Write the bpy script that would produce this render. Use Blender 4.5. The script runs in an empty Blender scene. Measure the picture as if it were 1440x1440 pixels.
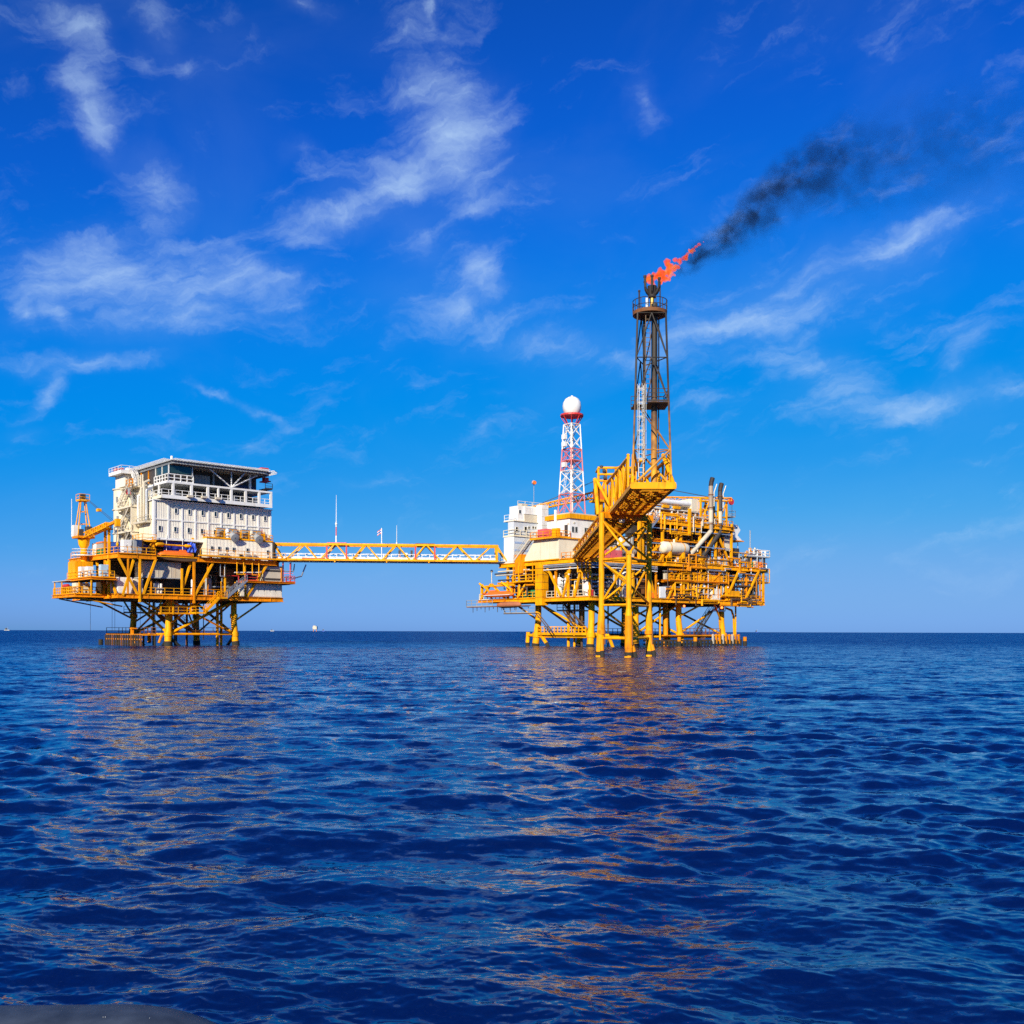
import bpy, math, random
import numpy as np
from mathutils import Vector, Matrix

scene = bpy.context.scene
col = scene.collection
R_ = math.radians

# ------------------------------------------------------------------ camera
CAM_H = 2.6
cd = bpy.data.cameras.new('camera')
cam = bpy.data.objects.new('camera', cd)
col.objects.link(cam)
cam.location = (0, 0, CAM_H)
cam.rotation_euler = Matrix.Rotation(R_(90), 4, 'X').to_euler()
cam.rotation_euler = (Matrix.Rotation(R_(90), 4, 'X') @ Matrix.Rotation(R_(0.16), 4, 'Z')).to_euler()
cd.sensor_width = 36.0
cd.lens = 35.0                      # 1400 px focal length on a 1440 px frame
cd.shift_y = 168.0 / 1440.0
cd.clip_start = 0.1
cd.clip_end = 90000
scene.camera = cam

# ------------------------------------------------------------------ sun + sky
SUN_EL = 26.0
SUN_AZ = math.atan2(-0.32, -0.95)   # towards the sun, measured from +Y towards +X: behind and left of the camera
sun_dir = Vector((math.sin(SUN_AZ) * math.cos(R_(SUN_EL)), math.cos(SUN_AZ) * math.cos(R_(SUN_EL)), math.sin(R_(SUN_EL))))
sd = bpy.data.lights.new('sun', 'SUN')
sd.energy = 5.0
sd.angle = R_(0.53)
sd.color = (1.0, 0.9, 0.74)
sun = bpy.data.objects.new('sun', sd)
col.objects.link(sun)
sun.location = (-60, -60, 80)
sun.rotation_euler = (-sun_dir).to_track_quat('-Z', 'Y').to_euler()

world = bpy.data.worlds.new('World')
scene.world = world
world.use_nodes = True
wt = world.node_tree
wt.nodes.clear()


def wn(t, **kw):
    n = wt.nodes.new(t)
    for k, v in kw.items():
        setattr(n, k, v)
    return n


def wlink(a, b):
    wt.links.new(a, b)


def wmath(op, a, b=None, clamp=False):
    n = wn('ShaderNodeMath', operation=op, use_clamp=clamp)
    for i, x in enumerate((a, b)):
        if x is None:
            continue
        if isinstance(x, (int, float)):
            n.inputs[i].default_value = x
        else:
            wlink(x, n.inputs[i])
    return n.outputs[0]


def wramp(x, f0, f1, t0, t1, smooth=True):
    n = wn('ShaderNodeMapRange', interpolation_type='SMOOTHSTEP' if smooth else 'LINEAR')
    wlink(x, n.inputs[0])
    for i, v in enumerate((f0, f1, t0, t1)):
        n.inputs[i + 1].default_value = v
    return n.outputs[0]


w_out = wn('ShaderNodeOutputWorld')
w_bg = wn('ShaderNodeBackground')
w_bg.inputs['Strength'].default_value = 0.1
wlink(w_bg.outputs[0], w_out.inputs[0])
sky = wn('ShaderNodeTexSky', sky_type='NISHITA')
sky.sun_disc = False
sky.sun_elevation = R_(SUN_EL)
sky.sun_rotation = SUN_AZ
sky.altitude = 0
sky.air_density = 1.0
sky.dust_density = 0.35
sky.ozone_density = 5.0
# polarised, vividly developed daylight: one tone curve per channel over the physical sky
w_scale = wn('ShaderNodeMixRGB', blend_type='MULTIPLY')
w_scale.inputs[0].default_value = 1.0
w_scale.inputs[2].default_value = (0.1, 0.1, 0.1, 1)
wlink(sky.outputs[0], w_scale.inputs[1])
w_curve = wn('ShaderNodeRGBCurve')
CURVES = (((0.0, 0.0), (0.12, 0.0), (0.22, 0.001), (0.33, 0.045), (0.52, 0.16), (0.8, 0.21), (1.0, 0.23)),
          ((0.0, 0.0), (0.145, 0.068), (0.19, 0.107), (0.225, 0.145), (0.32, 0.235), (0.5, 0.32), (0.67, 0.40), (1.0, 0.44)),
          ((0.0, 0.0), (0.29, 0.40), (0.34, 0.52), (0.40, 0.65), (0.55, 0.81), (0.70, 0.83), (1.0, 0.84)))
for ci, pts in enumerate(CURVES):
    cv = w_curve.mapping.curves[ci]
    cv.points[0].location = pts[0]
    cv.points[1].location = pts[-1]
    for p in pts[1:-1]:
        cv.points.new(*p)
w_curve.mapping.update()
wlink(w_scale.outputs[0], w_curve.inputs[1])
w_tint = wn('ShaderNodeMixRGB', blend_type='MULTIPLY')
w_tint.inputs[0].default_value = 1.0
w_tint.inputs[2].default_value = (7.85, 7.85, 7.85, 1)
wlink(w_curve.outputs[0], w_tint.inputs[1])

# clouds: thin cirrus laid out by compass bearing and height above the horizon
w_tc = wn('ShaderNodeTexCoord')
w_sep = wn('ShaderNodeSeparateXYZ')
wlink(w_tc.outputs['Generated'], w_sep.inputs[0])
bearing = wmath('ARCTAN2', w_sep.outputs[0], w_sep.outputs[1])
height = wmath('ARCSINE', w_sep.outputs[2])
w_be = wn('ShaderNodeCombineXYZ')
wlink(bearing, w_be.inputs[0])
wlink(height, w_be.inputs[1])


def wnoise(vec, scale, detail, rough, loc=(0, 0, 0), sc=(1, 1, 1), rot=0.0, dist=0.0):
    m = wn('ShaderNodeMapping', vector_type='TEXTURE')   # turn first, then stretch: sc is the length of a fibre along and across
    wlink(vec, m.inputs[0])
    m.inputs['Location'].default_value = loc
    m.inputs['Rotation'].default_value = (0, 0, rot)
    m.inputs['Scale'].default_value = sc
    n = wn('ShaderNodeTexNoise')
    n.inputs['Scale'].default_value = scale
    n.inputs['Detail'].default_value = detail
    n.inputs['Roughness'].default_value = rough
    n.inputs['Distortion'].default_value = dist
    wlink(m.outputs[0], n.inputs['Vector'])
    return n


# wind-warped coordinates so that the edges of the banks fray
warp = wnoise(w_be.outputs[0], 11.0, 6.0, 0.62)
w_wsub = wn('ShaderNodeVectorMath', operation='SUBTRACT')
w_wsub.inputs[1].default_value = (0.5, 0.5, 0.5)
wlink(warp.outputs['Color'], w_wsub.inputs[0])
w_wsc = wn('ShaderNodeVectorMath', operation='MULTIPLY')
w_wsc.inputs[1].default_value = (0.07, 0.055, 0.0)
wlink(w_wsub.outputs[0], w_wsc.inputs[0])
w_wadd = wn('ShaderNodeVectorMath', operation='ADD')
wlink(w_be.outputs[0], w_wadd.inputs[0])
wlink(w_wsc.outputs[0], w_wadd.inputs[1])


# banks of cirrus: centre, half-length and half-width (degrees), tilt (degrees, counter-clockwise), strength
BANKS = [
    (-22.7, 25.3, 2.65, 0.94, -58, 0.8), (-19.8, 22.7, 1.98, 1.26, -45, 0.8), (-21.1, 18.2, 6.83, 1.64, 3, 0.76), (-22.5, 19.7, 3.15, 1.19, 12, 0.62), (-14.8, 18.9, 3.4, 1.22, -5, 0.68), (-18.6, 16.5, 5.85, 0.99, 7, 0.66),
    (-26.1, 16.1, 1.05, 0.66, -20, 0.75), (-24.3, 16.4, 1.27, 0.8, -10, 0.75), (-23.2, 14.1, 4.13, 0.52, 8, 0.75), (-25.2, 12.5, 2.04, 0.48, 52, 0.65), (-25.9, 10.3, 1.23, 0.44, 20, 0.45), (-3.3, 26.3, 2.95, 2.56, 30, 0.88),
    (-6.5, 24.5, 4.75, 1.27, 18, 0.78), (-10.1, 22.3, 4.45, 0.93, 12, 0.75), (-12.1, 25.2, 1.53, 0.58, 10, 0.5), (-2.5, 22.9, 2.24, 0.58, 8, 0.6), (-5.3, 21.5, 3.1, 1.46, -30, 0.65), (-1.6, 19.6, 2.32, 1.27, -50, 0.65),
    (-3.3, 18.1, 6.43, 1.7, -12, 0.55), (1.6, 16.2, 5.77, 0.77, -3, 0.62), (-4.9, 28.0, 2.03, 0.74, -15, 0.45), (13.7, 17.2, 4.94, 0.73, 8, 1.0), (15.9, 18.5, 6.59, 1.64, 12, 0.72), (21.3, 19.9, 4.7, 1.01, 20, 0.85),
    (7.5, 27.6, 1.35, 0.74, -78, 0.65), (14.8, 14.6, 1.41, 1.11, 0, 0.45), (17.1, 14.1, 2.74, 1.24, -25, 0.7), (18.2, 12.7, 3.47, 0.66, 0, 0.5), (22.5, 12.2, 5.09, 0.7, 6, 0.85), (24.4, 14.2, 2.11, 0.95, 45, 0.55),
    (10.7, 13.0, 1.99, 0.5, -4, 0.5), (-23.5, 29.0, 1.82, 1.0, -30, 0.65), (-20.0, 29.6, 1.57, 1.15, -40, 0.55), (-20.7, 28.1, 0.92, 0.55, -20, 0.5), (-24.9, 29.8, 1.77, 0.57, 0, 0.5), (-18.4, 28.2, 1.5, 0.56, -10, 0.42),
    (-11.7, 31.5, 1.5, 0.47, 0, 0.7), (-4.8, 32.1, 0.76, 0.29, 90, 0.5), (-16.7, 13.1, 1.4, 0.22, -18, 0.62), (-14.1, 12.2, 1.81, 0.23, -20, 0.62), (-8.1, 8.2, 2.62, 0.36, 6, 0.42), (0.0, 8.0, 2.5, 0.32, 8, 0.38),
    (-26.2, 3.2, 1.66, 0.35, 0, 0.35), (23.2, 1.9, 1.01, 0.22, 0, 0.4), (24.6, 9.2, 1.57, 0.24, -4, 0.35), (-0.8, 13.2, 0.98, 0.28, 0, 0.35),
]
bank_sum = None
for (ba, be, hl, hw, tilt, st) in BANKS:
    m = wn('ShaderNodeMapping', vector_type='TEXTURE')
    m.inputs['Location'].default_value = (R_(ba), R_(be), 0)
    m.inputs['Rotation'].default_value = (0, 0, R_(tilt))
    m.inputs['Scale'].default_value = (R_(hl) * 1.75, R_(hw) * 2.1, 1)
    wlink(w_wadd.outputs[0], m.inputs[0])
    g = wn('ShaderNodeTexGradient', gradient_type='SPHERICAL')
    wlink(m.outputs[0], g.inputs[0])
    n = wn('ShaderNodeMath', operation='MULTIPLY')
    wlink(g.outputs['Fac'], n.inputs[0])
    n.inputs[1].default_value = st
    v = n.outputs[0]
    if bank_sum is None:
        bank_sum = v
    else:
        sm = wn('ShaderNodeMath', operation='SMOOTH_MAX')
        wlink(bank_sum, sm.inputs[0])
        wlink(v, sm.inputs[1])
        sm.inputs[2].default_value = 0.25
        bank_sum = sm.outputs[0]
# frayed fibres eat into the banks instead of being laid over them
fray = wnoise(w_wadd.outputs[0], 11.0, 9.0, 0.62, sc=(1.7, 0.75, 1), rot=R_(14), dist=0.6)
fibre = wnoise(w_wadd.outputs[0], 30.0, 8.0, 0.6, sc=(3.4, 0.75, 1), rot=R_(17), dist=0.35)
fibre2 = wnoise(w_wadd.outputs[0], 42.0, 7.0, 0.62, sc=(2.6, 0.8, 1), rot=R_(-24), dist=0.5)
tex = wmath('ADD', wmath('MULTIPLY', fray.outputs['Fac'], 1.05), wmath('ADD', wmath('MULTIPLY', fibre.outputs['Fac'], 0.85), wmath('MULTIPLY', fibre2.outputs['Fac'], 0.28)))
raw = wmath('SUBTRACT', wmath('ADD', tex, wmath('MULTIPLY', bank_sum, 0.74)), 1.255)
cl = wmath('MULTIPLY', wramp(raw, 0.0, 0.8, 0.0, 1.0), 0.72)
soft = wmath('MULTIPLY', wramp(bank_sum, 0.05, 0.9, 0.0, 1.0), 0.09)
veil_n = wnoise(w_be.outputs[0], 5.0, 6.0, 0.55, loc=(4.1, 2.2, 0), sc=(1.5, 0.8, 1), rot=R_(14), dist=0.6)
veil = wmath('MULTIPLY', wramp(veil_n.outputs['Fac'], 0.45, 0.75, 0.0, 1.0), 0.03)
fade = wramp(height, 0.0, 0.1, 0.0, 1.0)
cloud = wmath('MULTIPLY', wmath('ADD', wmath('ADD', cl, soft), veil), fade)
cloud = wmath('MINIMUM', cloud, 0.8)
w_mix = wn('ShaderNodeMixRGB', blend_type='MIX')
wlink(cloud, w_mix.inputs[0])
wlink(w_tint.outputs[0], w_mix.inputs[1])
w_mix.inputs[2].default_value = (4.2, 5.8, 7.7, 1)
wlink(w_mix.outputs[0], w_bg.inputs['Color'])

world.cycles.sampling_method = 'MANUAL'
world.cycles.sample_map_resolution = 256
vs = scene.view_settings
vs.view_transform = 'Standard'
vs.look = 'None'
vs.exposure = 0.35
vs.gamma = 1.0
scene.cycles.use_denoising = False
scene.cycles.max_bounces = 6
scene.cycles.transparent_max_bounces = 8
scene.cycles.volume_bounces = 0
scene.cycles.caustics_reflective = False
scene.cycles.caustics_refractive = False
scene.cycles.sample_clamp_indirect = 6.0

# ================================================================== materials
MATS = {}


def mat(name, base, rough=0.5, metal=0.0, dirt=None, dirt_amt=0.3, dirt_scale=0.8, spec=0.5, streak=True, vary=0.12):
    """painted metal: base colour, a second colour for weather and rust in runs, uneven gloss"""
    if name in MATS:
        return MATS[name]
    m = bpy.data.materials.new(name)
    m.use_nodes = True
    nt = m.node_tree
    b = nt.nodes['Principled BSDF']
    b.inputs['Metallic'].default_value = metal
    b.inputs['Specular IOR Level'].default_value = spec
    tc = nt.nodes.new('ShaderNodeNewGeometry')
    mp = nt.nodes.new('ShaderNodeMapping')
    mp.inputs['Scale'].default_value = (1.6, 1.6, 0.35) if streak else (1, 1, 1)
    nt.links.new(tc.outputs['Position'], mp.inputs[0])
    n = nt.nodes.new('ShaderNodeTexNoise')
    n.inputs['Scale'].default_value = dirt_scale
    n.inputs['Detail'].default_value = 7
    n.inputs['Roughness'].default_value = 0.65
    nt.links.new(mp.outputs[0], n.inputs['Vector'])
    r = nt.nodes.new('ShaderNodeMapRange')
    r.inputs[1].default_value = 0.5
    r.inputs[2].default_value = 0.78
    r.inputs[3].default_value = 0.0
    r.inputs[4].default_value = dirt_amt
    nt.links.new(n.outputs['Fac'], r.inputs[0])
    n2 = nt.nodes.new('ShaderNodeTexNoise')
    n2.inputs['Scale'].default_value = 0.37
    n2.inputs['Detail'].default_value = 4
    nt.links.new(tc.outputs['Position'], n2.inputs['Vector'])
    r2 = nt.nodes.new('ShaderNodeMapRange')
    r2.inputs[1].default_value = 0.3
    r2.inputs[2].default_value = 0.7
    r2.inputs[3].default_value = 1.0 - vary
    r2.inputs[4].default_value = 1.0 + vary
    nt.links.new(n2.outputs['Fac'], r2.inputs[0])
    mul = nt.nodes.new('ShaderNodeMixRGB')
    mul.blend_type = 'MULTIPLY'
    mul.inputs[0].default_value = 1.0
    mul.inputs[1].default_value = (*base, 1)
    nt.links.new(r2.outputs[0], mul.inputs[2])
    mx = nt.nodes.new('ShaderNodeMixRGB')
    nt.links.new(r.outputs[0], mx.inputs[0])
    nt.links.new(mul.outputs[0], mx.inputs[1])
    d = dirt if dirt else tuple(c * 0.45 for c in base)
    mx.inputs[2].default_value = (*d, 1)
    nt.links.new(mx.outputs[0], b.inputs['Base Color'])
    rr = nt.nodes.new('ShaderNodeMapRange')
    rr.inputs[3].default_value = max(0.05, rough - 0.12)
    rr.inputs[4].default_value = min(1.0, rough + 0.15)
    nt.links.new(n.outputs['Fac'], rr.inputs[0])
    nt.links.new(rr.outputs[0], b.inputs['Roughness'])
    MATS[name] = m
    return m


# ================================================================== sea
def build_sea():
    rng = np.random.default_rng(11)
    ys = [1.2]
    while ys[-1] < 60000:
        y = ys[-1]
        if y < 5:
            dy = 0.05
        elif y < 800:
            dy = min(0.0058 * y, max(0.016, 1.15 * y * y / 3640.0))
        else:
            dy = 0.12 * y
        ys.append(y + dy)
    ys = np.array(ys)
    inner = np.linspace(-0.60, 0.60, 640)
    outer = 0.60 * np.exp(np.linspace(0.03, 2.2, 46))
    ts = np.concatenate([-outer[::-1], inner, outer])
    Yg, Tg = np.meshgrid(ys, ts, indexing='ij')
    Xg = Tg * (Yg + 1.5)
    dyl = np.gradient(ys)[:, None] * np.ones_like(Tg)
    dxl = np.gradient(ts)[None, :] * (Yg + 1.5)
    cell = np.maximum(dyl, dxl)
    X = Xg.astype(np.float32)
    Y = Yg.astype(np.float32)
    Z = np.zeros_like(X)
    DX = np.zeros_like(X)
    DY = np.zeros_like(X)
    rmax = np.searchsorted(ys, 900)
    nw = 260
    lam = np.exp(rng.uniform(math.log(0.07), math.log(3.6), nw))
    # gusts: patches of livelier and calmer water
    gust = np.zeros_like(X)
    for i in range(14):
        Lg = rng.uniform(4.0, 34.0)
        ag = R_(-95) + rng.normal(0, 0.8)
        gust += np.cos(2 * math.pi / Lg * (math.cos(ag) * X + math.sin(ag) * Y) + rng.uniform(0, 6.28)).astype(np.float32)
    gust = np.clip(1.0 + 0.13 * gust, 0.45, 1.6)
    for i in range(nw):
        L = lam[i]
        spread = 0.38 if L > 2 else 0.5
        a = R_(-100) + rng.normal(0, spread)
        if rng.random() < 0.08:
            a = rng.uniform(0, 2 * math.pi)
        k = 2 * math.pi / L
        slope = 0.031 * (1.0 if L < 0.6 else (0.6 / L) ** 0.55)
        A = slope / k * rng.uniform(0.5, 1.4)
        rows = slice(0, rmax)
        c = cell[rows].astype(np.float32)
        f = np.clip((L / c - 2.2) / 2.0, 0, 1)
        last = int(np.searchsorted(-f.max(axis=1), 0.0))   # rows where it still resolves
        if last < 3:
            continue
        rows = slice(0, last)
        f = f[rows] * (gust[rows] if L < 1.3 else 1.0)
        ph = k * (math.cos(a) * X[rows] + math.sin(a) * Y[rows]) + rng.uniform(0, 6.28)
        Z[rows] += A * f * np.cos(ph)
        s = np.sin(ph) * f * A * 0.5
        DX[rows] -= math.cos(a) * s
        DY[rows] -= math.sin(a) * s
    X = X + DX
    Y = Y + DY
    nr, nc = X.shape
    co = np.stack([X, Y, Z], axis=-1).reshape(-1, 3)
    idx = np.arange(nr * nc).reshape(nr, nc)
    q = np.stack([idx[:-1, :-1], idx[:-1, 1:], idx[1:, 1:], idx[1:, :-1]], axis=-1).reshape(-1, 4)
    # calm sheet behind the viewer
    b0 = len(co)
    back = np.array([[-70000, -70000, -0.02], [70000, -70000, -0.02], [70000, 1.25, -0.02], [-70000, 1.25, -0.02]], dtype=np.float32)
    co = np.concatenate([co, back]).astype(np.float32)
    q = np.concatenate([q, np.array([[b0, b0 + 1, b0 + 2, b0 + 3]])]).astype(np.int32)
    me = bpy.data.meshes.new('sea')
    me.vertices.add(len(co))
    me.vertices.foreach_set('co', co.ravel())
    me.loops.add(len(q) * 4)
    me.loops.foreach_set('vertex_index', q.ravel())
    me.polygons.add(len(q))
    me.polygons.foreach_set('loop_start', np.arange(0, len(q) * 4, 4, dtype=np.int32))
    me.polygons.foreach_set('use_smooth', np.ones(len(q), dtype=bool))
    me.update()
    o = bpy.data.objects.new('sea', me)
    col.objects.link(o)
    o['kind'] = 'structure'
    m = bpy.data.materials.new('sea_water')
    m.use_nodes = True
    nt = m.node_tree
    nt.nodes.clear()
    out = nt.nodes.new('ShaderNodeOutputMaterial')
    body = nt.nodes.new('ShaderNodeBsdfDiffuse')          # light scattered back out of deep blue water
    body.inputs[0].default_value = (0.00004, 0.0062, 0.058, 1)
    shine = nt.nodes.new('ShaderNodeBsdfGlossy')
    shine.inputs[0].default_value = (0.86, 0.94, 0.96, 1)
    shine.inputs['Roughness'].default_value = 0.06
    fres = nt.nodes.new('ShaderNodeFresnel')
    fres.inputs[0].default_value = 1.85
    mixs = nt.nodes.new('ShaderNodeMixShader')
    nt.links.new(fres.outputs[0], mixs.inputs[0])
    nt.links.new(body.outputs[0], mixs.inputs[1])
    nt.links.new(shine.outputs[0], mixs.inputs[2])
    nt.links.new(mixs.outputs[0], out.inputs[0])
    geo = nt.nodes.new('ShaderNodeNewGeometry')
    # ripples too small for the mesh: weak where the mesh carries the waves, full where it no longer can
    ln = nt.nodes.new('ShaderNodeVectorMath')
    ln.operation = 'LENGTH'
    nt.links.new(geo.outputs['Position'], ln.inputs[0])
    far = nt.nodes.new('ShaderNodeMapRange')
    for i_, v_ in enumerate((6.0, 70.0, 0.36, 1.0)):
        far.inputs[i_ + 1].default_value = v_
    nt.links.new(ln.outputs['Value'], far.inputs[0])
    lean = nt.nodes.new('ShaderNodeMapRange')
    for i_, v_ in enumerate((20.0, 260.0, 0.0, -0.24)):
        lean.inputs[i_ + 1].default_value = v_
    nt.links.new(ln.outputs['Value'], lean.inputs[0])
    lv = nt.nodes.new('ShaderNodeCombineXYZ')
    nt.links.new(lean.outputs[0], lv.inputs[1])
    a0 = nt.nodes.new('ShaderNodeVectorMath')
    a0.operation = 'ADD'
    nt.links.new(geo.outputs['Normal'], a0.inputs[0])
    nt.links.new(lv.outputs[0], a0.inputs[1])
    acc = a0.outputs[0]
    for (sc, det, amt, ax) in ((0.5, 3.0, 0.5, 0.35), (2.8, 4.0, 0.95, 0.38), (9.0, 3.0, 0.75, 0.42), (30.0, 2.0, 0.4, 0.6)):
        mp = nt.nodes.new('ShaderNodeMapping')
        mp.inputs['Scale'].default_value = (0.55, 1.0, 1.0)
        mp.inputs['Rotation'].default_value = (0, 0, R_(-10))
        nt.links.new(geo.outputs['Position'], mp.inputs[0])
        n = nt.nodes.new('ShaderNodeTexNoise')
        n.inputs['Scale'].default_value = sc
        n.inputs['Detail'].default_value = det
        n.inputs['Roughness'].default_value = 0.6
        n.inputs['Distortion'].default_value = 0.4
        nt.links.new(mp.outputs[0], n.inputs['Vector'])
        s = nt.nodes.new('ShaderNodeVectorMath')
        s.operation = 'SUBTRACT'
        s.inputs[1].default_value = (0.5, 0.5, 0.5)
        nt.links.new(n.outputs['Color'], s.inputs[0])
        k = nt.nodes.new('ShaderNodeVectorMath')
        k.operation = 'MULTIPLY'
        k.inputs[1].default_value = (amt * ax, amt, 0)
        nt.links.new(s.outputs[0], k.inputs[0])
        kf = nt.nodes.new('ShaderNodeVectorMath')
        kf.operation = 'SCALE'
        nt.links.new(k.outputs[0], kf.inputs[0])
        nt.links.new(far.outputs[0], kf.inputs['Scale'])
        ad = nt.nodes.new('ShaderNodeVectorMath')
        ad.operation = 'ADD'
        nt.links.new(acc, ad.inputs[0])
        nt.links.new(kf.outputs[0], ad.inputs[1])
        acc = ad.outputs[0]
    nm = nt.nodes.new('ShaderNodeVectorMath')
    nm.operation = 'NORMALIZE'
    nt.links.new(acc, nm.inputs[0])
    for nd in (body, shine, fres):
        nt.links.new(nm.outputs[0], nd.inputs['Normal'])
    me.materials.append(m)
    return o


build_sea()

# ================================================================== palette
YEL = mat('yellow_paint', (0.90, 0.385, 0.002), 0.55, dirt=(0.22, 0.07, 0.008), dirt_amt=0.8, dirt_scale=1.6, spec=0.18, vary=0.2)
ORG_ = mat('orange_yellow_paint', (0.80, 0.27, 0.002), 0.6, dirt=(0.16, 0.05, 0.008), dirt_amt=0.85, dirt_scale=1.7, spec=0.18, vary=0.2)
RUST = mat('rusty_steel', (0.20, 0.075, 0.02), 0.75, dirt=(0.05, 0.028, 0.014), dirt_amt=0.7, dirt_scale=1.8)
WHT = mat('white_paint', (0.80, 0.80, 0.77), 0.45, dirt=(0.48, 0.36, 0.22), dirt_amt=0.55, dirt_scale=0.9, vary=0.05)
PAN = mat('white_cladding', (0.80, 0.755, 0.64), 0.5, dirt=(0.50, 0.40, 0.27), dirt_amt=0.5, dirt_scale=0.8, vary=0.05)
CRM = mat('cream_paint', (0.78, 0.70, 0.52), 0.5, dirt=(0.48, 0.32, 0.15), dirt_amt=0.45, dirt_scale=1.0, vary=0.08)
BEI = mat('beige_paint', (0.58, 0.52, 0.40), 0.55, dirt=(0.34, 0.22, 0.10), dirt_amt=0.4, vary=0.08)
GRY = mat('grey_paint', (0.34, 0.36, 0.37), 0.5, dirt=(0.18, 0.15, 0.12), dirt_amt=0.4)
STEEL = mat('galvanised_steel', (0.52, 0.53, 0.53), 0.35, metal=0.7, dirt=(0.25, 0.2, 0.16), dirt_amt=0.4)
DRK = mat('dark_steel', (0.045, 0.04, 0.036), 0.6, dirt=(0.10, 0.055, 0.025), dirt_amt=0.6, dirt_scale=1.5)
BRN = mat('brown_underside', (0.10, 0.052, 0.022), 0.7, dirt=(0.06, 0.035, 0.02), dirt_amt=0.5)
GROW = mat('marine_growth', (0.022, 0.02, 0.014), 0.9, dirt=(0.06, 0.05, 0.02), dirt_amt=0.6, dirt_scale=3.0, streak=False)
RED = mat('red_paint', (0.62, 0.035, 0.03), 0.45, dirt=(0.35, 0.12, 0.08), dirt_amt=0.3)
LBO = mat('lifeboat_orange', (0.90, 0.17, 0.012), 0.4, dirt=(0.6, 0.2, 0.06), dirt_amt=0.25)
BLU = mat('blue_paint', (0.02, 0.09, 0.42), 0.5)
NAVY = mat('navy_tarpaulin', (0.012, 0.014, 0.16), 0.6, dirt=(0.03, 0.05, 0.35), dirt_amt=0.5, streak=False)
TARP = mat('bright_blue_tarpaulin', (0.03, 0.10, 0.62), 0.55, dirt=(0.3, 0.4, 0.8), dirt_amt=0.3, streak=False)
GRN = mat('green_paint', (0.03, 0.24, 0.09), 0.5)
TEAL = mat('teal_paint', (0.02, 0.20, 0.17), 0.5)
PINK = mat('faded_red_paint', (0.66, 0.10, 0.11), 0.5, dirt=(0.6, 0.35, 0.3), dirt_amt=0.4)
SOOT = mat('sooty_steel', (0.022, 0.018, 0.016), 0.7, dirt=(0.10, 0.045, 0.02), dirt_amt=0.7, dirt_scale=1.6)
CONC = mat('timber_fender', (0.05, 0.032, 0.02), 0.85, dirt=(0.02, 0.016, 0.01), dirt_amt=0.6)


def glass(name, base, rough=0.08):
    m = bpy.data.materials.new(name)
    m.use_nodes = True
    b = m.node_tree.nodes['Principled BSDF']
    b.inputs['Base Color'].default_value = (*base, 1)
    b.inputs['Roughness'].default_value = rough
    b.inputs['Specular IOR Level'].default_value = 0.6
    MATS[name] = m
    return m


GLS = glass('window_glass', (0.012, 0.022, 0.026))
GLG = glass('green_glass', (0.02, 0.05, 0.045), 0.12)


def glow(name, c, s):
    m = bpy.data.materials.new(name)
    m.use_nodes = True
    nt = m.node_tree
    nt.nodes.clear()
    e = nt.nodes.new('ShaderNodeEmission')
    e.inputs[0].default_value = (*c, 1)
    e.inputs[1].default_value = s
    o = nt.nodes.new('ShaderNodeOutputMaterial')
    nt.links.new(e.outputs[0], o.inputs[0])
    return m


LAMP = glow('lamp_glow', (1.0, 0.72, 0.35), 3.0)
REDLAMP = glow('red_lamp_glow', (1.0, 0.16, 0.03), 4.0)

# ================================================================== mesh builder
ORIG = {}


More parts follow.
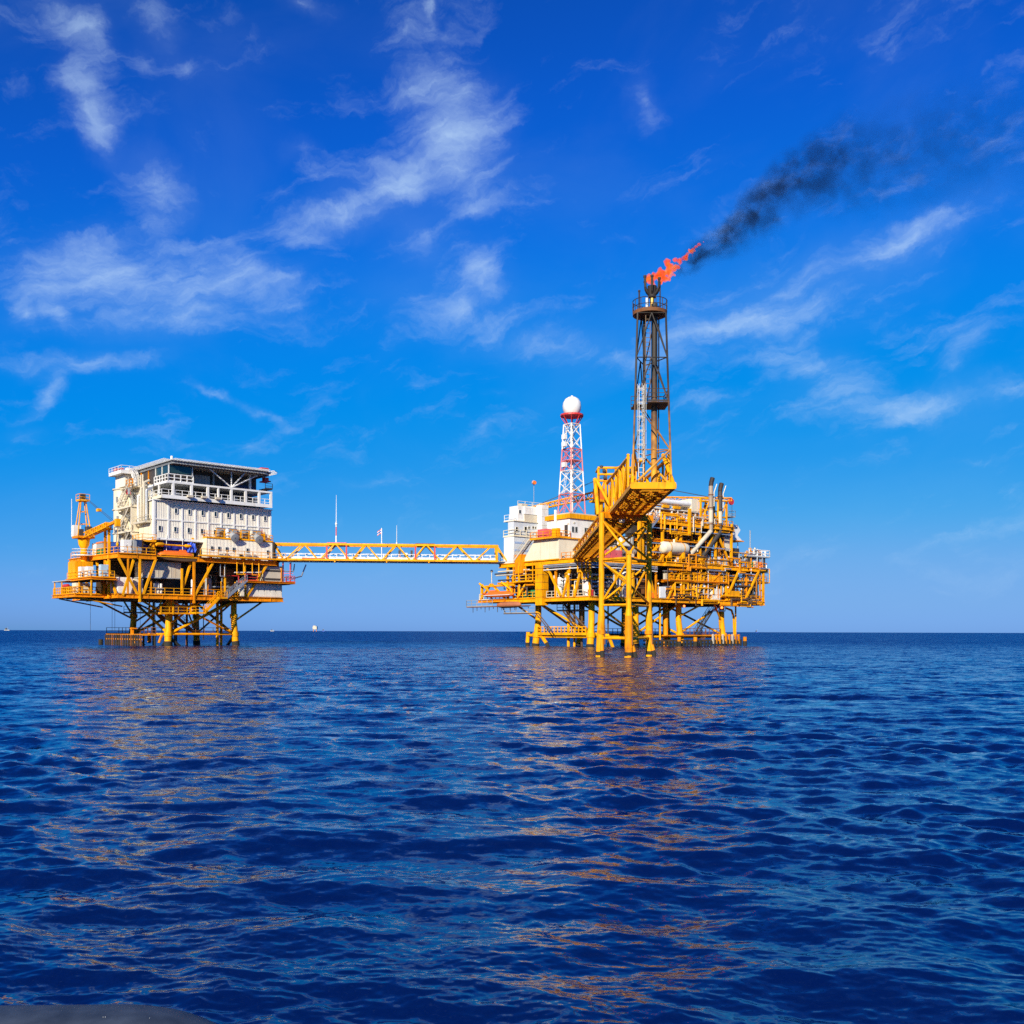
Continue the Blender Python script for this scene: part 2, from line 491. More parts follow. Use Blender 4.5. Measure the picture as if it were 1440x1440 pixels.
class MB:
    def __init__(self):
        self.v = []
        self.f = []

    def _add(self, vs, fs):
        n = len(self.v)
        self.v.extend(vs)
        self.f.extend([tuple(i + n for i in q) for q in fs])
        return self

    def box(self, x0, x1, y0, y1, z0, z1):
        x0, x1 = min(x0, x1), max(x0, x1)
        y0, y1 = min(y0, y1), max(y0, y1)
        z0, z1 = min(z0, z1), max(z0, z1)
        return self._add([(x0, y0, z0), (x1, y0, z0), (x1, y1, z0), (x0, y1, z0), (x0, y0, z1), (x1, y0, z1), (x1, y1, z1), (x0, y1, z1)],
                         [(0, 3, 2, 1), (4, 5, 6, 7), (0, 1, 5, 4), (1, 2, 6, 5), (2, 3, 7, 6), (3, 0, 4, 7)])

    def prism(self, poly, z0, z1):
        n = len(poly)
        area = sum(poly[i][0] * poly[(i + 1) % n][1] - poly[(i + 1) % n][0] * poly[i][1] for i in range(n))
        if area < 0:
            poly = poly[::-1]
        vs = [(x, y, z0) for x, y in poly] + [(x, y, z1) for x, y in poly]
        fs = [tuple(range(n - 1, -1, -1)), tuple(range(n, 2 * n))]
        for i in range(n):
            j = (i + 1) % n
            fs.append((i, j, n + j, n + i))
        return self._add(vs, fs)

    def side_prism(self, poly, axis, a0, a1):
        """polygon in (other horizontal axis, z), extruded along axis 'x' or 'y'"""
        n = len(poly)
        if axis == 'y':
            vs = [(p, a0, z) for p, z in poly] + [(p, a1, z) for p, z in poly]
        else:
            vs = [(a0, p, z) for p, z in poly] + [(a1, p, z) for p, z in poly]
        fs = [tuple(range(n - 1, -1, -1)), tuple(range(n, 2 * n))]
        for i in range(n):
            j = (i + 1) % n
            fs.append((i, j, n + j, n + i))
        return self._add(vs, fs)

    def tube(self, p0, p1, r, n=8, r2=None, cap=True):
        p0, p1 = Vector(p0), Vector(p1)
        d = p1 - p0
        if d.length < 1e-6:
            return self
        d.normalize()
        a = d.cross(Vector((0, 0, 1))) if abs(d.z) < 0.95 else d.cross(Vector((1, 0, 0)))
        a.normalize()
        b = d.cross(a)
        r2 = r if r2 is None else r2
        vs = []
        for p, rr in ((p0, r), (p1, r2)):
            for i in range(n):
                t = 2 * math.pi * i / n
                vs.append(tuple(p + a * (math.cos(t) * rr) + b * (math.sin(t) * rr)))
        fs = [(i, (i + 1) % n, n + (i + 1) % n, n + i) for i in range(n)]
        if cap:
            fs += [tuple(range(n - 1, -1, -1)), tuple(range(n, 2 * n))]
        return self._add(vs, fs)

    def bar(self, p0, p1, w, h=None):
        """rectangular section member"""
        h = w if h is None else h
        p0, p1 = Vector(p0), Vector(p1)
        d = (p1 - p0).normalized()
        a = d.cross(Vector((0, 0, 1))) if abs(d.z) < 0.98 else Vector((1, 0, 0))
        a.normalize()
        b = a.cross(d).normalized()
        vs = []
        for p in (p0, p1):
            for sx, sy in ((-1, -1), (1, -1), (1, 1), (-1, 1)):
                vs.append(tuple(p + a * (sx * w / 2) + b * (sy * h / 2)))
        return self._add(vs, [(0, 3, 2, 1), (4, 5, 6, 7), (0, 1, 5, 4), (1, 2, 6, 5), (2, 3, 7, 6), (3, 0, 4, 7)])

    def ibeam(self, p0, p1, w, h, t=0.05):
        """I section: flanges and web, horizontal member"""
        p0, p1 = Vector(p0), Vector(p1)
        up = Vector((0, 0, h / 2 - t / 2))
        self.bar(p0 + up, p1 + up, w, t)
        self.bar(p0 - up, p1 - up, w, t)
        self.bar(p0, p1, t, h - 2 * t)
        return self

    def path(self, pts, r, n=7):
        for a, b in zip(pts[:-1], pts[1:]):
            self.tube(a, b, r, n)
        for p in pts[1:-1]:
            self.ball(p, r * 1.02, 7, 4)
        return self

    def ball(self, c, r, n=12, m=8, sz=1.0):
        c = Vector(c)
        return self.lathe(c, [(r * math.sin(math.pi * i / m), -r * sz * math.cos(math.pi * i / m)) for i in range(m + 1)], n)

    def lathe(self, c, prof, n=16):
        """profile of (radius, height) about a vertical axis through c"""
        c = Vector(c)
        base = len(self.v)
        for r, z in prof:
            r = max(r, 1e-4)
            for i in range(n):
                t = 2 * math.pi * i / n
                self.v.append((c.x + r * math.cos(t), c.y + r * math.sin(t), c.z + z))
        for k in range(len(prof) - 1):
            for i in range(n):
                j = (i + 1) % n
                self.f.append((base + k * n + i, base + k * n + j, base + (k + 1) * n + j, base + (k + 1) * n + i))
        return self

    def hlathe(self, p0, p1, prof, n=16):
        """profile of (radius, fraction along) about the axis p0-p1"""
        p0, p1 = Vector(p0), Vector(p1)
        d = (p1 - p0)
        L = d.length
        d.normalize()
        a = d.cross(Vector((0, 0, 1))) if abs(d.z) < 0.95 else d.cross(Vector((1, 0, 0)))
        a.normalize()
        b = d.cross(a)
        base = len(self.v)
        for r, z in prof:
            r = max(r, 1e-4)
            for i in range(n):
                t = 2 * math.pi * i / n
                self.v.append(tuple(p0 + d * z + a * (r * math.cos(t)) + b * (r * math.sin(t))))
        for k in range(len(prof) - 1):
            for i in range(n):
                j = (i + 1) % n
                self.f.append((base + k * n + i, base + k * n + j, base + (k + 1) * n + j, base + (k + 1) * n + i))
        return self

    def ring(self, c, R, r, n=24, m=6, a0=0.0, a1=2 * math.pi):
        c = Vector(c)
        k = n if abs(a1 - a0 - 2 * math.pi) < 1e-6 else n + 1
        pts = [c + Vector((math.cos(a0 + (a1 - a0) * i / n) * R, math.sin(a0 + (a1 - a0) * i / n) * R, 0)) for i in range(n + 1)]
        for p, q in zip(pts[:-1], pts[1:]):
            self.tube(p, q, r, m, cap=False)
        return self

    def rail(self, p0, p1, h=1.1, r=0.04, step=1.6, mid=2):
        p0, p1 = Vector(p0), Vector(p1)
        L = (p1 - p0).length
        n = max(1, round(L / step))
        up = Vector((0, 0, h))
        for i in range(n + 1):
            p = p0.lerp(p1, i / n)
            self.bar(p, p + up, r * 2)
        for k in range(1, mid + 1):
            z = Vector((0, 0, h * k / mid))
            self.bar(p0 + z, p1 + z, r * 1.8)
        self.bar(p0 + Vector((0, 0, 0.08)), p1 + Vector((0, 0, 0.08)), 0.02, 0.14)
        return self

    def rails(self, pts, **kw):
        for a, b in zip(pts[:-1], pts[1:]):
            self.rail(a, b, **kw)
        return self

    def stair(self, p0, p1, w, side, n=None):
        """flight from p0 up to p1; side is the horizontal unit vector across the flight"""
        p0, p1, s = Vector(p0), Vector(p1), Vector(side)
        rise = p1.z - p0.z
        n = n or max(3, round(rise / 0.24))
        for k in (0, 1):
            o = s * (w * k)
            self.bar(p0 + o, p1 + o, 0.09, 0.28)
            up = Vector((0, 0, 1.0))
            self.bar(p0 + o + up, p1 + o + up, 0.07)
            self.bar(p0 + o + up * 0.5, p1 + o + up * 0.5, 0.05)
            for i in range(5):
                q = p0.lerp(p1, i / 4) + o
                self.bar(q, q + up, 0.06)
        for i in range(n):
            q = p0.lerp(p1, (i + 0.5) / n)
            h = (p1 - p0)
            h.z = 0
            h.normalize()
            self.bar(q, q + s * w, 0.22, 0.05)
        return self

    def lattice(self, p0, p1, w, h, bays, rc, rb, taper=1.0):
        """box lattice boom, p0 to p1, section w wide and h high"""
        p0, p1 = Vector(p0), Vector(p1)
        d = (p1 - p0).normalized()
        a = d.cross(Vector((0, 0, 1))).normalized()
        b = a.cross(d).normalized()

        def c(t, sx, sy):
            k = 1 + (taper - 1) * t
            return p0.lerp(p1, t) + a * (sx * w / 2 * k) + b * (sy * h / 2 * k)
        for sx, sy in ((-1, -1), (1, -1), (1, 1), (-1, 1)):
            self.tube(c(0, sx, sy), c(1, sx, sy), rc, 6)
        for i in range(bays):
            t0, t1 = i / bays, (i + 1) / bays
            for (s0, s1) in (((-1, -1), (-1, 1)), ((1, -1), (1, 1)), ((-1, -1), (1, -1)), ((-1, 1), (1, 1))):
                if i % 2:
                    s0, s1 = s1, s0
                self.tube(c(t0, *s0), c(t1, *s1), rb, 5)
                self.tube(c(t1, *s0), c(t1, *s1), rb, 5)
        return self

    def build(self, name, m, parent=None, smooth=False, label=None, kind=None):
        me = bpy.data.meshes.new(name)
        o0 = ORIG.get(parent.name, (0, 0, 0)) if parent else (0, 0, 0)
        me.from_pydata([(x - o0[0], y - o0[1], z - o0[2]) for x, y, z in self.v], [], self.f)
        me.materials.append(m)
        if smooth:
            for p in me.polygons:
                p.use_smooth = True
            try:
                me.set_sharp_from_angle(angle=R_(40))
            except Exception:
                pass
        o = bpy.data.objects.new(name, me)
        col.objects.link(o)
        if parent:
            o.parent = parent
            ORIG[o.name] = o0
        if label:
            o['label'] = label
        if kind:
            o['kind'] = kind
        return o


def frame(x, y, deg):
    return Matrix.Translation((x, y, 0)) @ Matrix.Rotation(R_(deg), 4, 'Z')


FL = frame(-63.2, 159.5, 42)      # left platform: origin at the near corner of its decks
FR = frame(12.74, 165.2, 39)      # right platform, same
FW = Matrix.Identity(4)


def thing(name, label, cat, fr, loc, group=None):
    o = bpy.data.objects.new(name, None)
    o.empty_display_size = 0.5
    col.objects.link(o)
    o.matrix_world = fr @ Matrix.Translation(loc)
    o['label'] = label
    o['category'] = cat
    o['kind'] = 'thing'
    if group:
        o['group'] = group
    ORIG[o.name] = tuple(loc)
    return o


def copy_part(src, parent, delta=(0, 0, 0)):
    c = src.copy()
    col.objects.link(c)
    c.parent = parent
    c.location = src.location + Vector(delta)
    ORIG[c.name] = ORIG.get(parent.name, (0, 0, 0))
    return c


def corrugated(u0, u1, z0, z1, v, axis, ribs, depth=0.06):
    """trapezoid-ribbed sheet; axis 'x': runs along u at v; 'y': runs along v at u"""
    mb = MB()
    n = ribs * 4
    prof = [0, depth, depth, 0]
    pts = []
    for i in range(n + 1):
        t = u0 + (u1 - u0) * i / n
        pts.append((t, v - prof[i % 4]))
    vs = []
    for (t, w) in pts:
        for z in (z0, z1):
            vs.append((t, w, z) if axis == 'x' else (w, t, z))
    fs = [(2 * i, 2 * i + 2, 2 * i + 3, 2 * i + 1) for i in range(n)]
    mb._add(vs, fs)
    return mb


def window(parent, c, w, h, axis, frame_m=None, glass_m=None):
    """recessed-looking window: proud frame of four bars, pane set behind it; axis is the wall's run"""
    x, y, z = c
    fm = MB()
    t = 0.07
    if axis == 'x':
        for (a, b, cc, d) in ((-w / 2 - t, w / 2 + t, h / 2, h / 2 + t), (-w / 2 - t, w / 2 + t, -h / 2 - t, -h / 2),
                              (-w / 2 - t, -w / 2, -h / 2, h / 2), (w / 2, w / 2 + t, -h / 2, h / 2)):
            fm.box(x + a, x + b, y - 0.07, y + 0.02, z + cc, z + d)
        pm = MB().box(x - w / 2, x + w / 2, y - 0.03, y + 0.01, z - h / 2, z + h / 2)
    else:
        for (a, b, cc, d) in ((-w / 2 - t, w / 2 + t, h / 2, h / 2 + t), (-w / 2 - t, w / 2 + t, -h / 2 - t, -h / 2),
                              (-w / 2 - t, -w / 2, -h / 2, h / 2), (w / 2, w / 2 + t, -h / 2, h / 2)):
            fm.box(x - 0.07, x + 0.02, y + a, y + b, z + cc, z + d)
        pm = MB().box(x - 0.03, x + 0.01, y - w / 2, y + w / 2, z - h / 2, z + h / 2)
    f = fm.build('window', frame_m or WHT, parent)
    pm.build('pane', glass_m or GLS, f)
    return f


def one(name, label, cat, fr, loc, mb, m, part, group=None):
    """a thing with a single named body part already built in mb; more parts can be added"""
    t = thing(name, label, cat, fr, loc, group)
    mb.build(part, m, t)
    return t

# ================================================================== left platform: jacket and decks
rnd = random.Random(5)
PL = thing('offshore_platform', 'yellow steel platform on four legs carrying the helideck and white quarters', 'oil platform', FL, (15.5, 10.4, 0))
LEGS_L = [(9.6, 2.8), (21.4, 2.8), (9.6, 18.1), (21.4, 18.1)]
cx, cy = 15.5, 10.4


def leg_at(p, z, c, batter):
    """battered leg: spreads towards the water below z=4"""
    k = max(0.0, (4.5 - z)) * batter
    d = Vector((p[0] - c[0], p[1] - c[1], 0)).normalized()
    return Vector((p[0] + d.x * k, p[1] + d.y * k, z))


for p in LEGS_L:
    a, b, c = leg_at(p, 7.9, (cx, cy), 0.09), leg_at(p, 4.5, (cx, cy), 0.09), leg_at(p, -7, (cx, cy), 0.09)
    m = MB().tube(a, b, 0.52, 14).tube(b, c, 0.53, 14, r2=0.72)
    lg = m.build('leg', YEL, PL, smooth=True)
    w0, w1 = leg_at(p, 0.75, (cx, cy), 0.09), leg_at(p, -7, (cx, cy), 0.09)
    MB().tube(w0, w1, 0.655, 14, r2=0.80).build('marine_growth', GROW, lg, smooth=True)
    for zc in (2.0, 5.2):
        q = leg_at(p, zc, (cx, cy), 0.09)
        MB().tube(q - Vector((0, 0, 0.35)), q + Vector((0, 0, 0.35)), 0.68, 14).build('joint_can', YEL, lg, smooth=True)


def brace(parent, p0, p1, r, m=YEL, name='brace'):
    return MB().tube(p0, p1, r, 9).build(name, m, parent, smooth=True)


L0, L1, L2, L3 = [Vector((x, y, 0)) for x, y in LEGS_L]
Z = lambda v, z: Vector((v.x, v.y, z))
for (a, b) in ((L2, L0), (L1, L0), (L3, L2), (L3, L1)):
    brace(PL, Z(a, 7.8), Z(b, 2.0), 0.24)
for (a, b) in ((L0, L2), (L0, L1), (L2, L3), (L1, L3)):
    brace(PL, Z(a, 7.8), Z(b, 2.0), 0.17, ORG_)
    brace(PL, Z(a, 2.0), Z(b, 2.0), 0.2)
    brace(PL, Z(a, 1.6), Z(a.lerp(b, 0.4), -2.5), 0.26, GROW)
# outrigger braces from the legs to the overhanging deck edge
for (p, q) in (((9.6, 2.8, 5.0), (4.5, 2.6, 7.8)), ((9.6, 18.1, 4.6), (3.2, 18.0, 7.8)), ((21.4, 2.8, 4.2), (26.5, 2.0, 7.8)),
               ((21.4, 18.1, 4.6), (27.0, 18.0, 7.8)), ((9.6, 18.1, 5.0), (9.4, 22.0, 7.8)), ((15.5, 18.1, 7.8), (9.6, 18.1, 4.0))):
    brace(PL, p, q, 0.17)
brace(PL, (15.5, 2.8, 7.8), (9.6, 2.8, 3.6), 0.17)
brace(PL, (15.5, 10, 7.8), (9.8, 2.9, 2.3), 0.16)
brace(PL, (15.5, 10, 7.8), (21.2, 18, 2.3), 0.16)

# risers, caissons, hanging lines
for (u, v, z0, r, m_) in ((19.0, 4.2, -6, 0.26, YEL), (20.1, 5.0, -6, 0.24, YEL), (17.2, 8.0, 1.2, 0.09, DRK), (16.2, 6.5, 0.8, 0.05, DRK),
                          (14.2, 6.0, -5, 0.2, RUST), (13.0, 9.5, -5, 0.16, RUST), (15.2, 13.0, -5, 0.3, DRK), (12.0, 15.0, -5, 0.22, DRK), (16.6, 4.6, 1.0, 0.08, DRK)):
    MB().tube((u, v, z0), (u, v, 7.9), r, 9).build('riser', m_, PL, smooth=True)
for (u, v) in ((4.0, 12.0), (5.0, 16.0), (8.4, 12), (2.5, 19.5), (11.5, 13.0)):
    MB().tube((u, v, 2.6), (u, v, 7.9), 0.03, 5).build('hanging_line', DRK, PL)

# boat landing on the left side, at the waterline
BLu0, BLu1, BLv0, BLv1 = 5.6, 8.0, 4.0, 20.6
MB().box(BLu0, BLu1, BLv0, BLv1, 1.75, 2.0).build('landing_deck', ORG_, PL)
for i in range(16):
    v = BLv0 + 0.3 + (BLv1 - BLv0 - 0.6) * i / 15
    MB().box(BLu0 - 0.26, BLu0 - 0.02, v - 0.14, v + 0.14, -1.2, 1.9).build('fender_post', CONC if i % 4 else RUST, PL)
for z in (0.35, 1.1):
    MB().bar((BLu0 - 0.02, BLv0, z), (BLu0 - 0.02, BLv1, z), 0.12, 0.22).build('fender_rail', ORG_ if z > 1 else CONC, PL)
for v in (BLv0 + 0.2, 9, 14, BLv1 - 0.2):
    MB().tube((BLu1 - 0.2, v, -4), (BLu1 - 0.2, v, 1.8), 0.17, 8).build('landing_pile', GROW, PL, smooth=True)
    brace(PL, (BLu1, v, 1.8), (9.6, min(max(v, 2.8), 18.1), 2.0), 0.13)
MB().rails([(BLu1 - 0.1, BLv0, 2.0), (BLu1 - 0.1, BLv1, 2.0), (BLu0 + 0.1, BLv1, 2.0)]).build('railing', RUST, PL)
MB().tube((BLu0 - 0.7, BLv1 + 0.6, -2), (BLu0 - 0.7, BLv1 + 0.6, 1.0), 0.38, 10).build('bollard', GROW, PL)
MB().box(5.7, 6.1, 9.0, 9.4, 2.0, 3.1).box(5.6, 6.6, 8.8, 9.5, 2.85, 3.05).tube((6.0, 8.0, 0.3), (6.0, 9.6, 2.9), 0.13).build('ladder_frame', ORG_, PL)
MB().tube((7.6, 6.0, 0.6), (7.9, 6.8, 2.0), 0.32, 8).build('bumper', ORG_, PL)
MB().tube((8.0, 3.0, 0.5), (8.6, 3.0, 2.1), 0.22, 8).build('bumper', ORG_, PL)
# low walkway across to the right leg
MB().box(9.2, 21.8, 2.2, 3.4, 1.86, 1.99).build('walkway', ORG_, PL)
MB().rails([(9.9, 3.4, 2.0), (21.0, 3.4, 2.0)], r=0.035).build('railing', RUST, PL)
MB().rails([(9.4, 8.0, 2.0), (9.4, 18.0, 2.0)], r=0.035).build('railing', RUST, PL)
MB().rails([(9.6, 17.4, 2.0), (21.0, 17.4, 2.0)], r=0.035).build('railing', RUST, PL)
MB().stair((12.6, 6.2, 2.0), (9.2, 6.2, 5.4), 0.8, (0, 1, 0)).build('stair', RUST, PL)
MB().stair((11.2, 4.2, 5.4), (15.4, 4.2, 1.9), 0.8, (0, 1, 0)).build('stair', RUST, PL)

# suspended walkway under the lower deck
MB().box(7.4, 13.6, 1.0, 2.0, 5.35, 5.47).box(7.4, 8.6, 1.0, 6.0, 5.30, 5.42).build('hanging_walkway', ORG_, PL)
MB().rails([(7.4, 1.0, 5.47), (13.6, 1.0, 5.47)]).rails([(7.4, 6.0, 5.42), (7.4, 1.0, 5.47)]).rails([(13.6, 2.0, 5.47), (8.6, 2.0, 5.47)]).build('railing', YEL, PL)
for (u, v) in ((7.5, 1.05), (9.6, 1.05), (12.65, 1.05), (13.5, 1.9), (7.5, 5.8)):
    MB().box(u - 0.11, u + 0.11, v - 0.11, v + 0.11, 5.3, 7.8).build('hanger', YEL, PL)
MB().box(9.8, 11.4, 6.0, 7.4, 5.6, 7.2).build('pump_skid', DRK, PL)
MB().box(11.8, 13.0, 3.4, 5.0, 5.5, 7.0).tube((11.0, 3.0, 5.5), (11.0, 3.0, 7.6), 0.3, 10).build('pump_skid', GRY, PL)
MB().box(6.0, 12.0, 13.2, 14.4, 5.6, 5.72).rails([(6.0, 13.2, 5.72), (12.0, 13.2, 5.72)], r=0.035).build('hanging_walkway', DRK, PL)


# --- decks
def deck(parent, poly, z_top, plate=0.12, beam=0.7, mplate=BRN, mbeam=ORG_, inner=True, step=3.0):
    """plate with an edge girder along every side and joists below"""
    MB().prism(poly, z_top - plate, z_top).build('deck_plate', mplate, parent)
    n = len(poly)
    for i in range(n):
        p, q = Vector((*poly[i], 0)), Vector((*poly[(i + 1) % n], 0))
        z = z_top - beam / 2 + 0.03
        d = (q - p).normalized()
        g = MB().bar(Z(p, z) + d * 0.0, Z(q, z), 0.10, beam)
        side = Vector((d.y, -d.x, 0)) * 0.12
        for zz in (z + beam / 2 - 0.04, z - beam / 2 + 0.04):
            g.bar(Z(p, zz) + side, Z(q, zz) + side, 0.24, 0.07)
        k = max(1, int((q - p).length / 2.4))
        for j in range(1, k):
            s = p.lerp(q, j / k)
            g.bar(Z(s, z - beam / 2 + 0.08) + side * 0.8, Z(s, z + beam / 2 - 0.08) + side * 0.8, 0.16, 0.07)
        g.build('girder', mbeam, parent)
    if inner:
        us = [p[0] for p in poly]
        vs_ = [p[1] for p in poly]
        u0, u1, v0, v1 = min(us) + 0.6, max(us) - 0.6, min(vs_) + 0.6, max(vs_) - 0.6
        v = v0 + 1.2
        while v < v1:
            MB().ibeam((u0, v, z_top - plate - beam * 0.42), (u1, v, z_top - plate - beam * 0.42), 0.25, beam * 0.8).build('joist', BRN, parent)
            v += step
        u = u0 + 1.5
        while u < u1:
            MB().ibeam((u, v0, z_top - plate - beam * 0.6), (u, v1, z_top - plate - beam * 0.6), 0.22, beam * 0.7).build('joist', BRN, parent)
            u += step * 1.4


LOW = 8.5
deck(PL, [(0, 0), (29.5, 0), (29.5, 21), (0, 21)], LOW, beam=0.75)
deck(PL, [(-4.8, 5.6), (-0.15, 5.6), (-0.15, 16.4), (-4.8, 16.4)], LOW - 0.02, beam=0.55, step=2.2)
for (u, v) in ((0, 6), (0, 15)):
    brace(PL, (u + 3, v, 6.6), (u - 4.2, v, 7.9), 0.12)
deck(PL, [(21.9, -0.9), (31.4, -0.9), (31.4, 8), (21.9, 8)], 11.35, beam=0.35, step=2.4)
deck(PL, [(-4.2, 0.2), (-0.15, 0.2), (-0.15, 11.4), (-4.2, 11.4)], 11.0, beam=0.4, step=2.4)
UP = 15.0
UPPOLY = [(0, 0), (6.3, 0), (6.3, 2.3), (13.4, 2.3), (13.4, -0.2), (28.0, -0.2), (28.0, 1.5), (29.5, 1.5), (29.5, 21), (-0.6, 21), (-0.6, 8)]
deck(PL, UPPOLY, UP, beam=0.8)
MB().box(13.3, 30.5, -1.1, -0.33, 15.18, 15.30).build('catwalk', YEL, PL)
for u in (15.5, 18.5, 21.5, 24.5, 27.5):
    MB().side_prism([(-0.2, 15.1), (-1.0, 15.15), (-0.2, 14.6)], 'x', u - 0.08, u + 0.08).build('bracket', YEL, PL)

# posts and braces of the open bay between the decks
for (u, v, z0, z1, w) in ((3.5, -0.14, 7.2, 14.2, 0.32), (12.7, -0.14, 7.2, 14.2, 0.34), (6.2, 2.0, 8.5, 14.2, 0.26), (10.4, -0.12, 7.2, 14.2, 0.0), (-0.15, 5.1, 8.5, 19.2, 0.34),
                          (1.6, -0.14, 8.5, 14.2, 0.24), (15.4, 0.4, 8.5, 14.2, 0.22), (18.6, 0.5, 8.5, 14.2, 0.26), (22.1, -0.1, 8.5, 14.2, 0.22), (29.3, 0.3, 8.5, 14.2, 0.26),
                          (0.1, 12.0, 8.5, 14.2, 0.3), (0.1, 20.8, 8.5, 14.2, 0.3), (10.8, 0.35, 8.5, 13.0, 0.3), (-4.0, 0.4, 8.1, 11, 0.2), (-4.0, 5.9, 8.5, 11.0, 0.2)):
    if w:
        MB().box(u - w / 2, u + w / 2, v - w / 2, v + w / 2, z0, z1).build('post', YEL if rnd.random() < 0.7 else ORG_, PL)
for (p, q) in (((4.1, -0.1, 8.5), (6.1, -0.1, 14.2)), ((0.75, -0.1, 8.2), (2.56, -0.1, 14.2)), ((3.2, -0.1, 8.4), (0.1, -0.1, 14.2)), ((12.8, -0.1, 8.4), (16.1, -0.1, 14.2)),
               ((22.3, -0.1, 8.4), (26.2, -0.1, 14.2)), ((-0.1, 0.4, 8.3), (-0.1, 4.9, 14.2)), ((-0.1, 9.2, 14.2), (-0.1, 5.3, 8.4)), ((12.5, 0.6, 14.2), (10.9, 0.6, 9.2)),
               ((-0.1, 12.2, 8.4), (-0.1, 16.5, 14.2)), ((29.4, 1.0, 8.5), (29.4, 7.0, 14.2)), ((29.4, 13.0, 8.5), (29.4, 7.0, 14.2))):
    MB().bar(p, q, 0.3, 0.34).build('diagonal_brace', YEL, PL)

# machinery filling the bay: bulkheads coloured dark like the shade under the deck, tanks, pipes
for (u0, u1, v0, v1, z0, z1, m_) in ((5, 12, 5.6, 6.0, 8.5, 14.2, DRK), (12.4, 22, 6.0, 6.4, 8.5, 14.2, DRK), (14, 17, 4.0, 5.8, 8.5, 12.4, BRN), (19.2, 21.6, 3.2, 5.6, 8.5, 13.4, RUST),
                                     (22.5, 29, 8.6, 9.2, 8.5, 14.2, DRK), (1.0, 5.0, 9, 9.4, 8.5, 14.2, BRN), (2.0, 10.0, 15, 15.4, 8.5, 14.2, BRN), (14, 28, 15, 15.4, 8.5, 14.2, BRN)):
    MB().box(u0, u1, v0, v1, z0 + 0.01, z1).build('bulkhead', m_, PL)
for (u, v, r, z1, m_) in ((8.0, 4.2, 0.6, 10.6, GRY), (9.2, 5.4, 0.45, 10.8, DRK), (16.4, 2.6, 0.7, 11.4, GRY), (18.0, 3.2, 0.45, 12.0, BRN), (20.0, 2.2, 0.4, 10.6, DRK), (13.8, 3.0, 0.35, 11.2, STEEL)):
    MB().lathe((u, v, 8.5), [(0, 0), (r, 0), (r, z1 - 8.5), (r * 0.6, z1 - 8.2), (0, z1 - 8.1)], 12).build('drum_vessel', m_, PL, smooth=True)
for i in range(30):
    u = rnd.uniform(12.8, 27)
    v = rnd.uniform(0.6, 4.5)
    z = rnd.choice([9.4, 10.2, 11.0, 12.2, 13.0, 13.6])
    L = rnd.uniform(1.5, 5)
    r = rnd.choice([0.06, 0.08, 0.12])
    m_ = rnd.choice([STEEL, GRY, DRK, ORG_, RED, BRN, BEI])
    pts = [(u, v, z), (u + L, v, z), (u + L, v, max(8.5, z + rnd.choice([-2.4, -1.2, 1.2, 2.0])))]
    pts = [(min(a, 29), b, min(c, 14.0)) for a, b, c in pts]
    MB().path(pts, r).build('pipe', m_, PL, smooth=True)
for (u, z) in ((20.3, 13.9), (23.2, 13.9)):   # square pipe hoops hanging from the catwalk
    MB().path([(u, -0.6, 14.5), (u, -0.6, 12.4), (u + 1.25, -0.6, 12.4), (u + 1.25, -0.6, 14.5)], 0.09).build('hoop_support', YEL, PL, smooth=True)
MB().path([(17.6, 0.2, 14), (17.6, 0.2, 12.0), (18.4, 0.2, 12.0), (18.4, 0.2, 14)], 0.08).build('pipe', STEEL, PL, smooth=True)
MB().path([(20, -0.2, 12.7), (24.6, -0.2, 12.9), (26.4, 0.6, 13.2)], 0.1).build('pipe', WHT, PL, smooth=True)
# the bay's front railings
MB().rails([(4.6, -0.05, 8.53), (12.4, -0.05, 8.53)]).build('railing', YEL, PL)
MB().rails([(13.2, -0.05, 8.53), (17.8, -0.05, 8.53)]).build('railing', ORG_, PL)
MB().rails([(19.2, -0.05, 8.53), (22.2, -0.05, 8.53)]).build('railing', YEL, PL)
for (u, v) in ((17.8, 0.3), (14.9, 0.5), (20.4, 0.3)):
    MB().tube((u, v, 8.5), (u, v, 10.9), 0.06, 6).ball((u, v, 10.95), 0.14, 8, 5).build('lamp_post', YEL, PL)
# outside stair down the face
MB().stair((18.2, -1.1, 8.2), (22.0, -1.1, 11.35), 0.8, (0, 1, 0)).build('stair', STEEL, PL)
MB().box(16.9, 18.3, -1.2, -0.15, 8.08, 8.2).rails([(18.2, -1.2, 8.2), (16.9, -1.2, 8.2), (16.9, -0.2, 8.2)]).build('stair_landing', YEL, PL)
MB().stair((14.3, -1.1, 5.6), (16.9, -1.1, 8.2), 0.8, (0, 1, 0)).build('stair', YEL, PL)
MB().box(12.6, 14.4, -1.2, 0.6, 5.45, 5.58).rails([(12.6, -1.2, 5.58), (14.4, -1.2, 5.58)]).rails([(12.6, 0.6, 5.58), (12.6, -1.2, 5.58)]).build('stair_landing', YEL, PL)
MB().rails([(21.8, -0.9, 11.38), (24.0, -0.9, 11.38)]).rails([(29.6, -0.9, 11.38), (31.4, -0.9, 11.38), (31.4, 8, 11.38)]).build('railing', RED, PL)
MB().box(29.7, 29.9, 0.4, 0.6, 11.4, 15.0).box(30.6, 30.75, -0.6, -0.45, 11.4, 14.9).bar((29.8, 0.5, 13), (31.3, -0.5, 13), 0.1).bar((29.8, 0.5, 12.2), (31.3, -0.5, 12.2), 0.1).build('cable_frame', PINK, PL)
MB().tube((31.4, 0.5, 13.4), (31.4, 0.5, 15.0), 0.12).build('pipe', STEEL, PL)
MB().path([(29.5, -0.3, 12.2), (31.8, -0.3, 12.2), (33.4, 0.2, 12.6), (34.8, 1.0, 14.8)], 0.13).build('pipe', STEEL, PL, smooth=True)
